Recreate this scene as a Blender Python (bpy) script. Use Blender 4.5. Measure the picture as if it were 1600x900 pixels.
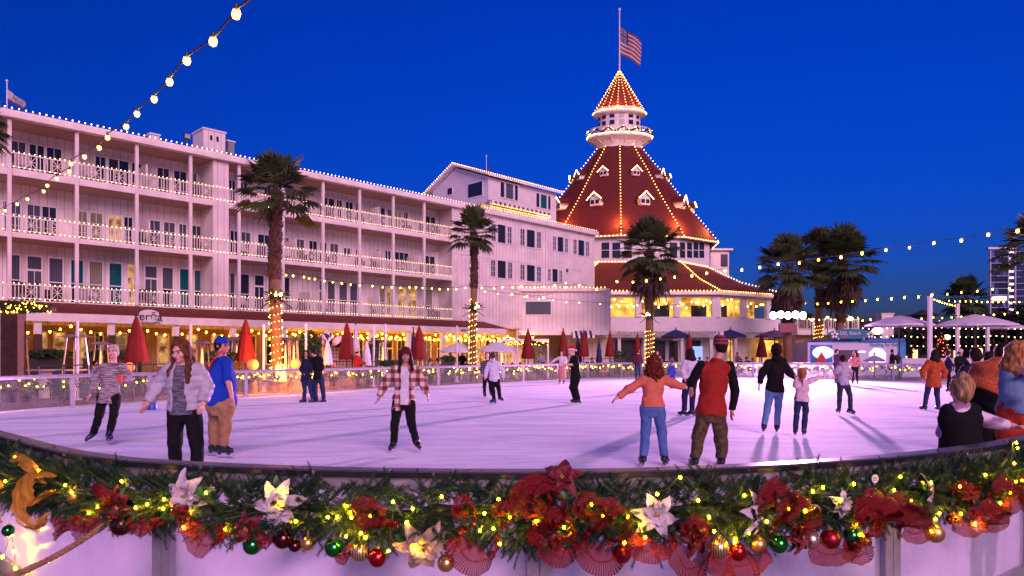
import bpy, math, random
import numpy as np
from mathutils import Vector, Matrix

for o in list(bpy.data.objects): bpy.data.objects.remove(o)
SC = bpy.context.scene
COL = SC.collection
R = math.radians
random.seed(7)

# ------------------------------------------------------------------ camera
F = 1066.67; HX = 800.0; HY = 551.0; EYE = 1.6      # focal length in photo pixels, horizon row, eye height above the ice
cd = bpy.data.cameras.new('camera'); cam = bpy.data.objects.new('camera', cd); COL.objects.link(cam)
cam.location = (0, 0, EYE); cam.rotation_euler = (R(90), 0, 0)
cd.sensor_width = 36; cd.lens = 24.0; cd.shift_y = (HY-450)/1600.0
cd.clip_start = 0.05; cd.clip_end = 9000
SC.camera = cam

# ------------------------------------------------------------------ world, sun, exposure
w = bpy.data.worlds.new('World'); SC.world = w; w.use_nodes = True
nt = w.node_tree; nt.nodes.clear()
sky = nt.nodes.new('ShaderNodeTexSky'); sky.sky_type = 'NISHITA'; sky.sun_disc = False
sky.sun_elevation = R(1.5); sky.sun_rotation = R(195); sky.altitude = 0; sky.air_density = 1.0; sky.dust_density = 0.6; sky.ozone_density = 6.0
tint = nt.nodes.new('ShaderNodeMix'); tint.data_type = 'RGBA'; tint.blend_type = 'MULTIPLY'; tint.inputs[0].default_value = 1.0
tint.inputs[7].default_value = (0.018, 0.46, 2.3, 1)
geo = nt.nodes.new('ShaderNodeTexCoord'); sep = nt.nodes.new('ShaderNodeSeparateXYZ')
rmp = nt.nodes.new('ShaderNodeMapRange'); rmp.inputs[1].default_value = 0.0; rmp.inputs[2].default_value = 0.42; rmp.inputs[3].default_value = 1.0; rmp.inputs[4].default_value = 0.0
low = nt.nodes.new('ShaderNodeMix'); low.data_type = 'RGBA'; low.blend_type = 'MIX'
low.inputs[7].default_value = (0.40, 0.66, 2.2, 1)
bg = nt.nodes.new('ShaderNodeBackground'); bg.inputs[1].default_value = 0.15
out = nt.nodes.new('ShaderNodeOutputWorld')
L = nt.links.new
L(geo.outputs['Generated'], sep.inputs[0]); L(sep.outputs['Z'], rmp.inputs[0])
# dusk sky: the physical sky filtered to the deep blue of the evening, paler towards the horizon
mm = nt.nodes.new('ShaderNodeMix'); mm.data_type = 'RGBA'; mm.inputs[6].default_value = (0.01, .96, 2.72, 1); mm.inputs[7].default_value = (1.1, 1.05, 2.6, 1)
L(rmp.outputs[0], mm.inputs[0]); L(sky.outputs[0], tint.inputs[6]); L(mm.outputs[2], tint.inputs[7])
L(tint.outputs[2], bg.inputs[0]); L(bg.outputs[0], out.inputs[0])
SKYBG = bg

sd = bpy.data.lights.new('afterglow_sun', 'SUN'); sun = bpy.data.objects.new('afterglow_sun', sd); COL.objects.link(sun)
sd.energy = 2.75; sd.angle = R(34); sd.color = (1.0, 0.53, 0.66)
sun.rotation_euler = (R(64), 0, R(20))          # the pink western sky behind the camera

SC.view_settings.view_transform = 'Standard'; SC.view_settings.look = 'None'; SC.view_settings.gamma = 1
SC.view_settings.use_curve_mapping = False; SC.view_settings.exposure = 0.25
SC.render.engine = 'CYCLES'
cy = SC.cycles
cy.max_bounces = 5; cy.diffuse_bounces = 2; cy.glossy_bounces = 2; cy.transmission_bounces = 3; cy.transparent_max_bounces = 12
cy.sample_clamp_indirect = 2.5; cy.sample_clamp_direct = 0; cy.caustics_reflective = False; cy.caustics_refractive = False
cy.use_denoising = True
try: cy.denoiser = 'OPENIMAGEDENOISE'; cy.denoising_input_passes = 'RGB_ALBEDO_NORMAL'
except Exception: pass
cy.use_adaptive_sampling = True; cy.adaptive_threshold = 0.02; cy.blur_glossy = 0.5

# ------------------------------------------------------------------ coordinates
def P(px, py, Y): return Vector(((px-HX)/F*Y, Y, EYE+(HY-py)/F*Y))
def G(px, py, z=0.0):
    Y = (EYE-z)*F/(py-HY); return Vector(((px-HX)/F*Y, Y, z))

# ------------------------------------------------------------------ materials
def srgb(h):
    h = h.lstrip('#'); v = [int(h[i:i+2], 16)/255 for i in (0, 2, 4)]
    return tuple(c/12.92 if c <= .04045 else ((c+.055)/1.055)**2.4 for c in v)
MATS = {}
def mat(name, col, rough=.6, metal=0.0, nscale=0.0, namt=0.0, bump=0.0, bscale=40.0, emit=None, estr=0.0, sample=True, spec=.5, alpha=1.0, sheen=0.0, coat=0.0, extra=None):
    if name in MATS: return MATS[name]
    m = bpy.data.materials.new(name); m.use_nodes = True; MATS[name] = m
    n = m.node_tree.nodes; l = m.node_tree.links; b = n['Principled BSDF']
    if isinstance(col, str): col = srgb(col)
    b.inputs['Base Color'].default_value = (*col, 1); b.inputs['Roughness'].default_value = rough; b.inputs['Metallic'].default_value = metal
    b.inputs['Specular IOR Level'].default_value = spec; b.inputs['Alpha'].default_value = alpha
    b.inputs['Sheen Weight'].default_value = sheen; b.inputs['Coat Weight'].default_value = coat
    tc = n.new('ShaderNodeTexCoord')
    if namt > 0:
        t = n.new('ShaderNodeTexNoise'); t.inputs['Scale'].default_value = nscale; t.inputs['Detail'].default_value = 5
        mr = n.new('ShaderNodeMapRange'); mr.inputs[1].default_value = .3; mr.inputs[2].default_value = .7
        mr.inputs[3].default_value = 1-namt; mr.inputs[4].default_value = 1+namt*.5
        mx = n.new('ShaderNodeMix'); mx.data_type = 'RGBA'; mx.blend_type = 'MULTIPLY'; mx.inputs[0].default_value = 1; mx.inputs[6].default_value = (*col, 1)
        l.new(tc.outputs['Object'], t.inputs[0]); l.new(t.outputs[0], mr.inputs[0]); l.new(mr.outputs[0], mx.inputs[7]); l.new(mx.outputs[2], b.inputs['Base Color'])
    if bump > 0:
        t2 = n.new('ShaderNodeTexNoise'); t2.inputs['Scale'].default_value = bscale; t2.inputs['Detail'].default_value = 4
        bp = n.new('ShaderNodeBump'); bp.inputs['Strength'].default_value = bump; bp.inputs['Distance'].default_value = .02
        l.new(tc.outputs['Object'], t2.inputs[0]); l.new(t2.outputs[0], bp.inputs['Height']); l.new(bp.outputs[0], b.inputs['Normal'])
    if emit:
        b.inputs['Emission Color'].default_value = (*emit, 1); b.inputs['Emission Strength'].default_value = estr
        m.cycles.emission_sampling = 'AUTO' if sample else 'NONE'
    if extra: extra(m, n, l, b, tc)
    return m

def stripes(axis, period, width, dark, ax2=None, bumpd=.01):
    """grooves of siding across one object axis"""
    def f(m, n, l, b, tc):
        sp = n.new('ShaderNodeSeparateXYZ'); l.new(tc.outputs['Object'], sp.inputs[0])
        a = n.new('ShaderNodeMath'); a.operation = 'DIVIDE'; a.inputs[1].default_value = period; l.new(sp.outputs[axis], a.inputs[0])
        fr = n.new('ShaderNodeMath'); fr.operation = 'FRACT'; l.new(a.outputs[0], fr.inputs[0])
        lt = n.new('ShaderNodeMath'); lt.operation = 'LESS_THAN'; lt.inputs[1].default_value = width; l.new(fr.outputs[0], lt.inputs[0])
        mx = n.new('ShaderNodeMix'); mx.data_type = 'RGBA'; mx.blend_type = 'MIX'
        src = b.inputs['Base Color'].links[0].from_socket if b.inputs['Base Color'].links else None
        if src: l.new(src, mx.inputs[6])
        else: mx.inputs[6].default_value = b.inputs['Base Color'].default_value
        c = b.inputs['Base Color'].default_value
        mx.inputs[7].default_value = (c[0]*dark, c[1]*dark, c[2]*dark, 1)
        l.new(lt.outputs[0], mx.inputs[0]); l.new(mx.outputs[2], b.inputs['Base Color'])
        iv = n.new('ShaderNodeMath'); iv.operation = 'SUBTRACT'; iv.inputs[0].default_value = 1; l.new(lt.outputs[0], iv.inputs[1])
        bp = n.new('ShaderNodeBump'); bp.inputs['Strength'].default_value = .5; bp.inputs['Distance'].default_value = bumpd
        l.new(iv.outputs[0], bp.inputs['Height']); l.new(bp.outputs[0], b.inputs['Normal'])
    return f

WARM = (1.0, 0.50, 0.16)
def M_white():  return mat('white_trim', (.80, .73, .71), .55, nscale=1.6, namt=.16)
def M_siding(): return mat('white_board_siding', (.78, .70, .68), .65, nscale=.8, namt=.20, extra=stripes(0, .36, .09, .58))
def M_lap():    return mat('white_lap_siding', (.76, .70, .72), .65, nscale=1.5, namt=.08, extra=stripes(2, .20, .10, .75))
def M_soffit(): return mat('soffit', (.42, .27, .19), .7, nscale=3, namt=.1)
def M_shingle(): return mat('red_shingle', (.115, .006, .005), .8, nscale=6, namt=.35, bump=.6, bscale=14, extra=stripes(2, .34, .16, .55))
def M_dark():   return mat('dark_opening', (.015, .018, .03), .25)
def M_glass_dark(): return mat('dark_window_glass', (.02, .026, .05), .08, nscale=1.5, namt=.4)
def bulb_mat(name='bulb_glow', c=(1.0, .55, .02), s=30, sample=True): return mat(name, (1, .8, .5), .5, emit=c, estr=s, sample=sample)

# ------------------------------------------------------------------ mesh building
class MB:
    def __init__(s): s.v = []; s.f = []; s.mi = []; s.cur = 0
    def add(s, vs, fs):
        k = len(s.v); s.v += [tuple(v) for v in vs]; s.f += [tuple(i+k for i in f) for f in fs]; s.mi += [s.cur]*len(fs); return s
    def box(s, x0, x1, y0, y1, z0, z1):
        return s.add([(x0,y0,z0),(x1,y0,z0),(x1,y1,z0),(x0,y1,z0),(x0,y0,z1),(x1,y0,z1),(x1,y1,z1),(x0,y1,z1)],
                     [(0,3,2,1),(4,5,6,7),(0,1,5,4),(1,2,6,5),(2,3,7,6),(3,0,4,7)])
    def beam(s, a, b, w, h=None, up=(0,0,1)):
        a = Vector(a); b = Vector(b); h = h or w; d = (b-a).normalized(); u = Vector(up)
        if abs(d.dot(u)) > .99: u = Vector((0,1,0))
        sx = d.cross(u).normalized()*w/2; sz = sx.cross(d).normalized()*h/2
        vs = [a-sx-sz, a+sx-sz, a+sx+sz, a-sx+sz, b-sx-sz, b+sx-sz, b+sx+sz, b-sx+sz]
        return s.add(vs, [(0,1,2,3),(7,6,5,4),(0,4,5,1),(1,5,6,2),(2,6,7,3),(3,7,4,0)])
    def tube(s, pts, r, n=8, cap=True):
        pts = [Vector(p) for p in pts]; rs = r if isinstance(r, (list, tuple)) else [r]*len(pts); vs = []
        pu = None
        for i, p in enumerate(pts):
            d = (pts[min(i+1, len(pts)-1)]-pts[max(i-1, 0)]).normalized()
            if pu is None:
                u = Vector((0,0,1)) if abs(d.z) < .9 else Vector((1,0,0)); u = (u-d*u.dot(d)).normalized()
            else: u = (pu-d*pu.dot(d)).normalized()
            pu = u; v = d.cross(u)
            for k in range(n):
                a = 2*math.pi*k/n; vs.append(p+(u*math.cos(a)+v*math.sin(a))*rs[i])
        fs = [(i*n+k, i*n+(k+1)%n, (i+1)*n+(k+1)%n, (i+1)*n+k) for i in range(len(pts)-1) for k in range(n)]
        if cap: fs += [tuple(range(n))[::-1], tuple((len(pts)-1)*n+k for k in range(n))]
        return s.add(vs, fs)
    def lathe(s, c, prof, n=16, sy=1.0, ph=0.0):
        c = Vector(c); vs = [(c.x+r*math.cos(2*math.pi*k/n+ph), c.y+r*sy*math.sin(2*math.pi*k/n+ph), c.z+z) for r, z in prof for k in range(n)]
        fs = [(i*n+k, i*n+(k+1)%n, (i+1)*n+(k+1)%n, (i+1)*n+k) for i in range(len(prof)-1) for k in range(n)]
        return s.add(vs, fs)
    def prism(s, poly, y0, y1):        # polygon in x-z extruded along y
        n = len(poly); vs = [(x, y0, z) for x, z in poly]+[(x, y1, z) for x, z in poly]
        return s.add(vs, [tuple(range(n)), tuple(range(2*n-1, n-1, -1))]+[(i, n+i, n+(i+1)%n, (i+1)%n) for i in range(n)])
    def ball(s, c, r, n=6, m=4, sz=1.0):
        c = Vector(c); prof = [(r*math.sin(math.pi*i/m), -r*sz*math.cos(math.pi*i/m)) for i in range(m+1)]
        prof[0] = (r*.02, prof[0][1]); prof[-1] = (r*.02, prof[-1][1])
        return s.lathe(c, prof, n)
    def mesh(s, name, mats, smooth=False):
        me = bpy.data.meshes.new(name); me.from_pydata(s.v, [], s.f)
        if not isinstance(mats, (list, tuple)): mats = [mats]
        for m in mats: me.materials.append(m)
        if len(mats) > 1: me.polygons.foreach_set('material_index', s.mi)
        if smooth: me.polygons.foreach_set('use_smooth', [True]*len(me.polygons))
        me.update(); return me
    def build(s, name, mats, parent=None, smooth=False, loc=None):
        o = bpy.data.objects.new(name, s.mesh(name, mats, smooth)); COL.objects.link(o)
        if parent: o.parent = parent
        if loc is not None: o.location = loc
        return o
def tag(o, label=None, cat=None, group=None, kind=None):
    if label: o['label'] = label
    if cat: o['category'] = cat
    if group: o['group'] = group
    if kind: o['kind'] = kind
    return o
def thing(name, label, cat, loc=(0,0,0), rz=0.0, group=None):
    o = bpy.data.objects.new(name, None); COL.objects.link(o); o.location = loc; o.rotation_euler = (0,0,rz)
    o.empty_display_size = .1
    return tag(o, label, cat, group)
def inst(me, name, parent, loc, rot=None, sc=None):
    o = bpy.data.objects.new(name, me); COL.objects.link(o); o.parent = parent; o.location = loc
    if rot: o.rotation_euler = rot
    if sc: o.scale = sc if hasattr(sc, '__len__') else (sc,)*3
    return o
def copy_tree(o, parent=None, loc=None, rz=None, label=None):
    c = o.copy(); COL.objects.link(c)
    if parent: c.parent = parent
    if loc is not None: c.location = loc
    if rz is not None: c.rotation_euler = (0,0,rz)
    if label: c['label'] = label
    for ch in list(o.children): copy_tree(ch, c)
    return c
def crom(pts, per=8, closed=False):
    pts = [Vector(p) for p in pts]; n = len(pts); res = []
    for i in range(n if closed else n-1):
        g = (lambda k: pts[k % n]) if closed else (lambda k: pts[max(0, min(n-1, k))])
        p0, p1, p2, p3 = g(i-1), g(i), g(i+1), g(i+2)
        for j in range(per):
            t = j/per
            res.append(.5*((2*p1)+(-p0+p2)*t+(2*p0-5*p1+4*p2-p3)*t*t+(-p0+3*p1-3*p2+p3)*t**3))
    if not closed: res.append(pts[-1])
    return res
def resample(pts, step):
    out_ = [pts[0]]; acc = 0.0
    for a, b in zip(pts, pts[1:]):
        d = (b-a).length; 
        if d == 0: continue
        t = step-acc
        while t <= d: out_.append(a+(b-a)*(t/d)); t += step
        acc = (acc+d) % step if d >= step-acc else acc+d
    return out_
BULBMESH = {}
def bulb_mesh(r, m):
    k = (round(r, 4), m.name)
    if k not in BULBMESH:
        b = MB(); b.ball((0,0,0), r, 6, 4, 1.15); BULBMESH[k] = b.mesh('bulb', m, True)
    return BULBMESH[k]
def string_lights(label, pts, step, r, m=None, wire=.006, wire_mat=None, group=None, drop=0.0, limit=100, socket=False, cat='string lights', parent=None, name='string_lights'):
    """pts: world polyline of the cable; a bulb every `step`"""
    m = m or bulb_mat(); wire_mat = wire_mat or mat('black_cable', (.012,.012,.014), .5)
    pts = [Vector(p) for p in pts]; base = pts[0].copy()
    t = thing(name, label, cat, base, group=group) if parent is None else parent
    off = base if parent is None else Vector((0,0,0))
    if wire: b = MB(); b.tube([p-off for p in pts], wire, 4); b.build('cable', wire_mat, t)
    ps = resample(pts, step); me = bulb_mesh(r, m)
    if socket:
        b = MB(); b.lathe((0,0,0), [(r*.55, r*.9), (r*.5, r*2.6), (r*.2, r*2.8)], 6); sk = b.mesh('socket', wire_mat)
    rest = ps[limit:]
    for p in ps[:limit]:
        q = p-off-Vector((0,0,drop)); o = inst(me, 'bulb', t, q)
        if socket: inst(sk, 'socket', o, (0,0,0))
    if rest:
        b = MB()
        for p in rest: b.ball(p-off-Vector((0,0,drop)), r, 5, 3)
        o = b.build('bulb', m, t, True); o['kind'] = 'stuff'
    return t
def fairy(name, pts, step, r, m, parent, jit=0.0):
    """an uncountable run of tiny bulbs as one mesh of its thing"""
    b = MB()
    for p in resample([Vector(p) for p in pts], step):
        b.ball(p+Vector((random.uniform(-jit,jit), random.uniform(-jit,jit), random.uniform(-jit,jit))), r, 4, 3)
    o = b.build(name, m, parent); o['kind'] = 'stuff'; return o
# ================================================================== SETTING
def ext_ice(m, n, l, b, tc):
    mp = n.new('ShaderNodeMapping'); mp.inputs['Scale'].default_value = (.35, 1.6, 1); mp.inputs['Rotation'].default_value = (0, 0, R(-12)); l.new(tc.outputs['Object'], mp.inputs[0])
    t = n.new('ShaderNodeTexNoise'); t.inputs['Scale'].default_value = 1.3; t.inputs['Detail'].default_value = 9; t.inputs['Roughness'].default_value = .62; t.inputs['Distortion'].default_value = .8; l.new(mp.outputs[0], t.inputs[0])
    t2 = n.new('ShaderNodeTexNoise'); t2.inputs['Scale'].default_value = 38; t2.inputs['Detail'].default_value = 6; t2.inputs['Roughness'].default_value = .7; l.new(mp.outputs[0], t2.inputs[0])
    # skate cuts: thin arcs
    mp2 = n.new('ShaderNodeMapping'); mp2.inputs['Scale'].default_value = (.5, .9, 1); mp2.inputs['Rotation'].default_value = (0, 0, R(20)); l.new(tc.outputs['Object'], mp2.inputs[0])
    wv = n.new('ShaderNodeTexNoise'); wv.inputs['Scale'].default_value = 1.1; wv.inputs['Detail'].default_value = 2; wv.inputs['Distortion'].default_value = 2.5; l.new(mp2.outputs[0], wv.inputs[0])
    ml = n.new('ShaderNodeMath'); ml.operation = 'MULTIPLY'; ml.inputs[1].default_value = 22; l.new(wv.outputs[0], ml.inputs[0])
    fr = n.new('ShaderNodeMath'); fr.operation = 'FRACT'; l.new(ml.outputs[0], fr.inputs[0])
    lt = n.new('ShaderNodeMath'); lt.operation = 'LESS_THAN'; lt.inputs[1].default_value = .035; l.new(fr.outputs[0], lt.inputs[0])
    cr = n.new('ShaderNodeValToRGB'); cr.color_ramp.elements[0].position = .33; cr.color_ramp.elements[0].color = (.60, .64, .84, 1)
    cr.color_ramp.elements[1].position = .62; cr.color_ramp.elements[1].color = (.90, .90, .99, 1); l.new(t.outputs[0], cr.inputs[0])
    cr2 = n.new('ShaderNodeValToRGB'); cr2.color_ramp.elements[0].position = .36; cr2.color_ramp.elements[0].color = (.80, .80, .84, 1)
    cr2.color_ramp.elements[1].position = .56; cr2.color_ramp.elements[1].color = (1, 1, 1, 1); l.new(t2.outputs[0], cr2.inputs[0])
    mx = n.new('ShaderNodeMix'); mx.data_type = 'RGBA'; mx.blend_type = 'MULTIPLY'; mx.inputs[0].default_value = 1; l.new(cr.outputs[0], mx.inputs[6]); l.new(cr2.outputs[0], mx.inputs[7])
    mx2 = n.new('ShaderNodeMix'); mx2.data_type = 'RGBA'; mx2.inputs[7].default_value = (.52, .54, .68, 1)
    mf = n.new('ShaderNodeMath'); mf.operation = 'MULTIPLY'; mf.inputs[1].default_value = .62; l.new(lt.outputs[0], mf.inputs[0]); l.new(mf.outputs[0], mx2.inputs[0]); l.new(mx.outputs[2], mx2.inputs[6])
    l.new(mx2.outputs[2], b.inputs['Base Color'])
    bp = n.new('ShaderNodeBump'); bp.inputs['Strength'].default_value = .55; bp.inputs['Distance'].default_value = .02; l.new(t2.outputs[0], bp.inputs['Height']); l.new(bp.outputs[0], b.inputs['Normal'])
ICE = mat('scuffed_ice', (.8,.8,.85), .8, extra=ext_ice, spec=.012)

# rink outline (ground points of the boards), clockwise from the near left
LOOP = [(-3.05,4.52),(-2.5,4.14),(-1.97,3.90),(-1.04,3.68),(0.05,3.60),(.9,3.68),(1.86,3.96),(2.65,4.31),(3.50,4.83),(4.4,5.6),
        (6.6,7.9),(11,12),(18,16.5),(25.5,22),(29,29),(27.5,35),(22,38.3),(18.5,41.5),(14,44.3),(9,44.2),(5,41.8),(1.0,37.3),(-2.9,32.9),
        (-5.6,30),(-9.6,24.6),(-12.6,20.2),(-13.6,17.2),(-13.2,14.4),(-11.2,11.4),(-8.2,8.6),(-5.6,6.6),(-4.1,5.40)]
RING = crom([(x, y, 0) for x, y in LOOP], 10, True)
def ring_out(p, i, d):
    a = RING[(i-1) % len(RING)]; c = RING[(i+1) % len(RING)]; t = (c-a).normalized()
    return Vector((p.x+t.y*d, p.y-t.x*d, p.z))
cen = Vector((6, 22, 0))
sgn = 1.0 if (ring_out(RING[0], 0, 1)-cen).length > (RING[0]-cen).length else -1.0
def off_ring(i, d, z=0.0):
    i %= len(RING); q = ring_out(RING[i], i, d*sgn); q.z = z; return q

b = MB(); b.add([(p.x, p.y, 0) for p in RING], [tuple(range(len(RING)))[::-1]])
ice = b.build('ice_rink', ICE); tag(ice, kind='structure')
if ice.data.polygons[0].normal.z < 0:
    ice.data.flip_normals()
b = MB(); b.add([(-3500,-60,-.06),(3500,-60,-.06),(3500,6000,-.06),(-3500,6000,-.06)], [(0,1,2,3)])
tag(b.build('ground', mat('grey_paving', (.17,.15,.155), .8, nscale=1.3, namt=.35, bump=.4, bscale=9)), kind='structure')
# patio paving strip between the rink and the hotel
b = MB(); b.add([(-34,17.5,-.03),(-15,17.2,-.03),(-10.2,25.2,-.03),(-3.6,33.6,-.03),(4.4,42.8,-.03),(14,46,-.03),(32,50,-.03),(32,75,-.03),(0,75,-.03),(-34,38,-.03)], [tuple(range(10))])
tag(b.build('patio_paving', mat('tan_paving', (.30,.22,.17), .7, nscale=2.2, namt=.3, bump=.3)), kind='structure')
# far headland
b = MB(); vs = []; n = 90
for i in range(n+1):
    px = 700+i*16; y = 501-6*math.sin(i*.11)-4*math.sin(i*.33+1)-random.random()*1.6-max(0, (px-1330))*.012
    p = P(px, y, 2600); vs += [(p.x, 2600, -5), (p.x, 2600+30*math.sin(i), p.z), (p.x, 3300, p.z*.9)]
fs = [(3*i+k, 3*i+3+k, 3*i+4+k, 3*i+1+k) for i in range(n) for k in (0, 1)]
b.add(vs, fs); tag(b.build('hills', mat('far_scrub_hill', (.030,.026,.040), .9, nscale=.02, namt=.3)), kind='structure')

# ================================================================== RINK BARRIER
def ext_plexi(m, n, l, b, tc, lo=.42, hi=.72):
    t = n.new('ShaderNodeTexNoise'); t.inputs['Scale'].default_value = 3.0; t.inputs['Detail'].default_value = 8; t.inputs['Roughness'].default_value = .7; l.new(tc.outputs['Object'], t.inputs[0])
    mr = n.new('ShaderNodeMapRange'); mr.inputs[1].default_value = .35; mr.inputs[2].default_value = .7; mr.inputs[3].default_value = lo; mr.inputs[4].default_value = hi; l.new(t.outputs[0], mr.inputs[0])
    tr = n.new('ShaderNodeBsdfTransparent'); tr.inputs[0].default_value = (.90, .92, .95, 1)
    tl = n.new('ShaderNodeBsdfTranslucent'); tl.inputs[0].default_value = (.80, .80, .84, 1)
    df = n.new('ShaderNodeBsdfDiffuse'); df.inputs[0].default_value = (.74, .74, .78, 1)
    gl = n.new('ShaderNodeBsdfGlossy'); gl.inputs[0].default_value = (.9,.9,.9,1); gl.inputs[1].default_value = .22
    a = n.new('ShaderNodeMixShader'); a.inputs[0].default_value = .45; l.new(tl.outputs[0], a.inputs[1]); l.new(df.outputs[0], a.inputs[2])
    g = n.new('ShaderNodeMixShader'); g.inputs[0].default_value = .06; l.new(a.outputs[0], g.inputs[1]); l.new(gl.outputs[0], g.inputs[2])
    s = n.new('ShaderNodeMixShader'); l.new(mr.outputs[0], s.inputs[0]); l.new(tr.outputs[0], s.inputs[1]); l.new(g.outputs[0], s.inputs[2])
    l.new(s.outputs[0], n['Material Output'].inputs[0])
PLEXI = mat('frosted_clear_panel', (.8,.8,.85), extra=ext_plexi)
PLEXF = mat('scratched_clear_panel', (.8,.8,.85), extra=lambda m, n, l, b, tc: ext_plexi(m, n, l, b, tc, .05, .24))
ALU = mat('brushed_aluminium', (.36,.35,.42), .45, .35, nscale=9, namt=.22, bump=.15, bscale=60)
RUB = mat('black_rail_cap', (.012,.013,.016), .35, nscale=5, namt=.3)
BH = .98
def near_idx(px, Ymin=0, Ymax=9):
    """ring index whose direction from the camera matches a photo column, on the near or far side"""
    u = (px-HX)/F; best = None
    for i, p in enumerate(RING):
        if Ymin < p.y < Ymax:
            e = abs(p.x/p.y-u)
            if best is None or e < best[0]: best = (e, i)
    return best[1]
posts = [near_idx(x) for x in (-10, 270, 850, 1378, 1600)]+[near_idx(x, 16, 60) for x in (105, 238, 380, 490, 597, 682, 750, 818, 870, 923, 970, 1030, 1095, 1170, 1243, 1320, 1400, 1490, 1545)]
i0 = near_idx(1600); i1 = near_idx(1545, 16, 60); acc = 0
for i in range(i0+1, i1):
    acc += (RING[i]-RING[i-1]).length
    if acc > 2.6 and (RING[i]-RING[i1]).length > 1.5: posts.append(i); acc = 0
i0 = near_idx(105, 16, 60); acc = 0; i1 = near_idx(-10); i1 += len(RING) if i1 < i0 else 0
for i in range(i0+1, i1-4):
    acc += (RING[i % len(RING)]-RING[(i-1) % len(RING)]).length
    if acc > 2.6: posts.append(i % len(RING)); acc = 0
posts = sorted(set(posts))
barrier = thing('rink_barrier', 'aluminium framed barrier of frosted clear panels all round the ice rink', 'barrier', (0,0,0))
def strip(name, m, idx, prof, parent):
    """sweep a closed profile (offset, z) along ring indices"""
    b = MB(); k = len(prof); vs = []
    for i in idx: vs += [tuple(off_ring(i, d, z)) for d, z in prof]
    fs = [(j*k+a, j*k+(a+1) % k, (j+1)*k+(a+1) % k, (j+1)*k+a) for j in range(len(idx)-1) for a in range(k)]
    fs += [tuple(range(k))[::-1], tuple((len(idx)-1)*k+a for a in range(k))]
    b.add(vs, fs); return b.build(name, m, parent)
for a, c in zip(posts, posts[1:]+[posts[0]+len(RING)]):
    idx = list(range(a, c+1))
    near = RING[a % len(RING)].y < 9
    strip('panel', PLEXI if near else PLEXF, idx, [(-.006,.03),(.006,.03),(.006,BH-.10),(-.006,BH-.10)], barrier)
    if near:
        strip('cap', RUB, idx, [(-.05,BH-.035),(.060,BH-.035),(.060,BH-.009),(-.05,BH-.009)], barrier); strip('cap_plate', mat('dark_metal_plate', (.13,.125,.15), .32, .5, nscale=3, namt=.4), idx, [(-.052,BH-.008),(.052,BH-.008),(.046,BH),(-.046,BH)], barrier)
    else: strip('cap', ALU, idx, [(-.05,BH-.035),(.055,BH-.035),(.062,BH-.012),(.05,BH),(-.045,BH),(-.055,BH-.012)], barrier)
    strip('top_channel', ALU, idx, [(-.026,BH-.11),(.032,BH-.11),(.032,BH-.037),(-.026,BH-.037)], barrier)
    strip('kick_rail', ALU, idx, [(-.03,-.05),(.035,-.05),(.035,.055),(-.03,.055)], barrier)
    d = (off_ring(a+1, 0)-off_ring(a-1, 0)).normalized(); o = (off_ring(a, 1)-off_ring(a, 0)).normalized(); p = off_ring(a, 0)
    b = MB()
    for s in (-1, 1):
        q = p+d*(s*.034); b.beam(q+Vector((0,0,-.04))+o*.004, q+Vector((0,0,BH-.115))+o*.004, .064, .078, up=o)
    b.build('post', ALU, barrier)

# ================================================================== HOTEL, long balcony wing
P0 = Vector((-23.1, 30.8, 0)); D = Vector((.698, .716, 0)).normalized(); W = Vector((-D.y, D.x, 0)); FA = math.atan2(D.y, D.x)
def T(px, dep=0.0):
    u = (px-HX)/F; bx = P0.x+dep*W.x; by = P0.y+dep*W.y
    return (u*by-bx)/(D.x-u*D.y)
def YT(t, dep=0.0): return P0.y+t*D.y+dep*W.y
def ZT(px, py, dep=0.0): return EYE+(HY-py)/F*YT(T(px, dep), dep)
def LW(t, dep, z): return Vector((P0.x+t*D.x+dep*W.x, P0.y+t*D.y+dep*W.y, z))
TE = T(710)                                # east end of the balconies
wing = thing('hotel_wing', 'long white four storey hotel wing with rows of open balconies', 'hotel', P0, FA)
b = MB(); b.box(-14, TE, 1.8, 14, -.05, 12.25); b.build('wall', M_siding(), wing)
b = MB(); b.box(TE+.003, T(913)+1.5, 0, 14, 3.55, 12.25); b.box(TE+.003, T(913)+1.5, 1.5, 13.9, -.05, 3.55); b.build('wall', M_siding(), wing)
b = MB(); b.box(-14.3, T(931), -.35, 14.3, 12.255, 12.58); b.build('roof', M_white(), wing)
for z0, z1 in ((9.70, 10.02), (6.88, 7.12), (3.86, 4.02)):
    b = MB(); b.box(-14, TE-.002, -.02, 1.797, z0, z1); b.build('balcony_slab', M_white(), wing)
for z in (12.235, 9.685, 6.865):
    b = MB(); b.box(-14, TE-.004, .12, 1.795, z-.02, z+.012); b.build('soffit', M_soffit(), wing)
b = MB(); b.box(T(333), T(357), -.03, 1.79, 4.02, 12.22); b.build('pier', M_siding(), wing)
pt = [.34+2.65*k for k in range(-4, 11)]
b = MB(); b.box(-.075, .075, -.10, .05, 0, 8.2); pm = b.mesh('post', M_white())
for t in pt: inst(pm, 'post', wing, (t, 0, 4.02))
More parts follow.
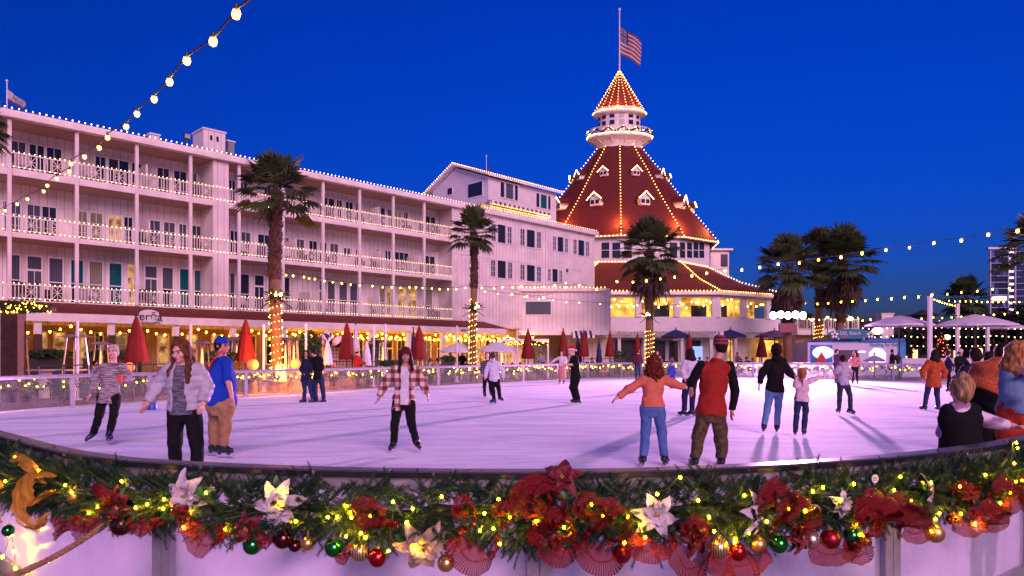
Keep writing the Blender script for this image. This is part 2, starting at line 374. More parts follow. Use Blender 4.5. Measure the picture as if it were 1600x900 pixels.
# railings: balusters with star panels
def railing_mesh(L_, h=.72, sp=.135, stars=(.30, .72), sw=.42):
    b = MB(); b.box(0, L_, -.03, .03, h-.05, h); b.box(0, L_, -.025, .025, .06, .10)
    n = int(L_/sp); st = [(c*L_-sw/2, c*L_+sw/2) for c in stars]
    for i in range(n+1):
        x = i*L_/n
        if any(a+.02 < x < c-.02 for a, c in st): continue
        b.box(x-.017, x+.017, -.014, .014, .101, h-.051)
    for a, c in st:
        m = (a+c)/2; z0, z1 = .10, h-.05; zm = (z0+z1)/2
        for (p, q) in (((a, z0), (c, z1)), ((a, z1), (c, z0)), ((m, z0), (m, z1)), ((a, zm), (c, zm))):
            b.beam((p[0], 0, p[1]), (q[0], 0, q[1]), .026, .022, up=(0, 1, 0))
        for x in (a, c): b.box(x-.017, x+.017, -.014, .014, .101, h-.051)
    return b.mesh('railing', mat('cream_railing_paint', (.82,.76,.66), .5))
rm = railing_mesh(2.50)
FB = bulb_mat('fairy_glow', (1.0, .56, .20), 13.0, True)
for li, z in enumerate((10.03, 7.13, 4.03)):
    for t in pt[:-1]:
        inst(rm, 'railing', wing, (t+.075, 0, z))
    for hh in (.75, .05):
        fairy('fairy_lights', [(-1.5, -.05, z+hh), (TE-.1, -.05, z+hh)], .20, .0165, FB, wing, .008)
# windows: (first px, last px, style)
FR = mat('window_frame_white', (.80,.76,.78), .5)
CUR = {'dark': (.020,.024,.04), 'grey': (.11,.115,.14), 'teal': (.01,.13,.15), 'cream': (.36,.33,.25), 'warm': None}
def pane_mat(kind):
    if kind == 'warm':
        def f(m, n, l, b, tc):
            t = n.new('ShaderNodeTexNoise'); t.inputs['Scale'].default_value = 2.2; t.inputs['Detail'].default_value = 3; l.new(tc.outputs['Object'], t.inputs[0])
            cr = n.new('ShaderNodeValToRGB'); cr.color_ramp.elements[0].position = .35; cr.color_ramp.elements[0].color = (.10, .035, .01, 1); cr.color_ramp.elements[1].position = .68; cr.color_ramp.elements[1].color = (1, .52, .16, 1)
            l.new(t.outputs[0], cr.inputs[0]); l.new(cr.outputs[0], b.inputs['Emission Color'])
        return mat('lit_room_glass', (.1,.06,.03), .1, emit=(1,.5,.2), estr=.85, sample=False, extra=f)
    if kind == 'dim':
        return mat('dim_room_glass', (.05,.04,.04), .08, emit=(.5,.30,.16), estr=.22, sample=False)
    c = CUR[kind]
    def folds(m, n, l, b, tc):
        wv = n.new('ShaderNodeTexWave'); wv.bands_direction = 'X'; wv.inputs['Scale'].default_value = 3.2; wv.inputs['Distortion'].default_value = 1.0; l.new(tc.outputs['Object'], wv.inputs[0])
        mx = n.new('ShaderNodeMix'); mx.data_type = 'RGBA'; mx.inputs[6].default_value = (c[0]*.55, c[1]*.55, c[2]*.55, 1); mx.inputs[7].default_value = (*c, 1)
        l.new(wv.outputs[0], mx.inputs[0]); l.new(mx.outputs[2], b.inputs['Base Color'])
    return mat('curtained_glass_'+kind, c, .12, extra=folds if kind != 'dark' else None, spec=.6)
def window(parent, x0, x1, z0, z1, y, kind='dark', style='grid', out=-1):
    """frame + pane at wall depth y (local); out = direction of outside along y"""
    f = .05; o = out
    b = MB(); ya, yb = sorted((y+o*.003, y+o*.07))
    b.box(x0-f, x0+f*.4, ya, yb, z0-f, z1+f); b.box(x1-f*.4, x1+f, ya, yb, z0-f, z1+f)
    b.box(x0+f*.4, x1-f*.4, ya, yb, z1-f*.4, z1+f); b.box(x0+f*.4, x1-f*.4, ya, yb, z0-f, z0+f*.4)
    yc, yd = sorted((y+o*.012, y+o*.045)); wd = x1-x0; hg = z1-z0
    if style == 'grid':
        nx = 2 if wd < 1.2 else 3
        for i in range(1, nx): b.box(x0+wd*i/nx-.012, x0+wd*i/nx+.012, yc, yd, z0, z1)
        for i in (1, 2): b.box(x0, x1, yc, yd, z0+hg*i/3-.010, z0+hg*i/3+.010)
    elif style == 'sash': b.box(x0, x1, yc, yd, z0+hg*.46-.025, z0+hg*.46+.025)
    elif style == 'door':
        b.box(x0, x1, yc, yd, z0+hg*.70-.05, z0+hg*.70+.05); b.box(x0+wd/2-.015, x0+wd/2+.015, yc, yd, z0, z0+hg*.7)
    elif style == 'slide': b.box(x0+wd/2-.03, x0+wd/2+.03, yc, yd, z0, z1)
    fr = b.build('window', FR, parent)
    b = MB(); ye, yf = sorted((y+o*.004, y+o*.010))
    if style == 'sash' and kind in ('teal', 'cream', 'grey') and random.random() < .7:
        k2 = random.choice(('grey', 'dark', kind)); b.box(x0+.02, x1-.02, ye, yf, z0+hg*.46, z1); p = b.build('pane', pane_mat(kind), fr)
        b = MB(); b.box(x0+.02, x1-.02, ye, yf, z0, z0+hg*.459); b.build('pane', pane_mat(k2), fr)
    else:
        b.box(x0+.02, x1-.02, ye, yf, z0, z1); b.build('pane', pane_mat(kind), fr)
    return fr
L3 = [(17,40,'g','grid'),(45,69,'dark','slide'),(72,96,'dark','grid'),(148,165,'dark','grid'),(169,201,'dark','slide'),(205,221,'dark','grid'),(245,264,'dark','grid'),(271,291,'dark','grid'),(296,307,'g','grid'),
      (357,367,'dark','slide'),(374,386,'dark','slide'),(412,422,'dark','grid'),(446,462,'dark','grid'),(466,478,'g','grid'),(502,522,'dark','slide'),(525,534,'dark','grid'),(539,551,'dark','grid'),(555,564,'g','grid'),(587,601,'dark','slide'),(605,612,'dark','grid'),(615,627,'dim','slide'),(630,637,'g','grid'),(664,680,'dark','slide'),(684,702,'dark','grid')]
L2 = [(4,10,'dark','grid'),(16,32,'g','grid'),(42,63,'g','grid'),(65,88,'dark','grid'),(120,136,'dim','grid'),(140,160,'dim','grid'),(169,190,'warm','slide'),(193,207,'dark','grid'),(231,250,'g','grid'),(255,273,'g','grid'),(279,291,'g','grid'),(298,315,'dark','grid'),
      (359,372,'dark','slide'),(376,391,'g','grid'),(402,423,'dark','grid'),(442,451,'g','grid'),(461,475,'g','grid'),(482,495,'dark','grid'),(499,510,'g','grid'),(515,528,'g','grid'),(587,597,'dark','slide'),(601,610,'dark','slide'),(616,638,'dark','grid'),(662,679,'dark','slide'),(701,707,'g','grid')]
L1 = [(9,31,'grey','sash'),(42,65,'grey','door'),(76,98,'grey','sash'),(110,130,'teal','sash'),(139,160,'cream','sash'),(170,190,'teal','sash'),(199,217,'warm','door'),(226,245,'grey','door'),(253,270,'grey','sash'),(280,295,'teal','sash'),(303,317,'teal','sash'),
      (359,366,'grey','sash'),(375,389,'dark','sash'),(397,412,'dark','door'),(418,428,'dark','sash'),(442,452,'dark','sash'),(498,506,'g','door'),(511,523,'grey','sash'),(529,542,'grey','sash'),(546,558,'g','sash'),(592,601,'cream','sash'),(603,617,'warm','slide'),(621,634,'warm','door'),(637,650,'warm','door'),(661,675,'cream','sash')]
for lst, z0, z1 in ((L3, 10.06, 11.72), (L2, 7.16, 8.78), (L1, 4.06, 6.28)):
    for a, c, k, st in lst:
        k = 'grey' if k == 'g' else k
        window(wing, T(a, 1.8), T(c, 1.8), z0, z1, 1.8, k, st)
for a, c in ((536,547),(555,562)): window(wing, T(a,1.8), T(c,1.8), 8.0, 8.6, 1.8, 'grey', 'slide')
window(wing, T(700.5,1.8), T(704,1.8), 8.0, 8.6, 1.8, 'grey', 'slide')
# balcony privacy screens
for px, z in ((224,10.05),(456,7.15),(585,10.05),(588,7.15),(648,7.15),(228,7.15),(478,4.05),(586,4.05)):
    b = MB(); t = T(px, .9); b.box(t-.03, t+.03, .35, 1.79, z, z+1.35); b.build('balcony_screen', M_siding(), wing)
# flush wall beyond the balconies: shuttered window groups
for (a, c, y0, y1) in ((767,799,351,380),(812,845,359,387),(863,887,370,394),(895,920,375,400),(766,800,407,435),(812,845,414,440),(855,878,420,441)):
    t0, t1 = T(a), T(c); m = (a+c)/2; z1, z0 = ZT(m, y0+1), ZT(m, y1-1); wd = t1-t0
    window(wing, t0, t0+wd*.22, z0, z1, 0, 'grey', 'grid'); window(wing, t0+wd*.30, t0+wd*.70, z0-.05, z1+.05, 0, 'dark', 'none'); window(wing, t0+wd*.78, t1, z0, z1, 0, 'grey', 'grid')
window(wing, T(883), T(888), ZT(885,426), ZT(885,418), 0, 'grey', 'none')
for yy in (402, 447):
    b = MB(); b.box(TE+.01, T(913), -.045, -.002, ZT(760,yy)-.04, ZT(760,yy)+.04); b.build('trim_band', M_white(), wing)
for px in (851, 711):
    b = MB(); b.tube([(T(px)+.1, -.06, 3.6), (T(px)+.1, -.06, 12.2)], .05, 6); b.build('downpipe', M_white(), wing)
# ground floor verandah
b = MB(); A0, A1 = -14, T(790, -2.4)
b.add([(A0, .0, 3.97), (A1, .0, 3.97), (A1, -2.45, 3.42), (A0, -2.45, 3.42), (A0, .0, 3.90), (A1, .0, 3.90), (A1, -2.45, 3.36), (A0, -2.45, 3.36)], [(0,3,2,1),(4,5,6,7),(3,7,6,2),(0,1,5,4),(1,2,6,5),(0,4,7,3)])
b.add([(A1+.004, 0, 3.97), (A1+4.6, 0.0, 3.05), (A1+.004, -2.45, 3.42), (A1+.004, 0, 3.9), (A1+4.6, 0.0, 3.0), (A1+.004, -2.45, 3.36)], [(0,2,1),(3,4,5),(0,3,5,2),(2,5,4,1)])
b.build('verandah_roof', mat('dark_red_roofing', (.17,.012,.010), .75, nscale=5, namt=.3), wing)
b = MB(); b.box(A0, A1, -2.48, -2.40, 2.98, 3.355); b.build('verandah_fascia', M_white(), wing)
BRN = mat('dark_brown_timber', (.075,.026,.014), .6, nscale=7, namt=.4)
for k in range(-2, 11):
    t = .99+2.88*k
    if t > A1-.3: break
    br = k < 6
    b = MB(); b.box(t-.13, t+.13, -2.35, -2.09, 2.42 if br else -.03, 2.97); b.build('column', M_white(), wing)
    if br: b = MB(); b.box(t-.15, t+.15, -2.37, -2.07, -.03, 2.415); b.build('column', BRN, wing)
b = MB(); b.box(A0, T(786, 1.8), 1.772, 1.795, -.03, 2.94); b.build('verandah_shade_panel', mat('shade_tan_boards', (.34,.20,.11), .7, nscale=1.5, namt=.3, extra=stripes(0, .30, .07, .6)), wing)  # panel added over the pale wall, verandah dimness put into its tan colour
GW = [(22,40),(58,72),(84,100),(118,132),(148,160),(172,196),(208,216),(246,262),(290,306),(330,344),(384,398),(415,432)]
for a, c in GW: window(wing, T(a,1.8), T(c,1.8), .9 if (c-a) > 13 else .2, 2.6, 1.77, random.choice(('dark','dark','warm','dim')), random.choice(('grid','none')))
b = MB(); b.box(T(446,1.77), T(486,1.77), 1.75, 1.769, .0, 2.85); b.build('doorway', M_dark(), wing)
for a, c in ((490,503),(510,522),(536,546),(556,566),(572,592),(598,612),(620,632),(640,652),(660,672),(682,694),(702,712)): window(wing, T(a,1.8), T(c,1.8), .5, 2.5, 1.77, random.choice(('warm','dim','dark')), random.choice(('grid','door')))
for a, c in ((722,731),(748,757),(766,776),(790,800),(812,822),(832,846)): window(wing, T(a,1.5), T(c,1.5), .5, 2.7, 1.5, random.choice(('warm','dim','warm')), random.choice(('grid','door')))

# low volume below the annex wall, with the ground-floor front
lowb = thing('low_pavilion', 'low white pavilion between the balcony wing and the turret, one wide window', 'building', (0,0,0))
x0 = P(811,0,55.3).x; b = MB(); b.box(x0, 8.0, 55.3, 66, 3.35, 6.55); b.build('wall', M_siding(), lowb)
b = MB(); b.box(x0-.25, 7.9, 55.05, 66.2, 6.553, 6.80); b.build('roof', M_white(), lowb)
b = MB(); b.box(x0-.1, 8.3, 54.6, 57.5, 3.02, 3.346); b.build('canopy', M_white(), lowb)
b = MB(); b.box(P(880,0,58).x, 8.2, 58.0, 66.1, -.04, 3.346); b.build('wall', M_siding(), lowb)
window(lowb, P(821,0,55.3).x, P(861,0,55.3).x, P(0,492,55.3).z, P(0,471,55.3).z, 55.3, 'grey', 'none')
b = MB(); 
for i in range(9):
    xx = P(894,0,54.5).x+i*.19; b.cur = i % 2; b.add([(xx,54.5,3.35),(xx+.19,54.5,3.35),(xx+.19,53.7,2.95),(xx,53.7,2.95)], [(0,1,2,3)])
    b.add([(xx,53.7,2.95),(xx+.19,53.7,2.95),(xx+.19,53.7,2.75),(xx,53.7,2.75)], [(0,1,2,3)])
b.build('striped_awning', [M_white(), mat('navy_canvas', (.012,.014,.07), .8)], lowb)

# ---- upper block with the gable end
DEP = 3.6
ub = thing('rooftop_storey', 'white rooftop storey with gabled end and balcony under a striped awning', 'building', P0, FA)
tc0 = T(763, DEP); tE = T(869, DEP); zc = ZT(763, 276, DEP); zE = zc-.15
gl_ = 7.4                       # length of the gable end
b = MB(); b.add([(tc0,DEP,12.4),(tE,DEP,12.4),(tE,DEP+gl_,12.4),(tc0,DEP+gl_,12.4),(tc0,DEP,zc),(tE,DEP,zc),(tE,DEP+gl_,zc),(tc0,DEP+gl_,zc),(tc0,DEP+gl_*.55,zc+1.5),(tE,DEP+gl_*.55,zc+1.5)],
      [(0,1,5,4),(1,2,6,9,5),(2,3,7,6),(3,0,4,8,7),(4,5,9,8),(8,9,6,7)])
b.build('wall', M_lap(), ub)
b = MB(); e = .45
b.add([(tc0-e,DEP-e,zc-.02),(tE+e,DEP-e,zc-.02),(tE+e,DEP+gl_*.55,zc+1.65),(tc0-e,DEP+gl_*.55,zc+1.65),(tc0-e,DEP-e,zc+.13),(tE+e,DEP-e,zc+.13),(tE+e,DEP+gl_*.55,zc+1.8),(tc0-e,DEP+gl_*.55,zc+1.8)], [(0,1,2,3),(4,7,6,5),(0,4,5,1),(1,5,6,2),(3,2,6,7),(0,3,7,4)])
y2 = DEP+gl_+1.8
b.add([(tc0-e,y2,zc-.9),(tE+e,y2,zc-.9),(tE+e,DEP+gl_*.55+.004,zc+1.65),(tc0-e,DEP+gl_*.55+.004,zc+1.65),(tc0-e,y2,zc-.75),(tE+e,y2,zc-.75),(tE+e,DEP+gl_*.55+.004,zc+1.8),(tc0-e,DEP+gl_*.55+.004,zc+1.8)], [(0,3,2,1),(4,5,6,7),(0,1,5,4),(1,2,6,5),(3,7,6,2),(0,4,7,3)])
b.build('roof', M_white(), ub)
for (a, c, y0, y1) in ((781,809,287,311),(837,860,304,326)):
    t0, t1 = T(a,DEP), T(c,DEP); m = (a+c)/2; z1, z0 = ZT(m,y0,DEP), ZT(m,y1,DEP); wd = t1-t0
    window(ub, t0, t0+wd*.24, z0, z1, DEP, 'dark', 'none'); window(ub, t0+wd*.30, t0+wd*.74, z0, z1, DEP, 'teal' if a > 800 else 'grey', 'none'); window(ub, t0+wd*.8, t1, z0, z1, DEP, 'dark', 'none')
def gx(px):       # depth along the gable end for a photo column
    u = (px-HX)/F; bx = P0.x+tc0*D.x; by = P0.y+tc0*D.y; return (u*by-bx)/(W.x-u*W.y)
def gz(px, py): return EYE+(HY-py)/F*(P0.y+tc0*D.y+gx(px)*W.y)
for (a, c, y0, y1) in ((754,732,286,307),(707,700,294,304)):
    b = MB(); d0, d1 = gx(a), gx(c); z1, z0 = gz((a+c)/2, y0), gz((a+c)/2, y1)
    b.box(tc0-.05, tc0-.003, d0-.08, d1+.08, z0-.08, z1+.08); fr = b.build('window', FR, ub)
    b = MB(); b.box(tc0-.06, tc0-.051, d0, d1, z0, z1); b.build('pane', pane_mat('dark'), fr)
# rooftop balcony under the awning
ta, tb = T(767, DEP-1.6), T(857, DEP-1.6); z0 = 12.62
b = MB(); b.box(ta, tb, DEP-1.6, DEP-.003, 12.59, 12.70); b.build('balcony_floor', M_white(), ub)
rm2 = railing_mesh(tb-ta, .75, .16, (.2,.5,.8)); inst(rm2, 'railing', ub, (ta, DEP-1.55, 12.70))
b = MB(); n = 26
za = ZT(766, 318, DEP-1.6); 
for i in range(n):
    xa, xb = ta+(tb-ta)*i/n, ta+(tb-ta)*(i+1)/n; b.cur = i % 2
    b.add([(xa,DEP-.01,za+.75),(xb,DEP-.01,za+.75),(xb,DEP-1.75,za+.25),(xa,DEP-1.75,za+.25)], [(0,1,2,3)]); b.add([(xa,DEP-1.75,za+.25),(xb,DEP-1.75,za+.25),(xb,DEP-1.75,za),(xa,DEP-1.75,za)], [(0,1,2,3)])
b.build('striped_awning', [M_white(), mat('grey_canvas', (.06,.06,.09), .8)], ub)
for f_ in (0.0, .33, .66, 1.0):
    b = MB(); t = ta+(tb-ta)*f_; b.box(t-.05, t+.05, DEP-1.6, DEP-1.5, 12.7, za+.2); b.build('post', M_white(), ub)
b = MB(); b.box(ta+.1, tb-.1, DEP-.06, DEP-.004, 12.7, za+.3); b.build('sliding_door', pane_mat('warm'), ub)
# chimney, vents and floodlight on the long roof
def roof_box(name, label, cat, px0, px1, ytop, dep, m, d=1.2, extra=None):
    t0, t1 = T(px0, dep), T(px1, dep); zt = ZT((px0+px1)/2, ytop, dep)
    r = thing(name, label, cat, LW((t0+t1)/2, dep, 12.58), FA); h = (t1-t0)/2
    b = MB(); b.box(-h, h, 0, d, 0, zt-12.58); b.build('shaft', m, r); b = MB(); b.box(-h-.06, h+.06, -.06, d+.06, zt-12.577, zt-12.50); b.build('cap', M_white(), r)
    if extra: extra(r, h, zt-12.58)
    return r
def ex(r, h, z):
    for x in (-.25, .1):
        b = MB(); b.box(x, x+.12, -.03, -.003, z-.55, z-.28); b.build('vent', M_dark(), r)
roof_box('chimney', 'large white boarded chimney box on the hotel roof edge', 'chimney', 318, 352, 205, .8, M_siding(), 1.5, ex)
roof_box('roof_vent', 'small white square roof vent left of the rooftop floodlight', 'vent', 235, 249, 211, 1.2, M_white(), .5)
roof_box('roof_unit', 'grey box unit beside the white chimney on the roof', 'roof unit', 356, 366, 222, 1.5, mat('grey_metal_box', (.25,.24,.28), .5), .8)
r = thing('roof_floodlight', 'small square floodlight on a short pole on the hotel roof', 'floodlight', LW(T(292,1), 1, 12.58), FA)
b = MB(); b.tube([(0,0,0),(0,0,.75)], .05, 8); b.build('pole', mat('black_metal', (.02,.02,.022), .5), r)
b = MB(); b.box(-.17,.17,-.10,.06,.76,1.05); b.build('housing', MATS['black_metal'], r); b = MB(); b.box(-.14,.14,-.115,-.102,.79,1.02); b.build('lens', mat('grey_lens', (.4,.38,.36), .3), r)

# ================================================================== TURRET
SQ = .65; YC = 75.0; XC = (968-HX)/F*YC; SP = F/YC
def az(r, th, z): return Vector((XC+r*math.sin(R(th)), YC-SQ*r*math.cos(R(th)), z))
tur = thing('turret_building', 'round hotel turret with a tall conical red shingle roof and white cupola', 'building', (XC, YC, 0))
OFF = Vector((XC, YC, 0))
VA = [-5+36*k for k in range(10)]
def cone(name, prof, m, parent, smooth=False, closed=False, angs=None):
    b = MB(); A = angs or VA; n = len(A); vs = []
    for r_, z in prof: vs += [az(r_, a, z)-OFF for a in A]
    fs = [(i*n+k, i*n+(k+1) % n, (i+1)*n+(k+1) % n, (i+1)*n+k) for i in range(len(prof)-1) for k in range(n)]
    if closed: fs += [tuple(range(n))[::-1], tuple((len(prof)-1)*n+k for k in range(n))]
    b.add(vs, fs); return b.build(name, m, parent, smooth)
A24 = [15*k for k in range(24)]; A48 = [7.5*k for k in range(48)]
CP = [(10.75,13.35),(8.95,15.55),(7.2,17.7),(5.9,19.4),(4.78,20.95),(3.5,22.5),(2.35,24.0)]
cone('cone_roof', CP, M_shingle(), tur)
cone('eave', [(10.6,13.15),(10.85,13.22),(10.85,13.34),(10.5,13.345)], M_white(), tur)
cone('drum_wall', [(9.95,9.6),(9.95,13.2)], M_lap(), tur)
cone('balcony_cove', [(2.3,23.7),(2.4,24.0),(2.75,24.5),(3.45,24.85),(3.55,24.88),(3.55,25.08),(2.2,25.09)], M_white(), tur, angs=A24)
cone('cupola_wall', [(2.3,25.0),(2.3,28.1)], M_white(), tur, angs=A24)
cone('cupola_eave', [(2.3,27.35),(2.85,27.55),(2.92,27.75),(2.62,28.15)], M_white(), tur, angs=A24)
cone('cupola_roof', [(2.64,28.16),(1.9,29.35),(1.15,30.6),(.5,31.75),(.06,32.45)], mat('red_shingle_lit', (.22,.022,.010), .75, nscale=6, namt=.35, bump=.6, bscale=14), tur, angs=[20*k-10 for k in range(18)])  # brighter copy of the shingle, the lit look put into its colour
for k in range(24):
    a = 15*k+7; p = az(2.35, a, 24.1)-OFF; q = az(3.4, a, 24.84)-OFF
    if k % 2 == 0: b = MB(); b.beam(p, q, .10, .10); b.build('bracket', M_white(), tur)
b = MB()
for k in range(72):
    a = 5*k; p = az(3.45, a, 25.1)-OFF; b.box(p.x-.025, p.x+.025, p.y-.025, p.y+.025, 25.1, 25.85)
for zz, rr in ((25.88, .045), (25.2, .03)):
    pts = [az(3.45, 7.5*k, zz)-OFF for k in range(49)]; b.tube(pts, rr, 5)
b.build('railing', mat('cream_railing_paint', (.8,.7,.6)), tur)
for k in range(9):
    a = -104+26*k
    for z0, z1 in ((27.0-.02, 27.32), (26.25, 26.72)):
        p, q = az(2.31, a-7, z0)-OFF, az(2.31, a+7, z0)-OFF; n_ = (az(2.5, a, 0)-az(2.3, a, 0)).normalized()
        u = q-p; b = MB(); c0 = p+n_*.03; c1 = q+n_*.03
        b.add([c0+Vector((0,0,0)), c1, c1+Vector((0,0,z1-z0)), c0+Vector((0,0,z1-z0))], [(0,1,2,3)]); b.build('window', pane_mat('dark'), tur)
# drum windows
def drum_win(px, y0=379, y1=403):
    u = (px-HX)/F; best = min(((abs(az(9.95, a, 0).x/az(9.95, a, 0).y-u), a) for a in np.arange(-80, 80, .5)), key=lambda q: q[0])[1]
    # chord of the decagon facet at that azimuth
    k = math.floor((best+5)/36); a0, a1 = -5+36*k, 31+36*k; A, B = az(9.95, a0, 0), az(9.95, a1, 0)
    d = (B-A); tt = (u*A.y-A.x)/(d.x-u*d.y); c = A+d*tt; d.normalize(); nn = Vector((d.y, -d.x, 0)); s = F/c.y
    z1, z0 = EYE+(HY-y0)/s, EYE+(HY-y1)/s
    fr = MB(); hw = .40
    o = thing('tmp', '', '', (0,0,0)); bpy.data.objects.remove(o)
    for off_, w_, zz0, zz1, m, nm in ((.03, hw+.09, z0-.09, z1+.09, FR, 'window'), (.05, hw, z0, z1, pane_mat('dark'), 'pane')):
        b = MB(); c0, c1 = c-d*w_+nn*off_-OFF, c+d*w_+nn*off_-OFF
        vs = [c0, c1, c1, c0]; zs = [zz0, zz0, zz1, zz1]
        b.add([Vector((v.x, v.y, z)) for v, z in zip(vs, zs)]+[Vector((v.x, v.y, z))-nn*.02 for v, z in zip(vs, zs)], [(0,1,2,3),(0,4,5,1),(1,5,6,2),(2,6,7,3),(3,7,4,0)])
        if nm == 'window':
            b.beam(Vector((c0.x, c0.y, (z0+z1)/2))+nn*.03, Vector((c1.x, c1.y, (z0+z1)/2))+nn*.03, .05, .05); f = b.build(nm, m, tur)
        else: b.build(nm, m, f)
for px in (946, 963, 981, 1052, 1066, 1077, 1087, 1096): drum_win(px)
# dormers
def dormer(th, z, s, parent):
    rr = np.interp(z, [c[1] for c in CP], [c[0] for c in CP]); base = az(rr*.965, th, z)
    d = thing('dormer', None, None, base-OFF, 0); del_keys = [k for k in ('label', 'category') if k in d]
    d.parent = parent; nn = (az(10, th, 0)-az(9, th, 0)); d.rotation_euler = (0, 0, math.atan2(nn.y, nn.x)+math.pi/2)
    w_, h = .62*s, .75*s; dp = 1.6*s
    b = MB(); b.prism([(-w_, 0), (w_, 0), (w_, h), (0, h+.55*s), (-w_, h)], -.35*s, dp); b.build('front', M_white(), d)
    b = MB()
    for sg in (-1, 1):
        b.add([(0,-.5*s,h+.60*s),(sg*(w_+.28*s),-.5*s,h-.18*s),(sg*(w_+.28*s),dp,h-.18*s),(0,dp,h+.60*s),(0,-.5*s,h+.72*s),(sg*(w_+.28*s),-.5*s,h-.06*s),(sg*(w_+.28*s),dp,h-.06*s),(0,dp,h+.72*s)], [(0,1,2,3),(4,5,6,7),(0,1,5,4),(1,2,6,5)])
    b.build('roof', M_shingle(), d)
    b = MB()
    for sg in (-1, 1): b.beam((0,-.53*s,h+.66*s), (sg*(w_+.28*s),-.53*s,h-.12*s), .05, .12, up=(0,1,0))
    b.build('bargeboard', M_white(), d)
    b = MB()
    for x in (-.30*s, .30*s): b.box(x-.22*s, x+.22*s, -.37*s, -.352*s, .16*s, .62*s)
    b.build('window', pane_mat('dark'), d)
    fb = MB()
    for sg in (-1, 1):
        for i in range(6): fb.ball((sg*(w_+.28*s)*i/5, -.58*s, h+.72*s-.78*s*i/5), .075*s**.5, 4, 3)
    o = fb.build('fairy_lights', FB, d); o['kind'] = 'stuff'
    for i_, zz in ((0, .05*s), ): pass
for th in (-100, -62, -24, 13, 51, 87): dormer(th, 20.2, .66, tur)
for th in (-60, -24, 13, 51, 87): dormer(th, 16.75, .90, tur)
# roof-edge lights of the turret
RG = bulb_mat('ridge_glow', (1.0, .42, .07), 9, True)
for a in (-77, -41, -5, 31, 67, 103):
    string_lights('warm string lights down the %s ridge of the red turret cone' % {-77:'far left',-5:'middle',31:'right of middle',67:'right-hand',103:'far right'}.get(a,'left'), [az(r_+.10, a, z+.10) for r_, z in CP], .40, .044, RG, 0, group='ridge lights on the turret cone', limit=60)
string_lights('warm string lights round the eave of the turret cone', [az(10.95, a, 13.30) for a in [31+72*0-36*k for k in range(0)]+list(VA[-2:])+list(VA[:4])] if False else [az(10.95, a-360 if a > 180 else a, 13.3) for a in (-77,-41,-5,31,67,103)], .40, .046, RG, 0)
for a in [20*k-10 for k in range(-4, 6)]:
    string_lights('warm string lights down the cupola roof ridge, %s from the left' % ['first','second','third','fourth','fifth','sixth','seventh','eighth','ninth','tenth'][int((a+90)/20)], [az(r_+.05, a, z+.05) for r_, z in [(2.64,28.16),(1.9,29.35),(1.15,30.6),(.5,31.75),(.06,32.45)]], .38, .036, RG, 0, group='ridge lights on the cupola roof')
string_lights('ring of warm string lights round the cupola eave', [az(2.95, 7.5*k-95, 27.75) for k in range(26)], .30, .045, RG, 0)
# small uplights at the feet of the cone ridges and under the cupola roof
for a in (-41, -5, 31, 67):
    p = az(10.2, a, 14.35); t = thing('roof_uplight', 'small uplight at the foot of the %s ridge of the red turret cone' % {-41:'left',-5:'middle',31:'right of middle',67:'right-hand'}[a], 'uplight', p, 0, 'uplights on the turret cone'); b = MB(); b.box(-.12,.12,-.12,.12,-.1,.14); b.build('housing', mat('black_metal', (.02,.02,.022), .5), t)
    ld = bpy.data.lights.new('uplight', 'POINT'); lo = bpy.data.objects.new('uplight', ld); COL.objects.link(lo); lo.location = az(10.5, a, 14.9); ld.energy = 420; ld.color = (1,.33,.07); ld.shadow_soft_size = .15
for a in (-50, -10, 30, 70):
    ld = bpy.data.lights.new('cupola_uplight', 'POINT'); lo = bpy.data.objects.new('cupola_uplight', ld); COL.objects.link(lo); lo.location = az(3.3, a, 28.5); ld.energy = 50; ld.color = (1,.30,.07); ld.shadow_soft_size = .1
g = thing('cupola_garland', 'green garland with warm lights swagged along the cupola balcony', 'garland', OFF)
pts = []
for k in range(0, 97):
    a = -100+200*k/96; pts.append(az(3.58, a, 25.72-.42*abs(math.sin(math.pi*k/12)))-OFF)
b = MB(); b.tube(pts, .10, 6); b.build('greenery', mat('dark_garland_green', (.03,.055,.02), .8, nscale=9, namt=.5), g)
fairy('fairy_lights', pts, .12, .035, FB, g, .12); fairy('fairy_lights', [az(3.6, -100+8*k, 25.12)-OFF for k in range(26)], .2, .045, FB, g, .02)
# lower skirt roof and dining room
RING_I = [(7.4,70,10.45),(8.6,67.6,10.5),(16.6,67.4,10.5),(20.2,70.5,10.35),(22.0,76,10.2),(22.0,92,10.2)]
RING_M = [(5.6,66.5,8.45),(6.6,64.4,8.45),(17.6,64.2,8.45),(22.7,67.8,8.45),(24.4,74,8.45),(24.4,92,8.45)]
RING_O = [(4.4,64.4,7.15),(5.75,61.9,7.15),(18.75,61.7,7.15),(27.2,67.0,7.15),(28.4,74,7.15),(28.4,92,7.15)]
b = MB(); n = 6
for A in (RING_I, RING_M, RING_O): b.v += [Vector(v)-OFF for v in A]
for r_ in (0, 1):
    for k in range(5): b.f.append((r_*6+k, r_*6+k+1, r_*6+7+k, r_*6+6+k)); b.mi.append(0)
b.v = [tuple(v) for v in b.v]; b.build('skirt_roof', M_shingle(), tur)
def seg_wall(name, m, pts, z0, z1, th=.0, parent=tur):
    b = MB(); n = len(pts); vs = [Vector((x, y, z0))-OFF for x, y in pts]+[Vector((x, y, z1))-OFF for x, y in pts]
    b.add(vs, [(k, k+1, n+k+1, n+k) for k in range(n-1)]); return b.build(name, m, parent)
DW = [(5.3,70),(5.3,64.0),(6.2,62.35),(18.55,62.2),(26.6,67.4),(27.6,74),(27.6,92)]
seg_wall('eave_board', M_white(), [(4.3,64.4),(5.7,61.85),(18.77,61.65),(27.25,66.97),(28.45,74),(28.45,92)], 6.86, 7.14)
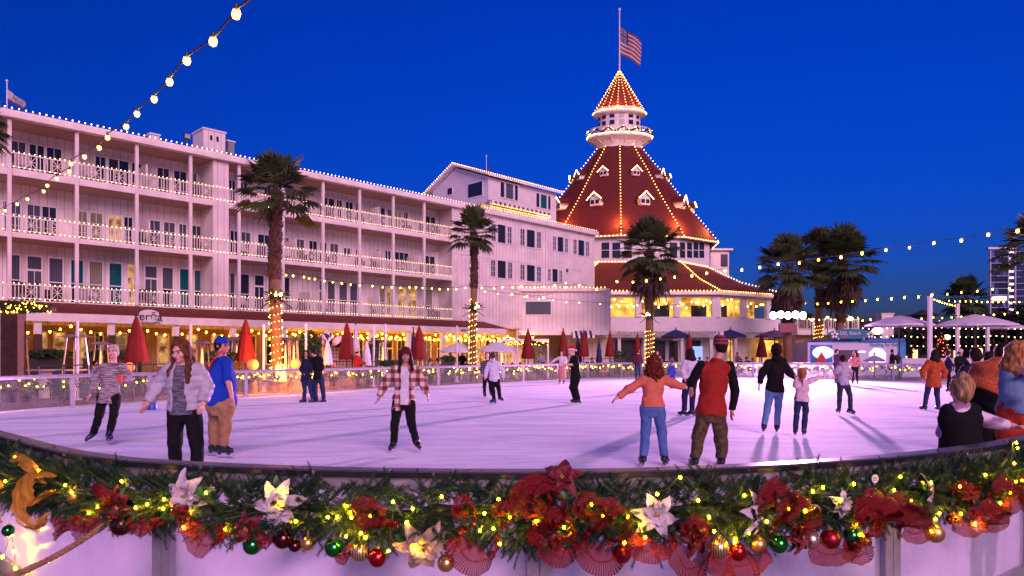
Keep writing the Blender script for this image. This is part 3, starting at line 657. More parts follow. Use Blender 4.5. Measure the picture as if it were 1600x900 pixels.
b = MB(); b.add([Vector((x,y,6.87))-OFF for x, y in ((4.3,64.4),(5.7,61.85),(18.77,61.65),(27.25,66.97),(28.45,74),(28.45,92),(5,92))], [tuple(range(7))]); b.build('soffit', M_white(), tur)
seg_wall('parapet_wall', M_lap(), DW, 3.35, 4.88)
b = MB(); b.add([Vector((x,y,4.5))-OFF for x, y in DW], [tuple(range(len(DW)))]); b.build('dining_floor', mat('brown_floor', (.1,.05,.03)), tur)
seg_wall('lintel', M_white(), DW, 6.66, 6.87)
def on_seg(px):          # point on the dining-room front for a photo column
    u = (px-HX)/F
    for A, B in zip(DW[1:-1], DW[2:]):
        ax, ay = A; dx, dy = B[0]-ax, B[1]-ay; den = dx-u*dy
        if abs(den) < 1e-6: continue
        t = (u*ay-ax)/den
        if 0 <= t <= 1: return Vector((ax+dx*t, ay+dy*t, 0)), Vector((dx, dy, 0)).normalized()
for a, c in ((904,913),(932,941),(993,1002),(1053,1062),(1113,1124),(1158,1165),(1196,1203),(1230,1237)):
    r1 = on_seg(a); r2 = on_seg(c)
    if not r1 or not r2: continue
    b = MB(); p = (r1[0]+r2[0])/2-OFF; wd = max(.3, (r2[0]-r1[0]).length); b.beam(Vector((p.x,p.y,4.86)), Vector((p.x,p.y,6.68)), wd, .30, up=(r1[1].y,-r1[1].x,0)); b.build('pillar', M_lap(), tur)
def ext_room(m, n, l, b, tc):
    t = n.new('ShaderNodeTexNoise'); t.inputs['Scale'].default_value = .9; t.inputs['Detail'].default_value = 6; l.new(tc.outputs['Object'], t.inputs[0])
    cr = n.new('ShaderNodeValToRGB'); e = cr.color_ramp.elements; e[0].position = .36; e[0].color = (.05,.018,.004,1); e[1].position = .62; e[1].color = (1,.50,.08,1)
    l.new(t.outputs[0], cr.inputs[0]); l.new(cr.outputs[0], b.inputs['Emission Color'])
ROOM = mat('lit_dining_room_wall', (.5,.3,.1), .7, emit=(1,.5,.1), estr=1.5, sample=False, extra=ext_room)  # the wall glows by itself, room light put into its emission colour
seg_wall('dining_back_wall', ROOM, [(6.4,66.2),(17.8,66.0),(25.0,70.5),(26,90)], 4.5, 6.87)
b = MB()
for px0, px1, zz in ((1022,1046,5.0),(1080,1104,5.0),(915,922,4.9),(1127,1136,5.0)):
    p = P(px0,0,65.2); q = P(px1,0,65.2); b.box(p.x-XC, q.x-XC, 65.2-YC, 65.3-YC, zz, 6.1)
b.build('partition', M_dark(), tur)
bb = thing('dining_room_pendants', 'warm pendant bulbs glowing inside the windows of the turret dining room', 'pendant lights', OFF)
me = bulb_mesh(.085, bulb_mat('pendant_glow', (1,.62,.2), 10, False))
for i in range(46):
    px = 935+i*6.3+random.uniform(-2,2); p = P(px, random.uniform(468,482), 64.5+max(0,(px-1120))*.045)-OFF; inst(me, 'bulb', bb, p)
# dining eave and hip lights
string_lights('warm string lights along the eave of the turret skirt roof', [(4.3,64.3,7.2),(5.7,61.75,7.2),(18.8,61.6,7.2),(27.3,66.9,7.2)], .33, .048, RG, 0)
string_lights('warm string lights along the top edge of the skirt roof', [(7.4,69.9,10.55),(8.6,67.5,10.6),(16.6,67.3,10.6),(20.2,70.3,10.45)], .33, .048, RG, 0)
for i_, nm in ((1,'left hip'),(2,'middle hip'),(3,'right hip')):
    string_lights('warm string lights down the %s of the red skirt roof' % nm, [Vector(A[i_])+Vector((0,-.1,.12)) for A in (RING_I, RING_M, RING_O)], .33, .050, RG, 0)
string_lights('warm string lights up the left edge of the skirt roof', [Vector(A[0])+Vector((0,-.1,.12)) for A in (RING_I, RING_M, RING_O)], .33, .050, RG, 0)
# ground floor of the turret
GW2 = [(8.2,64.6),(18.0,64.4),(25.8,68.8),(27,76)]
seg_wall('ground_floor_wall', M_lap(), GW2, -.05, 3.36)
b = MB(); b.add([Vector((x,y,3.355))-OFF for x, y in DW], [tuple(range(len(DW)))]); b.build('porch_ceiling', M_white(), tur)
seg_wall('porch_fascia', M_white(), [(6.1,62.25),(18.6,62.1),(26.7,67.3)], 2.98, 3.34)
for px0, px1, m in ((962,1002,'dark'),(1012,1040,'dark'),(1046,1060,'dark'),(1075,1095,'dark')):
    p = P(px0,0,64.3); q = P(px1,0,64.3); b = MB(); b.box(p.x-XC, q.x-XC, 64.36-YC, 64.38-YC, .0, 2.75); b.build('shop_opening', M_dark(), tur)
p = P(1082,0,64.3); b = MB(); b.box(p.x-XC, p.x+.95-XC, 64.34-YC, 64.355-YC, .9, 2.2); b.build('shop_screen', mat('blue_screen', (.1,.2,.5), .3, nscale=3, namt=.4, emit=(.25,.35,1), estr=1.3, sample=False), tur)
for px in (941, 968, 1008, 1066, 1112, 1150, 1190, 1228):
    r1 = on_seg(px); 
    if r1: b = MB(); p = r1[0]-OFF; b.box(p.x-.14, p.x+.14, p.y+.05, p.y+.33, -.05, 2.975); b.build('column', M_white(), tur)
b = MB()
for i in range(60):
    px = 945+i*5
    r1 = on_seg(px)
    if r1 and px < 1232:
        p = r1[0]-OFF; n_ = Vector((r1[1].y, -r1[1].x, 0)); b.beam(Vector((p.x,p.y,3.44)), Vector((p.x,p.y,3.44))+n_*1.0, .07, .16)
r1, r2 = on_seg(945)[0], on_seg(1118)[0]
b.beam(Vector((r1.x,r1.y-.7,3.34))-OFF, Vector((r2.x,r2.y-.7,3.34))-OFF, .14, .10)
b.build('pergola', M_white(), tur)
p = P(1125,0,66); b = MB(); b.box(p.x-XC, p.x+1.2-XC, 66.0-YC, 66.1-YC, .2, 2.8); b.build('lit_doorway', ROOM, tur)
p = P(1202,0,66.3); b = MB(); b.box(p.x-XC-1, p.x+1.1-XC, 66.9-YC, 67.0-YC, .2, 2.8); b.build('lit_doorway', ROOM, tur)
# square bay east of the drum
b = MB(); p0, p1 = P(1110,0,77).x-XC, P(1139,0,77).x-XC; b.box(p0, p1, 2, 8, 9.0, 13.1); b.build('bay_wall', M_lap(), tur)
b = MB(); b.box(p0-.2, p1+.35, 1.6, 8.3, 13.103, 13.3); b.build('bay_roof', M_white(), tur)
for i in range(3):
    b = MB(); b.box(p1+.003, p1+.03, 2.4+i*1.7, 3.6+i*1.7, 11.2, 12.7); b.build('window', pane_mat('dark'), tur)
b = MB(); b.box(P(1126,0,77).x-XC, P(1137,0,77).x-XC, 1.97, 1.997, 11.3, 12.7); b.build('window', pane_mat('dark'), tur)
# flagpoles and flags
def flag(name, label, base, top, w_, h, m, mats, droop=.62, pr=.035, zf=.12, wave=.25):
    t = thing(name, label, 'flag', base); hgt = top-base.z
    b = MB(); b.tube([(0,0,0),(0,0,hgt)], [pr*1.3, pr], 8); b.ball((0,0,hgt+pr*2), pr*2.4, 8, 6); b.build('pole', mat('pole_white', (.7,.66,.68), .4), t)
    nx, nz = 26, 26; me = MB()
    for i in range(nx+1):
        for j in range(nz+1):
            u, v = i/nx, j/nz
            x = .03+u*w_*.86; z = hgt-zf*hgt-v*h-u*w_*droop*(1-.25*v); y = wave*math.sin(u*7+v*1.5)*u**.7
            x += .06*math.sin(v*5)*u
            me.v.append((x, y, z))
    def fm(i, j): return m((i+.5)/nx, (j+.5)/nz)
    for i in range(nx):
        for j in range(nz): me.f.append((i*(nz+1)+j, i*(nz+1)+j+1, (i+1)*(nz+1)+j+1, (i+1)*(nz+1)+j)); me.mi.append(fm(i, j))
    me.build('cloth', mats, t, True); return t
RED = mat('flag_red', (.20,.008,.015), .7); WHT = mat('flag_white', (.42,.38,.42), .7); NVY = mat('flag_navy', (.012,.018,.09), .7)
def us(u, v):
    if u < .4 and v < 7/13:
        return 1 if (int(u/.4*11) % 2 == 1 and int(v/(7/13)*13) % 2 == 1) else 2
    return 0 if int(v*13) % 2 == 0 else 1
flag('national_flag', 'stars and stripes flag flying on the tall pole above the turret', Vector((XC, YC, 32.4)), EYE+(HY-17)/SP, 2.75, 3.1, us, [RED, WHT, NVY], .62, .07, .24)
def ca(u, v): return 0 if v > .8 else (2 if (.35 < u < .75 and .25 < v < .55 and random.random() < .7) else 1)
b0 = LW(T(11,6), 6, 12.5); flag('state_flag', 'white flag with red bottom stripe on a pole above the far left roof', b0, EYE+(HY-128)/F*b0.y, .85, .55, ca, [RED, WHT, mat('flag_brown', (.12,.06,.04), .8)], .62, .03, .12)
b0 = LW(T(760,7), 7, 15.6); flag('small_flag', 'small dark drooping flag on a thin pole above the rooftop storey', b0, EYE+(HY-244)/F*b0.y, .9, .6, lambda u, v: 0 if int(v*5) % 2 else 2, [RED, WHT, NVY], 1.6, .025, .2)
# eave lights of the wing
EL = bulb_mat('eave_glow', (1.0, .66, .36), 5, False)
string_lights('long row of white string lights along the roof edge of the balcony wing', [LW(-1.2, -.42, 12.64), LW(TE, -.42, 12.64), LW(T(928), -.42, 12.64)], .262, .032, EL, .008, limit=100)
string_lights('row of warm lights along the roof edge of the low pavilion', [(x0-.3,54.95,6.86), (7.7,54.95,6.86)], .30, .038, RG, .008)
q0 = LW(tc0-.5, DEP-.5, zc+.2); q1 = LW(tE+.5, DEP-.5, zc+.2); q2 = LW(tc0-.5, DEP+gl_*.55, zc+1.87); q3 = LW(tc0-.5, y2, zc-.7)
string_lights('row of warm string lights round the rooftop storey gable and eave', [q3, q2, q0, q1], .26, .036, RG, .008)
string_lights('curved row of lights along the rooftop balcony awning and rail', [LW(ta, DEP-1.85, za-.05), LW(tb, DEP-1.85, za-.05), LW(tb, DEP-1.7, 13.5), LW(ta, DEP-1.7, 13.5)], .24, .034, RG, 0)

# chairs on the balconies, seen through the rails
rg_ = random.Random(12); CHM = mat('white_wicker', (.55,.50,.50), .7); CHD = mat('dark_wicker', (.05,.035,.03), .7)
def balcony_chair(t_, z_, m_, lab):
    c = thing('balcony_chair', lab, 'chair', LW(t_, 1.0, z_), FA+rg_.uniform(-.6,.6), 'chairs on the hotel balconies'); b = MB(); b.box(-.24,.24,-.24,.24,.36,.44); b.build('seat', m_, c)
    b = MB(); b.box(-.24,.24,.20,.25,.445,.92); b.build('backrest', m_, c); 
    for xa, xb in ((-.27,-.243),(.243,.27)): b = MB(); b.box(xa,xb,-.24,.24,.0,.62); b.build('arm', m_, c)
ORD = ['first','second','third','fourth','fifth','sixth','seventh','eighth','ninth','tenth']
for li, (z_, nm) in enumerate(((10.03,'top'),(7.13,'middle'),(4.03,'lowest'))):
    for k in range(10):
        for q in ((.7, 'left') , (1.9, 'right')):
            if rg_.random() < .55: dk_ = rg_.random() < .5; balcony_chair(pt[4+k]+q[0] if 4+k < len(pt) else 1, z_, CHD if dk_ else CHM, '%s chair at the %s of the %s bay of the %s balcony' % ('dark' if dk_ else 'white', q[1], ORD[k], nm))
# ================================================================== FLOODLIGHT on the palm by the dining room
FLX = P(1231, 493, 48.2)
fl = thing('floodlight', 'blinding floodlights, row widened for glare, strapped to the shaggy palm beside the dining room', 'floodlight', FLX)
BM = mat('black_metal', (.02,.02,.022), .5)
for s in range(5):  # extra heads added to spread the lamp as wide as its glare
    x = (s-2)*.52; zz = .06*(s % 2); h_ = MB(); prof = [(.12,.22),(.24,.12),(.27,-.02),(.27,-.06)]; n = 16
    h_.add([(x+r_*math.cos(2*math.pi*k/n), y_, zz+r_*math.sin(2*math.pi*k/n)) for r_, y_ in prof for k in range(n)], [(i*n+k, i*n+(k+1) % n, (i+1)*n+(k+1) % n, (i+1)*n+k) for i in range(3) for k in range(n)]); h_.build('housing', BM, fl)
    h_ = MB(); h_.add([(x, -.10, zz)]+[(x+.25*math.cos(2*math.pi*k/n), -.05, zz+.25*math.sin(2*math.pi*k/n)) for k in range(n)], [(0, 1+k, 1+(k+1) % n) for k in range(n)]); h_.build('lens', mat('flood_lens', (1,.9,.95), .3, emit=(1,.72,.86), estr=30, sample=False), fl)
b = MB(); b.beam((-1.2,.26,-.05), (1.2,.26,-.05), .06); b.beam((-.45,.08,-.6),(-.45,.08,.25), .05); b.beam((.45,.08,-.6),(.45,.08,.25), .05); b.build('bracket', BM, fl)
b = MB(); b.box(-.62,.62,-.1,.12,-1.2,-.55); b.build('ballast', mat('pink_box', (.2,.06,.08), .6), fl)
ld = bpy.data.lights.new('flood_beam', 'SPOT'); lo = bpy.data.objects.new('flood_beam', ld); COL.objects.link(lo)
lo.location = FLX+Vector((-.1, -.5, .1)); ld.energy = 110000; ld.color = (1, .42, .86); ld.spot_size = R(86); ld.spot_blend = 1.0; ld.shadow_soft_size = .45
dv = Vector((-1.5, 6.0, 2.2))-lo.location; lo.rotation_euler = dv.to_track_quat('-Z', 'Y').to_euler()

# ================================================================== PALMS
FROND = mat('palm_frond_green', (.048,.078,.020), .55, nscale=1.2, namt=.45)
FRONDD = mat('dead_palm_frond', (.045,.027,.016), .85, nscale=2, namt=.4)
BARK = mat('shaggy_palm_bark', (.065,.030,.018), .9, nscale=5, namt=.5, bump=.8, bscale=10)
BARKS = mat('smooth_palm_bark', (.20,.10,.05), .85, nscale=4, namt=.3, bump=.5, bscale=18)
TRB = bulb_mat('trunk_fairy_glow', (1.0, .50, .05), 13, True)
def frond(b, rng, az_, el, petL, fanR, nseg=22, droop=.35):
    """fan palm leaf: petiole plus pleated segments spreading from its tip"""
    d = Vector((math.cos(az_)*math.cos(el), math.sin(az_)*math.cos(el), math.sin(el)))
    side = Vector((-math.sin(az_), math.cos(az_), 0)); up = side.cross(d)*-1
    if up.z < 0 and el < 1.2: up = -up
    tip = d*petL+Vector((0,0,-droop*petL*.25))
    b.beam((0,0,0), tip, .035, .02)
    dd = (d+Vector((0,0,-droop*.5))).normalized()
    for i in range(nseg):
        f = (i/(nseg-1)-.5)*2; a = f*R(100)+rng.uniform(-.05,.05)
        v = dd*math.cos(a)+side*math.sin(a); L_ = fanR*(1-.28*abs(f)**2)*rng.uniform(.85,1.08)
        w_ = fanR*.062; s2 = dd*(-math.sin(a))+side*math.cos(a)
        base = tip; m = tip+v*L_*.55+up*.03; e = tip+v*L_+Vector((0,0,-(.08+droop*.7)*L_*rng.uniform(.2,.6)))
        k = len(b.v); fold = up*(.02 if i % 2 else -.02)
        b.v += [tuple(base), tuple(m-s2*w_+fold), tuple(m+s2*w_-fold), tuple(e)]
        b.f += [(k, k+1, k+2), (k+1, k+3, k+2)]; b.mi += [b.cur]*2
def palm(label, px, Y, ybase, ycrown, crown_r, tw, shag=(0, 1), n=46, skirt=0, wrap=None, seed=1, tilt=0.0, skl=1.0, zbot=-.03, name='palm_tree', pxc=None):
    rng = random.Random(seed); base = P(px, 551, Y); base.z = zbot; top = P(pxc or px, ycrown, Y); h = top.z-zbot
    t = thing(name, label, 'palm tree', base, group=None)
    dx = top.x-base.x
    def ax(f): return Vector((dx*f+.10*math.sin(f*2.3+seed)*math.sin(f*math.pi), .08*math.sin(f*3+seed)*f, h*f))
    N = 40; b = MB(); sh0 = shag[0]
    def tube_rough(f0, f1, r0, rough, m, nm):
        b = MB(); nn = 14; k = max(6, int((f1-f0)*60)); pts = [ax(f0+(f1-f0)*i/k) for i in range(k+1)]; vs = []
        for i, p in enumerate(pts):
            f = i/k
            for j in range(nn):
                a = 2*math.pi*j/nn; r = r0*(1+(rng.random()-.5)*rough*2+(.12 if (i+j) % 3 == 0 else 0)*rough*2); vs.append(p+Vector((math.cos(a)*r, math.sin(a)*r, (rng.random()-.5)*rough*.1)))
        b.add(vs, [(i*nn+j, i*nn+(j+1) % nn, (i+1)*nn+(j+1) % nn, (i+1)*nn+j) for i in range(k) for j in range(nn)])
        if rough > .1:      # cut leaf bases
            for i in range(int((f1-f0)*h*26)):
                f = rng.uniform(f0, f1); a = rng.uniform(0, 6.28); o = Vector((math.cos(a), math.sin(a), 0)); p = ax(f)+o*r0*.9
                b.beam(p, p+o*r0*.5+Vector((0,0,r0*rng.uniform(.5,1.0))), r0*.35, r0*.10)
        return b.build(nm, m, t)
    tr = tube_rough(0, shag[0]+.004, tw, .05, BARKS, 'trunk') if shag[0] > 0 else None
    tube_rough(shag[0], 1, tw*1.12, .16, BARK, 'shaggy_trunk' if tr else 'trunk')
    c = MB(); pos = ax(1.0)
    for i in range(n):
        f = (i+.5)/n; el = R(84)-R(112)*f**1.15+rng.uniform(-.12,.12); a = i*2.39996+rng.uniform(-.2,.2)
        q = MB(); frond(q, rng, a, el, crown_r*rng.uniform(.45,.72), crown_r*rng.uniform(.46,.58), 22, .12+.42*f)
        c.add([Vector(v)+pos+Vector((0,0,-.25*f)) for v in q.v], q.f)
    c.build('crown', FROND, t)
    if skirt:
        c = MB()
        for i in range(skirt):
            el = R(-48)-R(36)*rng.random(); a = i*2.39996
            q = MB(); frond(q, rng, a, el, crown_r*skl*rng.uniform(.35,.65), crown_r*.50*skl, 14, .9)
            c.add([Vector(v)*1.0+pos+Vector((0,0,-.3-rng.random()*crown_r*.35*skl)) for v in q.v], q.f)
        c.build('dead_fronds', FRONDD, t)
    if wrap:      # fairy lights wound round the trunk
        f0, f1 = wrap; s = thing('string_lights', 'fairy lights wound round the trunk of ' + label.split(' ', 1)[1] if False else 'fairy lights spiralling up the trunk of the ' + label, 'string lights', base)
        s['label'] = ('fairy lights wound round the ' + label)[:200]
        pts = []; turns = (f1-f0)*h*3.2
        for i in range(int(turns*14)): 
            f = i/(turns*14); a = f*turns*2*math.pi; pts.append(ax(f0+(f1-f0)*f)+Vector((math.cos(a), math.sin(a), 0))*(tw*1.10+.03))
        b = MB(); b.tube(pts, .008, 3); b.build('cable', mat('black_cable', (.012,.012,.014), .5), s); fairy('fairy_lights', pts, .17, .022, TRB, s, .02)
    return t, ax
PALM = []
PALM.append(palm('palm tree nearest the left with a bow on its trunk', 433, 29, 575, 300, 1.75, .22, (.56, 1), 38, 0, (.02, .52), 3))
PALM.append(palm('slim palm tree with brightly lit trunk before the hotel corner', 740, 40, 560, 362, 1.5, .19, (.62, 1), 40, 0, (.02, .55), 5))
PALM.append(palm('bushy palm tree standing in front of the turret', 1014, 50, 560, 392, 2.45, .27, (.50, 1), 58, 30, (.02, .36), 8, skl=1.0))
PALM.append(palm('shaggy palm tree carrying the floodlights', 1232, 49, 560, 418, 2.5, .30, (.45, 1), 50, 30, None, 11, skl=.95))
PALM.append(palm('tallest palm tree of the group of three', 1276, 57, 560, 398, 2.3, .30, (.55, 1), 44, 14, (.02, .42), 14, skl=.7, pxc=1282))
PALM.append(palm('wide palm tree at the right of the group of three', 1310, 53, 560, 408, 2.8, .31, (.45, 1), 54, 34, None, 17, skl=.95, pxc=1318))
palm('dark palm tree behind the white parasols at right', 1508, 75, 560, 468, 2.6, .3, (.1, 1), 40, 12, None, 21)
palm('palm tree whose frond tips reach in at the right edge', 1622, 30, 560, 385, 1.7, .22, (.1, 1), 40, 0, None, 23)
palm('palm tree whose frond tips reach in at the left edge', -38, 20, 560, 193, .88, .2, (.2, 1), 36, 0, None, 25)
# bows and wreath sprays on the trunks
for px, Y, y, s in ((433,29,464,.9),(740,40,482,.85),(1014,50,494,.95)):
    p = P(px, y, Y-.28); t = thing('trunk_bow', {433: 'dark evergreen bow on the trunk of the leftmost palm', 740: 'dark bow tied on the slim brightly lit palm trunk', 1014: 'evergreen bow with lights on the palm before the turret'}[px], 'bow', p)
    b = MB(); rng = random.Random(px)
    for i in range(34):
        a = rng.uniform(0, 6.28); r = rng.uniform(.3, .85)*s; e = Vector((math.cos(a)*r, -.12+rng.uniform(-.1,.1), math.sin(a)*r*.45+.05)); b.beam((0,0,0), e, .07, .03)
    for sg in (-1, 1): b.beam((0,-.05,0), (sg*.75*s,-.1,-.55*s), .12, .03); b.beam((0,-.05,0), (sg*.6*s,-.1,.25*s), .22, .04)
    b.build('sprays', mat('dark_evergreen', (.02,.03,.015), .8, nscale=8, namt=.4), t)
    me = bulb_mesh(.055, bulb_mat('bow_bulb', (1,.6,.2), 25, True)); 
    for i in range(3): inst(me, 'bulb', t, (rng.uniform(-.3,.3), -.2, rng.uniform(-.1,.2)))

# ================================================================== FESTOONS
BG = bulb_mat('festoon_glow', (1.0, .56, .022), 24, True)
BIG = bulb_mat('festoon_glow_large', (1.0, .60, .025), 30, True)
def sag(a, c, s, n=16): return [a+(c-a)*(i/n)-Vector((0,0,s*4*(i/n)*(1-i/n))) for i in range(n+1)]
# upper-left string, from above the camera to the hotel front
PX = [(8,329),(27,319),(43,311),(68,299),(74,290),(89,279),(108,268),(111,256),(132,245),(155,231),(168,215),(197,198),(214,178),(241,155),(265,128),(292,95),(333,65),(369,22)]
YY = [25,23.2,21.6,20,18.6,17.3,16,14.8,13.6,12.4,11.3,10.2,9.2,8.2,7.4,6.6,5.9,5.3]
st = thing('string_lights', 'long string of large glowing bulbs rising from the hotel into the upper left sky', 'string lights', P(-20,345,28))
base = P(-20,345,28); pts = [P(x+1, y-7, Y)-base for (x, y), Y in zip(PX, YY)]; pts = [P(-20,338,28)-base]+pts+[P(395,-6,4.9)-base, P(470,-90,4.2)-base]
b = MB(); b.tube(crom(pts, 4), .010, 5); b.build('cable', mat('black_cable', (.012,.012,.014), .5), st)
me = bulb_mesh(.026, BIG); halo_mesh = bulb_mesh(.043, mat('bulb_halo_shell', (1,.8,.5), .4, emit=(1,.50,.22), estr=1.3, alpha=.38, sample=False)); sk = MB(); sk.lathe((0,0,.03), [(.02,0),(.018,.05),(.006,.06)], 8); skm = sk.mesh('socket', mat('black_cable', (.012,.012,.014)))
for (x, y), Y in zip(PX, YY):
    r_ = .85+Y*.016; o = inst(me, 'bulb', st, P(x, y, Y)-base, sc=r_); inst(skm, 'socket', o, (0,0,0)); inst(halo_mesh, 'globe', o, (0,0,0))  # the globe is an added glowing shell imitating the halo of the bulb
# string running right across the palms to the upper right
def festoon(label, pxs, Y0, Y1, r, m=BG, drop=.10, wire=.012):
    pts = []; n = len(pxs); t = thing('string_lights', label, 'string lights', P(*pxs[0], Y0)); base = P(*pxs[0], Y0)
    ps = [P(x, y, Y0+(Y1-Y0)*(i/(n-1)))-base for i, (x, y) in enumerate(pxs)]
    b = MB(); b.tube([p+Vector((0,0,drop)) for p in ps], wire, 4); b.build('cable', mat('black_cable', (.012,.012,.014), .5), t)
    for p in ps: inst(bulb_mesh(r*.68, m), 'bulb', t, p, sc=random.uniform(.85, 1.1))
    return t
festoon('festoon of warm bulbs crossing in front of the turret and rising to the right edge', [(800,460),(823,463),(849,465),(884,449),(905,446),(932,452),(964,440),(989,441),(1010,439),(1032,436),(1054,433),(1081,431),(1104,427),(1133,423),(1159,422),(1187,418),(1216,413),(1249,411),(1279,406),(1314,402),(1347,396),(1384,391),(1421,387),(1459,380),(1502,376),(1544,367),(1590,361),(1625,356)], 46, 26, .085)
festoon('lower festoon of warm bulbs from the dining room eave to the tall white pole', [(1258,474),(1277,475),(1294,474),(1314,472),(1332,471),(1352,470),(1371,468),(1393,467),(1413,465),(1435,464),(1456,461)], 55, 38, .085)
festoon('festoon of warm bulbs from the tall white pole to the right edge', [(1456,461),(1480,460),(1502,457),(1527,455),(1551,452),(1577,451),(1605,449)], 38, 34, .07)
festoon('string of small warm bulbs sagging across the lower balcony to the corner palm', [(437,427),(447,430),(458,431),(475,433),(483,435),(492,436),(507,439),(520,441),(534,443),(548,445),(562,446),(582,447),(598,449),(612,449),(626,450),(640,449),(650,449),(660,450),(675,451),(687,452),(700,452),(713,452),(727,450),(740,448)], 29, 40, .055)
festoon('festoon of warm bulbs from the corner palm to the low pavilion', [(740,450),(753,450),(772,451),(785,449),(801,449),(815,448),(835,449),(850,448),(867,446),(884,442)], 40, 53, .07)
festoon('thin festoon of small bulbs dropping from the corner palm across the pavilion wall', [(742,452),(758,456),(778,459),(798,461),(820,464),(842,467),(864,469),(885,472),(905,473),(938,475),(964,476),(996,477),(1030,477),(1060,478)], 40, 52, .05)
festoon('row of small warm bulbs above the parasols at far right', [(1455,466),(1468,470),(1483,470),(1492,471),(1500,471),(1509,471),(1517,471),(1526,471),(1534,472),(1543,472),(1551,472),(1560,472),(1568,472),(1577,472),(1585,472),(1593,472)], 44, 44, .05)
festoon('sagging cluster of bulbs between the tall and the short white pole', [(1456,466),(1460,468),(1464,470),(1468,472),(1472,473),(1476,474),(1480,475),(1484,476),(1488,477),(1492,478),(1495,479)], 38, 46, .05)
festoon('string of warm bulbs over the white parasol tops', [(1280,500),(1305,500),(1330,499),(1348,501),(1360,499),(1384,499),(1397,499),(1412,499),(1427,499),(1440,498),(1458,496),(1472,497),(1487,496),(1502,495),(1520,494),(1537,493),(1553,492),(1570,491),(1590,489)], 46, 44, .07)
for i, (y, Y) in enumerate(((513, 50), (526, 52), (540, 60))):
    festoon(('upper', 'middle', 'lower')[i]+' row of tiny bulbs strung behind the white parasols', [(1348+k*9.5, y+1.2*math.sin(k*.8)) for k in range(27)], Y, Y, .05, bulb_mat('tiny_glow', (1,.55,.18), 14, False), wire=.006)
for px, y0, y1, Y, lab in ((1453,462,600,38,'tall white light pole in front of the parasols'),(1496,474,560,46,'shorter white light pole between the parasols'),(1543,505,560,47,'white pole under the far right parasol'),(121,500,585,23.5,'slim white pole before the verandah, leftmost'),(298,506,585,27,'slim white pole behind the woman in the puffy jacket'),(412,506,580,28.5,'slim white pole left of the nearest palm'),(478,505,575,30,'slim white pole right of the nearest palm'),(584,508,570,33,'slim white pole behind the white parasols'),(602,505,572,34,'white pole before the lit french doors'),(714,508,568,38,'white pole left of the slim lit palm'),(808,514,565,43,'white pole left of the red parasol by the long canopy')):
    p = P(px, y0, Y); b = MB(); r_ = .05 if px < 1000 else .13; b.tube([(0,0,0),(0,0,p.z)], r_, 8); b.lathe((0,0,0), [(r_*3,0),(r_*3,.05),(r_,.06)], 10)
    o = b.build('light_pole', mat('white_pole_paint', (.72,.68,.72), .45), None, loc=(p.x, Y, -.03)); tag(o, lab, 'pole', 'white poles')
# hanging bulbs under the verandah: swags between the columns, lighting the front
VB = bulb_mat('verandah_bulb', (1.0, .36, .012), 90, True)
for k in range(0, 14):
    t0 = .99+2.88*k-1.4; t1 = t0+2.88
    if t1 > T(850, -1.2): break
    pts = [LW(t0+(t1-t0)*i/10, -1.3, 2.82-.34*math.sin(math.pi*i/10)) for i in range(11)]
    lab = 'swag of warm bulbs under the verandah, %s bay' % (['first', 'second', 'third', 'fourth', 'fifth', 'sixth', 'seventh', 'eighth', 'ninth', 'tenth', 'eleventh', 'twelfth', 'thirteenth', 'fourteenth'][k]+' visible from the left')
    string_lights(lab, pts, .37 if k > 4 else .42, .045 if k < 5 else .06, VB, .006, group='verandah bulb swags')
    if k >= 5: string_lights('inner '+lab, [p-W*-1.6+Vector((0,0,.05)) for p in pts], .6, .06, VB, .006, group='verandah bulb swags')

# ================================================================== PARASOLS, HEATERS, FURNITURE
def parasol_closed(label, px, ytop, ybot, Y, wpx, m, group='closed parasols'):
    top = P(px, ytop, Y); zb = P(px, ybot, Y).z; h = top.z-zb; r = wpx/F*Y/2; rng = random.Random(int(px))
    t = thing('closed_parasol', label, 'parasol', (top.x, Y, -.03), rng.uniform(0, 6), group)
    b = MB(); b.tube([(0,0,0),(0,0,top.z+.03)], .03, 8); b.ball((0,0,top.z+.06), .05, 8, 6); b.build('pole', mat('dark_pole', (.04,.03,.03), .5), t)
    b = MB(); n = 32; vs = []; prof = [(0,.10),(.08,.22),(.25,.42),(.40,.56),(.42,.62),(.70,.82),(.93,1.0),(1.0,.93)]
    for f, k in prof:
        for j in range(n):
            a = 2*math.pi*j/n; pl = 1-.22*(j % 4 == 0)-.10*(j % 4 == 2); vs.append((math.cos(a)*r*k*pl, math.sin(a)*r*k*pl, top.z-h*f-(.04 if j % 4 else 0)*(f > .9)))
    b.add(vs, [(i*n+j, i*n+(j+1) % n, (i+1)*n+(j+1) % n, (i+1)*n+j) for i in range(len(prof)-1) for j in range(n)]); b.build('canopy', m, t, True)
    b = MB(); b.lathe((0,0,top.z-h*.41), [(r*.60,0),(r*.60,.06)], 16); b.build('strap', m, t)
    b = MB(); b.lathe((0,0,0), [(.28,0),(.28,.07),(.05,.09)], 16); b.build('base', mat('dark_pole', (.04,.03,.03)), t)
    return t
REDC = mat('red_parasol_canvas', (.19,.004,.003), .8, nscale=4, namt=.25); WHC = mat('white_parasol_canvas', (.66,.60,.70), .8, nscale=4, namt=.1); NVC = mat('navy_parasol_canvas', (.012,.014,.10), .8)
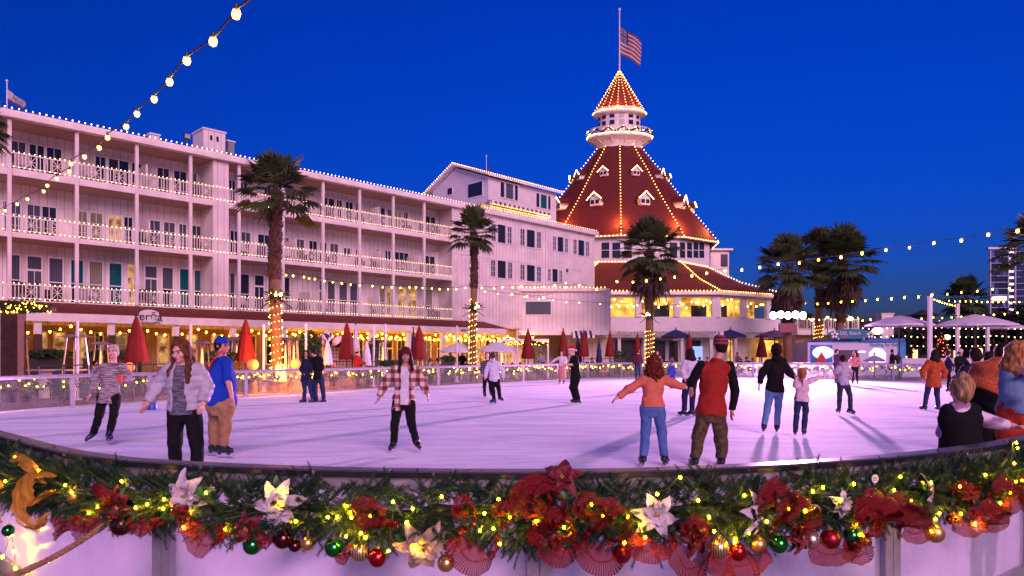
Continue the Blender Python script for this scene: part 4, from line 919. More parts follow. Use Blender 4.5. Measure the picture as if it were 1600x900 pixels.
for lab, px, a, c, Y, wd in (('closed red parasol standing behind the woman in the grey sweater',213,494,563,25.5,35),('closed red parasol left of the nearest palm',384,498,563,28.5,30),('closed red parasol beside the two folded white ones',542,503,560,31.5,26),('closed red parasol behind the woman in the plaid jacket',655,509,560,34.5,26),
        ('closed red parasol in front of the long white canopy',825,515,559,43,22),('closed red parasol behind the woman in the striped skirt',880,514,556,45,17),('closed red parasol right of the man in the red hat',912,517,556,46,17),('closed red parasol at the corner of the turret building',953,518,556,48,16),('closed red parasol left of the turret palm',996,521,556,50,13),('closed red parasol beside the open navy one',1077,519,556,51,14),('closed bright red parasol under the floodlights',1190,522,557,52,17)):
    parasol_closed(lab, px, a, c, Y, wd, REDC)
for lab, px, a, c, Y, wd, m in (('folded white parasol left of the red one',512,530,568,30,16,WHC),('folded white parasol right of the red one',573,531,569,31.5,15,WHC),('tall white curtain-like parasol behind the red one',556,506,560,34,14,WHC),('folded dark parasol between two red ones',936,530,565,46,10,NVC),('folded dark parasol behind the man in the red hat',903,526,565,46.5,13,NVC),('folded dark parasol behind the lit palm',762,526,560,44,10,NVC),('folded navy cloth parasol under the verandah',646,513,560,38,10,NVC)):
    parasol_closed(lab, px, a, c, Y, wd, m)
def parasol_open(label, px, ytop, yedge, Y, wpx, m, n=8, under=None):
    top = P(px, ytop, Y); ze = P(px, yedge, Y).z; r = wpx/F*Y/2
    t = thing('open_parasol', label, 'parasol', (top.x, Y, -.03), .2, 'open parasols')
    b = MB(); b.tube([(0,0,0),(0,0,top.z+.05)], .04, 8); b.lathe((0,0,top.z+.05),[(.05,0),(.05,.08),(.01,.12)],8); b.build('pole', mat('dark_pole', (.04,.03,.03), .5), t)
    b = MB(); vs = [(0,0,top.z)]; rings = ((.35,.28),(.7,.64),(1.0,1.0)); N = n*4
    for f, d in rings:
        for j in range(N):
            a = 2*math.pi*j/N; e = 1-.06*(1-abs(math.cos(a*n/2)))*f; vs.append((math.cos(a)*r*f*e, math.sin(a)*r*f*e, top.z-(top.z-ze)*d+.03*abs(math.sin(a*n/2))*f))
    fs = [(0, 1+j, 1+(j+1) % N) for j in range(N)]+[(1+i*N+j, 1+(i+1)*N+j, 1+(i+1)*N+(j+1) % N, 1+i*N+(j+1) % N) for i in (0,1) for j in range(N)]
    k0 = 1+2*N
    for j in range(N): vs.append((vs[k0+j][0], vs[k0+j][1], vs[k0+j][2]-.10))
    k1 = 1+3*N; fs += [(k0+j, k1+j, k1+(j+1) % N, k0+(j+1) % N) for j in range(N)]
    b.add(vs, fs); b.build('canopy', m, t)
    for j in range(n):
        a = 2*math.pi*j/n; b = MB(); b.beam((0,0,top.z-.12), (math.cos(a)*r*.96, math.sin(a)*r*.96, ze-.03), .03, .02); b.build('rib', mat('dark_pole', (.04,.03,.03)), t)
    return t
for a in ((('low open lavender parasol left of the slim lit palm'),716,534,548,41,60,WHC),(('low open lavender parasol right of the slim lit palm'),777,532,547,41,62,WHC),(('open navy parasol under the pergola'),1056,514,525,52,46,NVC),(('open navy parasol behind the man in the red vest'),1141,514,525,52,50,NVC),
          (('open dusky purple parasol left of the floodlight palm'),1210,515,525,54,60,mat('purple_canvas', (.12,.07,.18), .8)),(('large white parasol left of the tall white pole'),1405,492,507,40,98,WHC),(('largest white parasol, right of the tall white pole'),1524,490,507,38,112,WHC),(('small white parasol at the far right edge'),1572,503,512,50,62,WHC),(('small white parasol in front of the beach kiosk'),1366,554,562,44,30,WHC)):
    parasol_open(*a)
GLSH = mat('heater_glass', (.9,.8,.7), .05, alpha=.18); STL = mat('steel', (.45,.45,.48), .35, .8)
FLM = mat('flame_glow', (1,.5,.1), .5, emit=(1,.30,.035), estr=9)
def heater(label, px, ytop, Y, k=1.0):
    top = P(px, ytop, Y); h = top.z+.03
    t = thing('patio_heater', label, 'heater', (top.x, Y, -.03), random.uniform(-.3,.3), 'pyramid patio heaters'); w0, w1 = .26*k, .14*k
    for sx in (-1,1):
        for sy in (-1,1): b = MB(); b.beam((sx*w0,sy*w0,0), (sx*w1,sy*w1,h-.12), .035); b.build('leg', STL, t)
    b = MB(); b.box(-w0+.02,w0-.02,-w0+.02,w0-.02,.05,.62); b.build('tank_box', mat('dark_steel', (.10,.08,.07), .5), t)
    b = MB(); b.add([(-.30*k,-.30*k,h-.10),(.30*k,-.30*k,h-.10),(.30*k,.30*k,h-.10),(-.30*k,.30*k,h-.10),(-.12,-.12,h),(.12,-.12,h),(.12,.12,h),(-.12,.12,h)], [(0,3,2,1),(4,5,6,7),(0,1,5,4),(1,2,6,5),(2,3,7,6),(3,0,4,7)]); b.build('hood', STL, t)
    b = MB(); b.lathe((0,0,.64), [(.07*k,0),(.065*k,h-.85)], 12); b.build('tube', GLSH, t)
    b = MB(); b.lathe((0,0,.70), [(.012,0),(.045,.15),(.040,.5),(.022,.9),(.004,min(1.25,h-1.0))], 10); b.build('flame', FLM, t, True)
for a in (('pyramid heater with tall flame beside the brown corner post',30,523,23.2),('pyramid heater with the broadest flame, left of the grey sweater woman',119,522,23.8,1.35),('pyramid heater directly behind the grey sweater woman',158,534,26),('pyramid heater behind the puffy jacket woman',316,533,27.5),('pyramid heater just right of the nearest palm',446,528,30.2),('pyramid heater second right of the nearest palm',459,528,30.8),('pyramid heater beside the french doors',598,531,35),('pyramid heater left of the red parasol on the terrace',384-14,528,30),('pyramid heater beneath the lavender parasol',784,548,42)):
    heater(*a)
def heater_mush(label, px, ytop, Y):
    top = P(px, ytop, Y); t = thing('mushroom_heater', label, 'heater', (top.x, Y, -.03)); h = top.z
    b = MB(); b.tube([(0,0,0),(0,0,h)], .04, 8); b.build('pole', STL, t); b = MB(); b.lathe((0,0,h-.08), [(.5,0),(.3,.1),(.02,.16)], 16); b.build('hood', STL, t); b = MB(); b.lathe((0,0,0), [(.26,0),(.26,.7),(.05,.75)], 12); b.build('tank', STL, t)
heater_mush('mushroom heater under the open navy parasol', 1060, 530, 50)
# fire bowl that turns the barrier orange
p = P(438, 570, 27.6); fb = thing('fire_bowl', 'fire bowl with orange flames at the foot of the nearest palm', 'fire bowl', (p.x, 27.6, -.03))
b = MB(); b.lathe((0,0,0), [(.3,0),(.45,.35),(.5,.5),(.42,.5),(.3,.42)], 20); b.build('bowl', mat('dark_steel', (.10,.08,.07), .5), fb)
b = MB()
for i in range(7):
    a = i*.9; b.lathe((math.cos(a)*.16, math.sin(a)*.16, .42), [(.07,0),(.09,.15),(.05,.4),(.005,.62+.1*(i % 3))], 8)
b.build('flame', mat('fire_glow', (1,.4,.1), .5, emit=(1,.22,.02), estr=26), fb, True)
ld = bpy.data.lights.new('fire_light', 'POINT'); lo = bpy.data.objects.new('fire_light', ld); COL.objects.link(lo); lo.location = (p.x+.1, 27.1, 1.05); ld.energy = 1000; ld.color = (1,.22,.02); ld.shadow_soft_size = .25; lo.parent = None
p = P(212, 566, 25); ob = thing('lantern', 'glowing orange lantern beneath the left red parasol', 'lantern', (p.x, 24.6, -.03))
for nm, px, Y, lab in (('', 395, 27.2, 'orange glowing heater globe left of the nearest palm'), ('', 462, 28.6, 'orange glowing heater globe right of the nearest palm')):
    q = P(px, 566, Y); g = thing('lantern', lab, 'lantern', (q.x, Y, -.03)); b = MB(); b.ball((0,0,1.15), .22, 12, 8); b.build('globe', mat('globe_orange', (1,.3,.1), .6, emit=(1,.16,.03), estr=.9), g, True); b = MB(); b.lathe((0,0,0), [(.2,0),(.12,.95)], 10); b.build('stand', mat('dark_steel', (.1,.08,.07)), g)
b = MB(); b.ball((0,0,1.1), .18, 12, 8); b.build('globe', MATS['globe_orange'], ob, True); b = MB(); b.lathe((0,0,0), [(.2,0),(.12,.95)], 10); b.build('stand', mat('dark_steel', (.1,.08,.07)), ob)
# tables and chairs on the terrace
def table(label, px, Y, r=.5, h=.74, m=None):
    x = (px-HX)/F*Y; t = thing('terrace_table', label, 'table', (x, Y, -.03), 0, 'terrace tables')
    b = MB(); b.lathe((0,0,h-.04), [(.01,0),(r,0),(r,.04),(.01,.041)], 20); b.build('tabletop', m or mat('grey_tabletop', (.30,.26,.27), .5), t)
    b = MB(); b.lathe((0,0,0), [(r*.6,0),(r*.55,.04),(.06,.07),(.06,h-.041)], 12); b.build('leg', mat('dark_pole', (.04,.03,.03)), t); return t
def chair(label, px, Y, rz, m):
    x = (px-HX)/F*Y; t = thing('terrace_chair', label, 'chair', (x, Y, -.03), rz, 'terrace chairs')
    b = MB(); b.box(-.24,.24,-.24,.24,.42,.48); b.build('seat', m, t)
    b = MB(); b.prism([(-.24,.5),(.24,.5),(.22,.95),(.12,1.02),(-.12,1.02),(-.22,.95)], .20, .25); b.build('backrest', m, t)
    for sx in (-1,1):
        for sy in (-1,1): b = MB(); b.beam((sx*.21,sy*.21,0),(sx*.20,sy*.20,.42), .035); b.build('leg', BM, t)
        b = MB(); b.tube([(sx*.24,-.2,.48),(sx*.26,-.2,.68),(sx*.26,.2,.70),(sx*.24,.22,.75)], .015, 6); b.build('arm', BM, t)
x = P(72,0,24.5); dt = thing('dining_table', 'long white dining table on a drum pedestal beside the brown post', 'table', (x.x, 24.6, -.03))
b = MB(); b.box(-1.0,1.25,-.4,.4,.98,1.03); b.build('tabletop', mat('pale_tabletop', (.6,.5,.52), .4), dt); b = MB(); b.lathe((-.1,0,0), [(.24,0),(.22,.5),(.24,.975)], 16); b.build('pedestal', M_white(), dt)
DK = mat('dark_navy_seat', (.015,.018,.05), .8)
rng = random.Random(4); k = 0
for px, Y in ((60,25.2),(92,24),(110,25.5),(240,25),(262,26.5),(335,27.5),(352,26.8),(410,28.3),(490,31),(604,33),(620,34.5),(668,35.5),(684,36.8),(700,37.5),(722,39),(735,38.5),(790,42),(806,42),(818,43.2),(845,43),(858,44.5),(870,45),(895,46),(921,46.5),(940,47.5),(968,48),(986,49),(1030,50.5),(1044,50),(1066,50.5),(1090,51),(1100,50.5),(1122,51),(1160,51.5),(1172,52),(1214,53)):
    near = {0:'leftmost end of the terrace',1:'dining table',2:'palm'}
    chair('dark terrace chair seen over the rink barrier', px, Y, rng.uniform(-3,3), DK if k % 3 else mat('dark_red_seat', (.10,.012,.014), .8)); k += 1
LM = [(30,'the brown corner post'),(119,'the broad pyramid heater'),(213,'the leftmost red parasol'),(298,'the pole behind the puffer jacket'),(384,'the second red parasol'),(433,'the nearest palm'),(485,'the round bush'),(542,'the third red parasol'),(602,'the french doors pole'),(655,'the fourth red parasol'),(716,'the left lavender parasol'),(777,'the right lavender parasol'),(825,'the red parasol by the canopy'),(880,'the striped awning parasol'),(936,'the folded dark parasol'),(996,'the parasol left of the turret palm'),(1014,'the turret palm'),(1060,'the mushroom heater'),(1077,'the parasol beside the mushroom heater'),(1141,'the right navy parasol'),(1190,'the bright red parasol'),(1232,'the floodlight palm')]
def place_label(kind, x, used={}):
    lm = min(LM, key=lambda q: abs(q[0]-x)); side = 'left' if x < lm[0] else 'right'
    for pre in ('just', 'close to the', 'further to the', 'furthest to the'):
        s_ = '%s %s %s of %s' % (kind, pre, side, lm[1])
        if s_ not in used: used[s_] = 1; return s_
    return s_
for o in list(bpy.data.objects):
    if o.name.startswith('terrace_chair'): o['label'] = place_label('dark terrace chair', o.location.x/o.location.y*F+HX)
for px, Y in ((250,26),(345,28),(500,31.5),(612,34.2),(676,36.6),(728,39.5),(800,43),(852,44.6),(930,47.6),(1038,50.7),(1096,51.4),(1166,52.4)): table(place_label('small round table', px), px, Y)
# planter hedge, shrubs
LEAF = mat('shrub_leaves', (.035,.085,.018), .6, nscale=6, namt=.5)
def leaf_clump(b, c, rx, ry, rz_, n, s, rng):
    for i in range(n):
        while True:
            p = Vector((rng.uniform(-1,1), rng.uniform(-1,1), rng.uniform(-1,1)))
            if .35 < p.length < 1: break
        p = Vector((p.x*rx, p.y*ry, p.z*rz_))+Vector(c); a = Vector((rng.gauss(0,1), rng.gauss(0,1), rng.gauss(0,1)+.4)).normalized(); u = a.orthogonal().normalized(); v = a.cross(u); q = s*rng.uniform(.6,1.3)
        k = len(b.v); b.v += [tuple(p-u*q*.4), tuple(p+v*q*.8), tuple(p+u*q*.4), tuple(p-v*q*.8)]; b.f.append((k,k+1,k+2,k+3)); b.mi.append(b.cur)
def shrub(label, px, y, Y, wpx, hpx, n=380, s=.09, name='shrub', cat='shrub', m=None, pot=True):
    c = P(px, y, Y); rx = wpx/F*Y/2; rz_ = hpx/F*Y/2; t = thing(name, label, cat, (c.x, Y, -.03)); b = MB(); rng = random.Random(int(px*7+y))
    leaf_clump(b, (0,0,c.z), rx, min(rx,.6), rz_, n, s, rng); b.build('foliage', m or LEAF, t)
    if pot:
        zt = max(.25, c.z-rz_*.8); w_ = min(rx*.8, .4) if wpx < 60 else rx*.9; b = MB(); b.box(-w_, w_, -.25, .25, 0, zt); b.build('planter', mat('dark_planter', (.06,.045,.04), .7), t)
    return t
shrub('long hedge of broad green leaves in the planter behind the dining table', 78, 552, 26, 72, 14, 1200, .10)
shrub('short hedge of green leaves left of the closed red parasol', 176, 553, 27, 90, 14, 1100, .10)
shrub('leafy plant behind the man in the blue shirt', 345, 556, 28.5, 60, 20, 700, .10)
shrub('tall round green bush beside the nearest palm', 485, 540, 32, 34, 50, 1300, .10)
shrub('green bush right of the folded white parasol', 585, 545, 35, 24, 40, 600, .10)
shrub('low spreading plant behind the plaid jacket woman', 610, 567, 33, 40, 12, 600, .09)
shrub('small plant under the turret porch', 968, 553, 51, 26, 12, 260, .12)
shrub('dark plant beside the striped awning', 700, 560, 38, 26, 10, 300, .10)
# brown corner post with garland beam at left edge
cp = thing('timber_pergola', 'dark timber post and beam topped with lit garland at the left edge', 'pergola', (P(20,0,22.5).x, 22.5, -.03))
b = MB(); b.box(-.26,.30,-.2,.2,0,3.0); b.build('post', BRN, cp); b = MB(); b.box(-1.4,1.35,-.12,.12,3.0,3.12); b.build('beam', BRN, cp)
b = MB(); b.box(-.5,-.30,-.15,.15,0,2.9); b.build('panel', M_white(), cp)
b = MB(); leaf_clump(b, (.1,-.05,3.12), 1.35, .22, .22, 1500, .07, random.Random(3)); b.build('garland', mat('dark_garland_green', (.03,.055,.02), .8), cp)
rng = random.Random(9); b = MB()
for i in range(70): b.ball((rng.uniform(-1.3,1.4), -.24+rng.uniform(-.03,.05), 3.12+rng.uniform(-.2,.2)), .02, 4, 3)
o = b.build('fairy_lights', bulb_mat('garland_fairy', (1,.50,.03), 12, True), cp); o['kind'] = 'stuff'
# long white canopy with garland, games board, beach balls
c0 = P(775,0,43.5); cn = thing('terrace_canopy', 'long flat white canopy edged with lit garland before the warm windows', 'canopy', (P(819,0,43.5).x, 43.5, -.03))
hw = 38/F*43.5; zt = P(0,532,43.5).z
b = MB(); b.box(-hw,hw,-.5,.5,zt-.06,zt+.12); b.build('roof', M_white(), cn)
for sx in (-1,1): b = MB(); b.box(sx*hw*.97-.05,sx*hw*.97+.05,-.45,-.35,0,zt-.062); b.build('post', M_white(), cn)
b = MB(); leaf_clump(b, (0,-.52,zt-.14), hw, .10, .14, 700, .08, random.Random(5)); b.build('garland', MATS['dark_garland_green'], cn)
b = MB()
for i in range(60): b.ball((rng.uniform(-hw,hw), -.64, zt-.14+rng.uniform(-.14,.1)), .025, 4, 3)
o = b.build('fairy_lights', MATS['garland_fairy'], cn); o['kind'] = 'stuff'
gm = thing('lattice_screen', 'cream screen with a brown diamond pattern between two parasols', 'screen', (P(532,0,33).x, 33.2, -.03))
b = MB(); b.box(-.5,.5,-.03,.03,.4,2.05); b.build('board', mat('cream_board', (.62,.50,.36), .6), gm); b = MB()
for i in range(6):
    for j in range(9):
        x, z = -.40+i*.16, .55+j*.17; b.add([(x,-.036,z-.055),(x+.055,-.036,z),(x,-.036,z+.055),(x-.055,-.036,z)], [(0,1,2,3)])
b.build('pattern', mat('brown_print', (.22,.07,.03), .6), gm); b = MB(); b.box(-.56,-.5,-.05,.05,0,2.6); b.box(.5,.56,-.05,.05,0,2.6); b.build('frame', BRN, gm)
BALLC = [mat('ball_navy', (.01,.015,.09), .4), mat('ball_white', (.75,.7,.75), .4), mat('ball_red', (.45,.02,.02), .4)]
for px, y, r, lab in ((499,535,.26,'navy white and red beach ball, leftmost of the hanging ones'),(508,526,.22,'small red beach ball above the others'),(529,533,.32,'largest beach ball with bold navy and white stripes'),(516,532,.20,'dark beach ball beside the largest one')):
    c = P(px, y, 32.6); b = MB(); n = 12; b.ball((0,0,0), r, 18, 12)
    b.mi = [[0,1,2,1][(i % 18)//3 % 4] for i in range(len(b.f))]; o = b.build('beach_ball', BALLC, None, True, loc=c); o.rotation_euler = (.7, .5, px); tag(o, lab, 'ball')
# shop sign lettering
def text(name, s, size, m, parent, loc, rot, ext=.008, font=None, align='CENTER'):
    cu = bpy.data.curves.new(name, 'FONT'); cu.body = s; cu.size = size; cu.extrude = ext; cu.align_x = align; cu.materials.append(m)
    tmp = bpy.data.objects.new(name, cu); COL.objects.link(tmp); bpy.context.view_layer.update(); me = bpy.data.meshes.new_from_object(tmp.evaluated_get(bpy.context.evaluated_depsgraph_get())); me.name = name; bpy.data.objects.remove(tmp)
    o = bpy.data.objects.new(name, me); COL.objects.link(o); o.parent = parent; o.location = loc; o.rotation_euler = rot; return o
NVP = mat('navy_lettering', (.01,.01,.04), .5)
tm = T(231, -2.5); sg = thing('restaurant_sign', 'restaurant sign with dark lowercase lettering over a white sea animal shape', 'sign', LW(tm, -2.53, 3.32), FA)
b = MB(); pts = [(.46*math.cos(a)*(1+.10*math.sin(3*a)), .30*math.sin(a)*(1+.12*math.cos(2*a))) for a in [i*2*math.pi/26 for i in range(26)]]
b.prism([(x*.95+.05, z*1.25+.02) for x, z in pts][::-1], -.02, .02); b.build('backing', M_white(), sg)
text('lettering', 'ser\u0113a', .56, NVP, sg, (0, -.045, -.16), (R(90),0,0)); text('lettering', 'COASTAL CUISINE', .115, NVP, sg, (.05, -.045, -.31), (R(90),0,0))
tm = T(725, -2.5); s2 = thing('small_sign', 'small board with dark letters under the red roof beside the lit palm', 'sign', LW(tm, -2.55, 3.15), FA)
b = MB(); b.box(-.7,.7,-.02,.02,-.17,.17); b.build('board', M_white(), s2); text('lettering', 'SER\u0112A', .26, NVP, s2, (0,-.035,-.09), (R(90),0,0))
# railing fence along the terrace edge
for (x0, Y0, x1, Y1, lab) in ((60,21.5,330,26,'thin black rail fence behind the barrier at left'),(498,30.2,690,35,'thin black hooped rail fence behind the middle of the barrier'),(880,44.5,1000,48,'thin black rail fence before the turret')):
    a = P(x0,0,Y0); c = P(x1,0,Y1); a.z = c.z = 0; t = thing('rail_fence', lab, 'fence', (a.x, a.y, -.03)); d = c-a; b = MB()
    b.beam((0,0,1.22), (d.x,d.y,1.22), .04); b.build('rail', BM, t)
    for i in range(9): b = MB(); q = d*i/8; b.beam((q.x,q.y,0),(q.x,q.y,1.2), .03); b.build('post', BM, t)

# ================================================================== RIGHT SIDE: deck, kiosk, buildings, trees, tower
dk = thing('deck_terrace', 'raised deck with white railing to the right of the dining room', 'terrace', (P(1290,0,62).x, 62, -.03))
x0, x1 = P(1246,0,62).x-dk.location.x, P(1341,0,62).x-dk.location.x; z = P(0,514,62).z
b = MB(); b.box(x0,x1,0,8,z-.5,z); b.build('deck', M_white(), dk); b = MB(); b.box(x0+.3,x1-.3,1.2,7.9,0,z-.503); b.build('wall', mat('tan_wall', (.45,.30,.22), .8, nscale=1, namt=.15), dk)
rr = railing_mesh(x1-x0, .92, .17, (.22,.5,.78), .6); inst(rr, 'railing', dk, (x0, .05, z))
for f_ in (0, .25, .5, .75, 1): b = MB(); q = x0+(x1-x0)*f_; b.box(q-.06,q+.06,-.05,.07,z,z+1.05); b.build('post', M_white(), dk)
fairy('fairy_lights', [(x0,-.05,z+.95),(x1,-.05,z+.95)], .5, .05, RG, dk, .02)
for px, y, r, Y, lab in ((1268,500,.13,60,'round glowing lamp at the left of the deck railing'),(1293,496,.14,60,'round glowing lamp above the deck beside the palm trunk'),(1329,498,.24,62,'wide bright lamp above the right of the deck'),(1371,517,.42,58,'large square glowing lantern behind the kiosk'),(1479,527,.30,58,'yellow glowing lamp among the dark planting')):
    p = P(px, y, Y); b = MB(); b.ball((0,0,0), r, 10, 7, .7); t = thing('lamp', lab, 'lamp', p); b.build('globe', mat('lamp_glow', (1,.8,.5), .5, emit=(1,.66,.26), estr=9, sample=True), t, True); b = MB(); b.tube([(0,0,-p.z),(0,0,-r*.6)], .04, 6); b.build('pole', BM, t)
ki = thing('beach_kiosk', 'long pale kiosk with blue trim, glowing painted panels and serving window', 'kiosk', (P(1335,0,49).x, 49, -.03))
kx = lambda px: (px-1335)/F*49
kz = lambda y: EYE+(HY-y)/F*49+.03
b = MB(); b.box(kx(1262),kx(1402),.0,3,0,kz(535)); b.build('wall', mat('pale_lilac_wall', (.55,.50,.70), .6, nscale=1, namt=.1), ki)
b = MB(); b.box(kx(1343),kx(1413),-.1,3.1,kz(534.8),kz(529)); b.build('roof_edge', mat('blue_trim', (.01,.10,.42), .5), ki)
b = MB(); b.prism([(kx(1280),kz(534.8)),(kx(1343),kz(534.8)),(kx(1343),kz(529.5)),(kx(1300),kz(529.5))], 0, 3); b.build('roof_edge', MATS['blue_trim'], ki)
b = MB(); b.box(kx(1402)+.003,kx(1415),-.02,2.9,0,kz(534.8)); b.build('end_wall', mat('cyan_panel', (.03,.25,.60), .5, nscale=1, namt=.3), ki)
GLOWP = mat('glowing_panel', (.8,.7,.9), .5, emit=(.95,.70,1.0), estr=1.2, sample=False)
b = MB(); b.box(kx(1266),kx(1300),-.03,-.003,kz(566),kz(539)); b.build('panel', mat('blue_mural', (.03,.16,.62), .5, nscale=.8, namt=.3), ki)
b = MB(); b.prism([(kx(1281)+.75*math.cos(a)*1.0+.2, kz(551)+.45*math.sin(a)) for a in [i*math.pi/9 for i in range(18)]], -.045, -.032); b.build('moon', GLOWP, ki)
b = MB(); b.prism([(kx(1276),kz(566)),(kx(1290),kz(566)),(kx(1289),kz(559)),(kx(1283),kz(550)),(kx(1277),kz(559))], -.06, -.047); b.build('mural_hut', mat('mural_red', (.55,.03,.02), .6), ki)
b = MB(); b.prism([(kx(1268),kz(566)),(kx(1277),kz(566)),(kx(1275),kz(561)),(kx(1270),kz(559))], -.06, -.047); b.build('mural_boat', mat('mural_green', (.02,.16,.14), .6), ki)
b = MB(); b.box(kx(1304),kx(1342),-.03,-.003,kz(566),kz(547)); b.build('serving_window', mat('kiosk_dark', (.06,.04,.08), .5), ki)
b = MB(); b.box(kx(1340),kx(1352),-.045,-.032,kz(551),kz(548.5)); b.build('strip_lamp', GLOWP, ki)
b = MB(); b.prism([(kx(1358),kz(566)),(kx(1383),kz(566)),(kx(1384),kz(552)),(kx(1378),kz(545)),(kx(1366),kz(544)),(kx(1358),kz(551))], -.04, -.003); b.build('panel', GLOWP, ki)
text('lettering', 'Skating by the Sea', .36, mat('teal_lettering', (.02,.25,.35), .5), ki, (kx(1387), -.03, kz(541)), (R(90),0,0)); 
sb = thing('surfboard_sign', 'teal surfboard sign with white flower on the kiosk roof', 'sign', (P(1330,0,48.6).x, 48.6, P(0,530,48.6).z-.02))
b = MB(); N = 28; b.prism([((36/F*48.6)*math.cos(2*math.pi*i/N)*1.0, .37*math.sin(2*math.pi*i/N)*(1-.0)*abs(math.sin(2*math.pi*i/N))**.15+.40) for i in range(N)][::-1], -.05, .05); b.build('board', mat('teal_surfboard', (.015,.16,.30), .3, nscale=1, namt=.3), sb)
text('lettering', 'DEL Beach', .34, mat('pale_lettering', (.6,.55,.75), .5), sb, (-.1,-.06,.34), (R(90),0,0)); b = MB(); b.box(-.7,-.15,-.065,-.052,.18,.26); b.build('stripe', mat('mural_red', (.55,.03,.02)), sb)
for fx, m in ((-1.2, 'w'), (1.35, 'w')):
    b = MB()
    for i in range(5):
        a = i*1.2566+.3; b.beam((fx,-.06,.34), (fx+.26*math.cos(a),-.06,.34+.26*math.sin(a)), .14, .02, up=(0,1,0))
    b.build('flower', M_white(), sb)
for s in (-.9,.9): b = MB(); b.beam((s,0,-.0),(s,0,.12),.08); b.build('leg', M_white(), sb)
lw_ = thing('low_wall', 'low pale wall running right behind the rink beyond the kiosk', 'wall', (P(1410,0,46).x, 46, -.03))
b = MB(); b.box(0,16,0,.2,0,1.25); b.build('face', mat('pale_lilac_wall', (.55,.50,.70)), lw_)
# dark planting and town behind the parasols
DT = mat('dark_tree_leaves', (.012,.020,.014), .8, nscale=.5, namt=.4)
def dark_tree(label, px, ytop, Y, wpx, seed):
    rng = random.Random(seed); x = (px-HX)/F*Y; zt = P(0,ytop,Y).z; r = wpx/F*Y/2
    t = thing('tree', label, 'tree', (x, Y, -.05), group=None); b = MB(); b.tube([(0,0,0),(.1,0,zt*.4),(0,.1,zt*.75)], [.25,.18,.08], 7)
    for i in range(6): a = i*1.05; b.tube([(0,0,zt*.45),(math.cos(a)*r*.6,math.sin(a)*r*.6,zt*.75)], [.09,.03], 5)
    b.build('trunk', mat('dark_bark', (.03,.02,.018), .9), t); b = MB()
    for i in range(14): leaf_clump(b, (rng.uniform(-r,r)*.75, rng.uniform(-r,r)*.5, zt*rng.uniform(.48,.86)), r*.4, r*.4, zt*.16, 130, .30, rng)
    b.build('crown', DT, t); return t
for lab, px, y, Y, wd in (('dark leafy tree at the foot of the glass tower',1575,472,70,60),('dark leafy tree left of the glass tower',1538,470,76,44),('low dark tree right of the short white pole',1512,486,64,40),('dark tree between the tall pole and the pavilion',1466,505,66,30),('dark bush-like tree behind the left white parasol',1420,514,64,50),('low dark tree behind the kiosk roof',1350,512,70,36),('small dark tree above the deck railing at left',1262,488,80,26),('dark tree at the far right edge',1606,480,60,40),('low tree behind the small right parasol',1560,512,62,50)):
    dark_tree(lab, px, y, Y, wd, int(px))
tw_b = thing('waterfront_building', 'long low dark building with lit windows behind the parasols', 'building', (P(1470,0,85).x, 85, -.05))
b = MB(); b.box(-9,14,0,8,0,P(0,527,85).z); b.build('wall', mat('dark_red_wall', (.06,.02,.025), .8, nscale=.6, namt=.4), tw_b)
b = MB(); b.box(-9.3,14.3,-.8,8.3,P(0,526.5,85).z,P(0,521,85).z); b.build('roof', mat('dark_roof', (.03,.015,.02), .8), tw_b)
WG = mat('town_window_glow', (1,.7,.3), .5, emit=(1,.62,.25), estr=1.5, sample=False)
for i in range(22):
    b = MB(); b.box(-8.6+i*1.02,-8.0+i*1.02,-.03,-.003,.9+.5*(i % 3 == 0),1.9+.3*(i % 2)); b.build('window', WG if i % 3 else mat('town_window_green', (.2,.5,.3), .5, emit=(.35,.7,.4), estr=.7, sample=False), tw_b)
pv = thing('pavilion', 'dark pavilion with a pyramid roof on the skyline left of the tall pole', 'pavilion', (P(1443,0,150).x, 150, -.05)); z0 = P(0,500,150).z; z1 = P(0,493,150).z; z2 = P(0,483,150).z
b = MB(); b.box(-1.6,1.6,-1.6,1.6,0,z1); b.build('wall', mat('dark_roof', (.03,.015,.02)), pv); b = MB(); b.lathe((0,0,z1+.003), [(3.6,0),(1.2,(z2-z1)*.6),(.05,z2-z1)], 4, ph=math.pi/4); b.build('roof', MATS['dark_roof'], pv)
vt = thing('white_vent_tower', 'small white square tower above the left white parasol', 'tower', (P(1387,0,80).x, 80, -.05)); b = MB(); b.box(-.7,.7,0,1.4,0,P(0,490,80).z); b.build('wall', M_white(), vt); b = MB(); b.box(-.8,.8,-.1,1.5,P(0,490,80).z+.003,P(0,488.5,80).z); b.build('cap', M_white(), vt)
# decorated tree with red lights
p = P(1471,0,52); xt = thing('christmas_tree', 'dark conical Christmas tree covered in tiny red lights', 'tree', (p.x, 52, -.03)); b = MB(); rng = random.Random(2)
zt = P(0,520,52).z
for i in range(900):
    f = rng.random()**.7; a = rng.uniform(0,6.28); r = (1-f)*1.0*rng.uniform(.7,1); c = Vector((math.cos(a)*r, math.sin(a)*r, .4+f*(zt-.4))); b.beam(c*1.0, c+Vector((math.cos(a)*.2,math.sin(a)*.2,-.08)), .05, .02)
b.build('needles', mat('dark_fir', (.01,.02,.01), .8), xt); b = MB(); b.tube([(0,0,0),(0,0,zt)], [.12,.02], 6); b.build('trunk', mat('dark_bark', (.03,.02,.018)), xt); b = MB()
for i in range(90):
    f = rng.random(); a = rng.uniform(0,6.28); r = (1-f)*1.02; b.ball((math.cos(a)*r, math.sin(a)*r, .4+f*(zt-.4)), .04, 4, 3)
o = b.build('fairy_lights', bulb_mat('red_fairy', (1,.10,.04), 8, False), xt); o['kind'] = 'stuff'
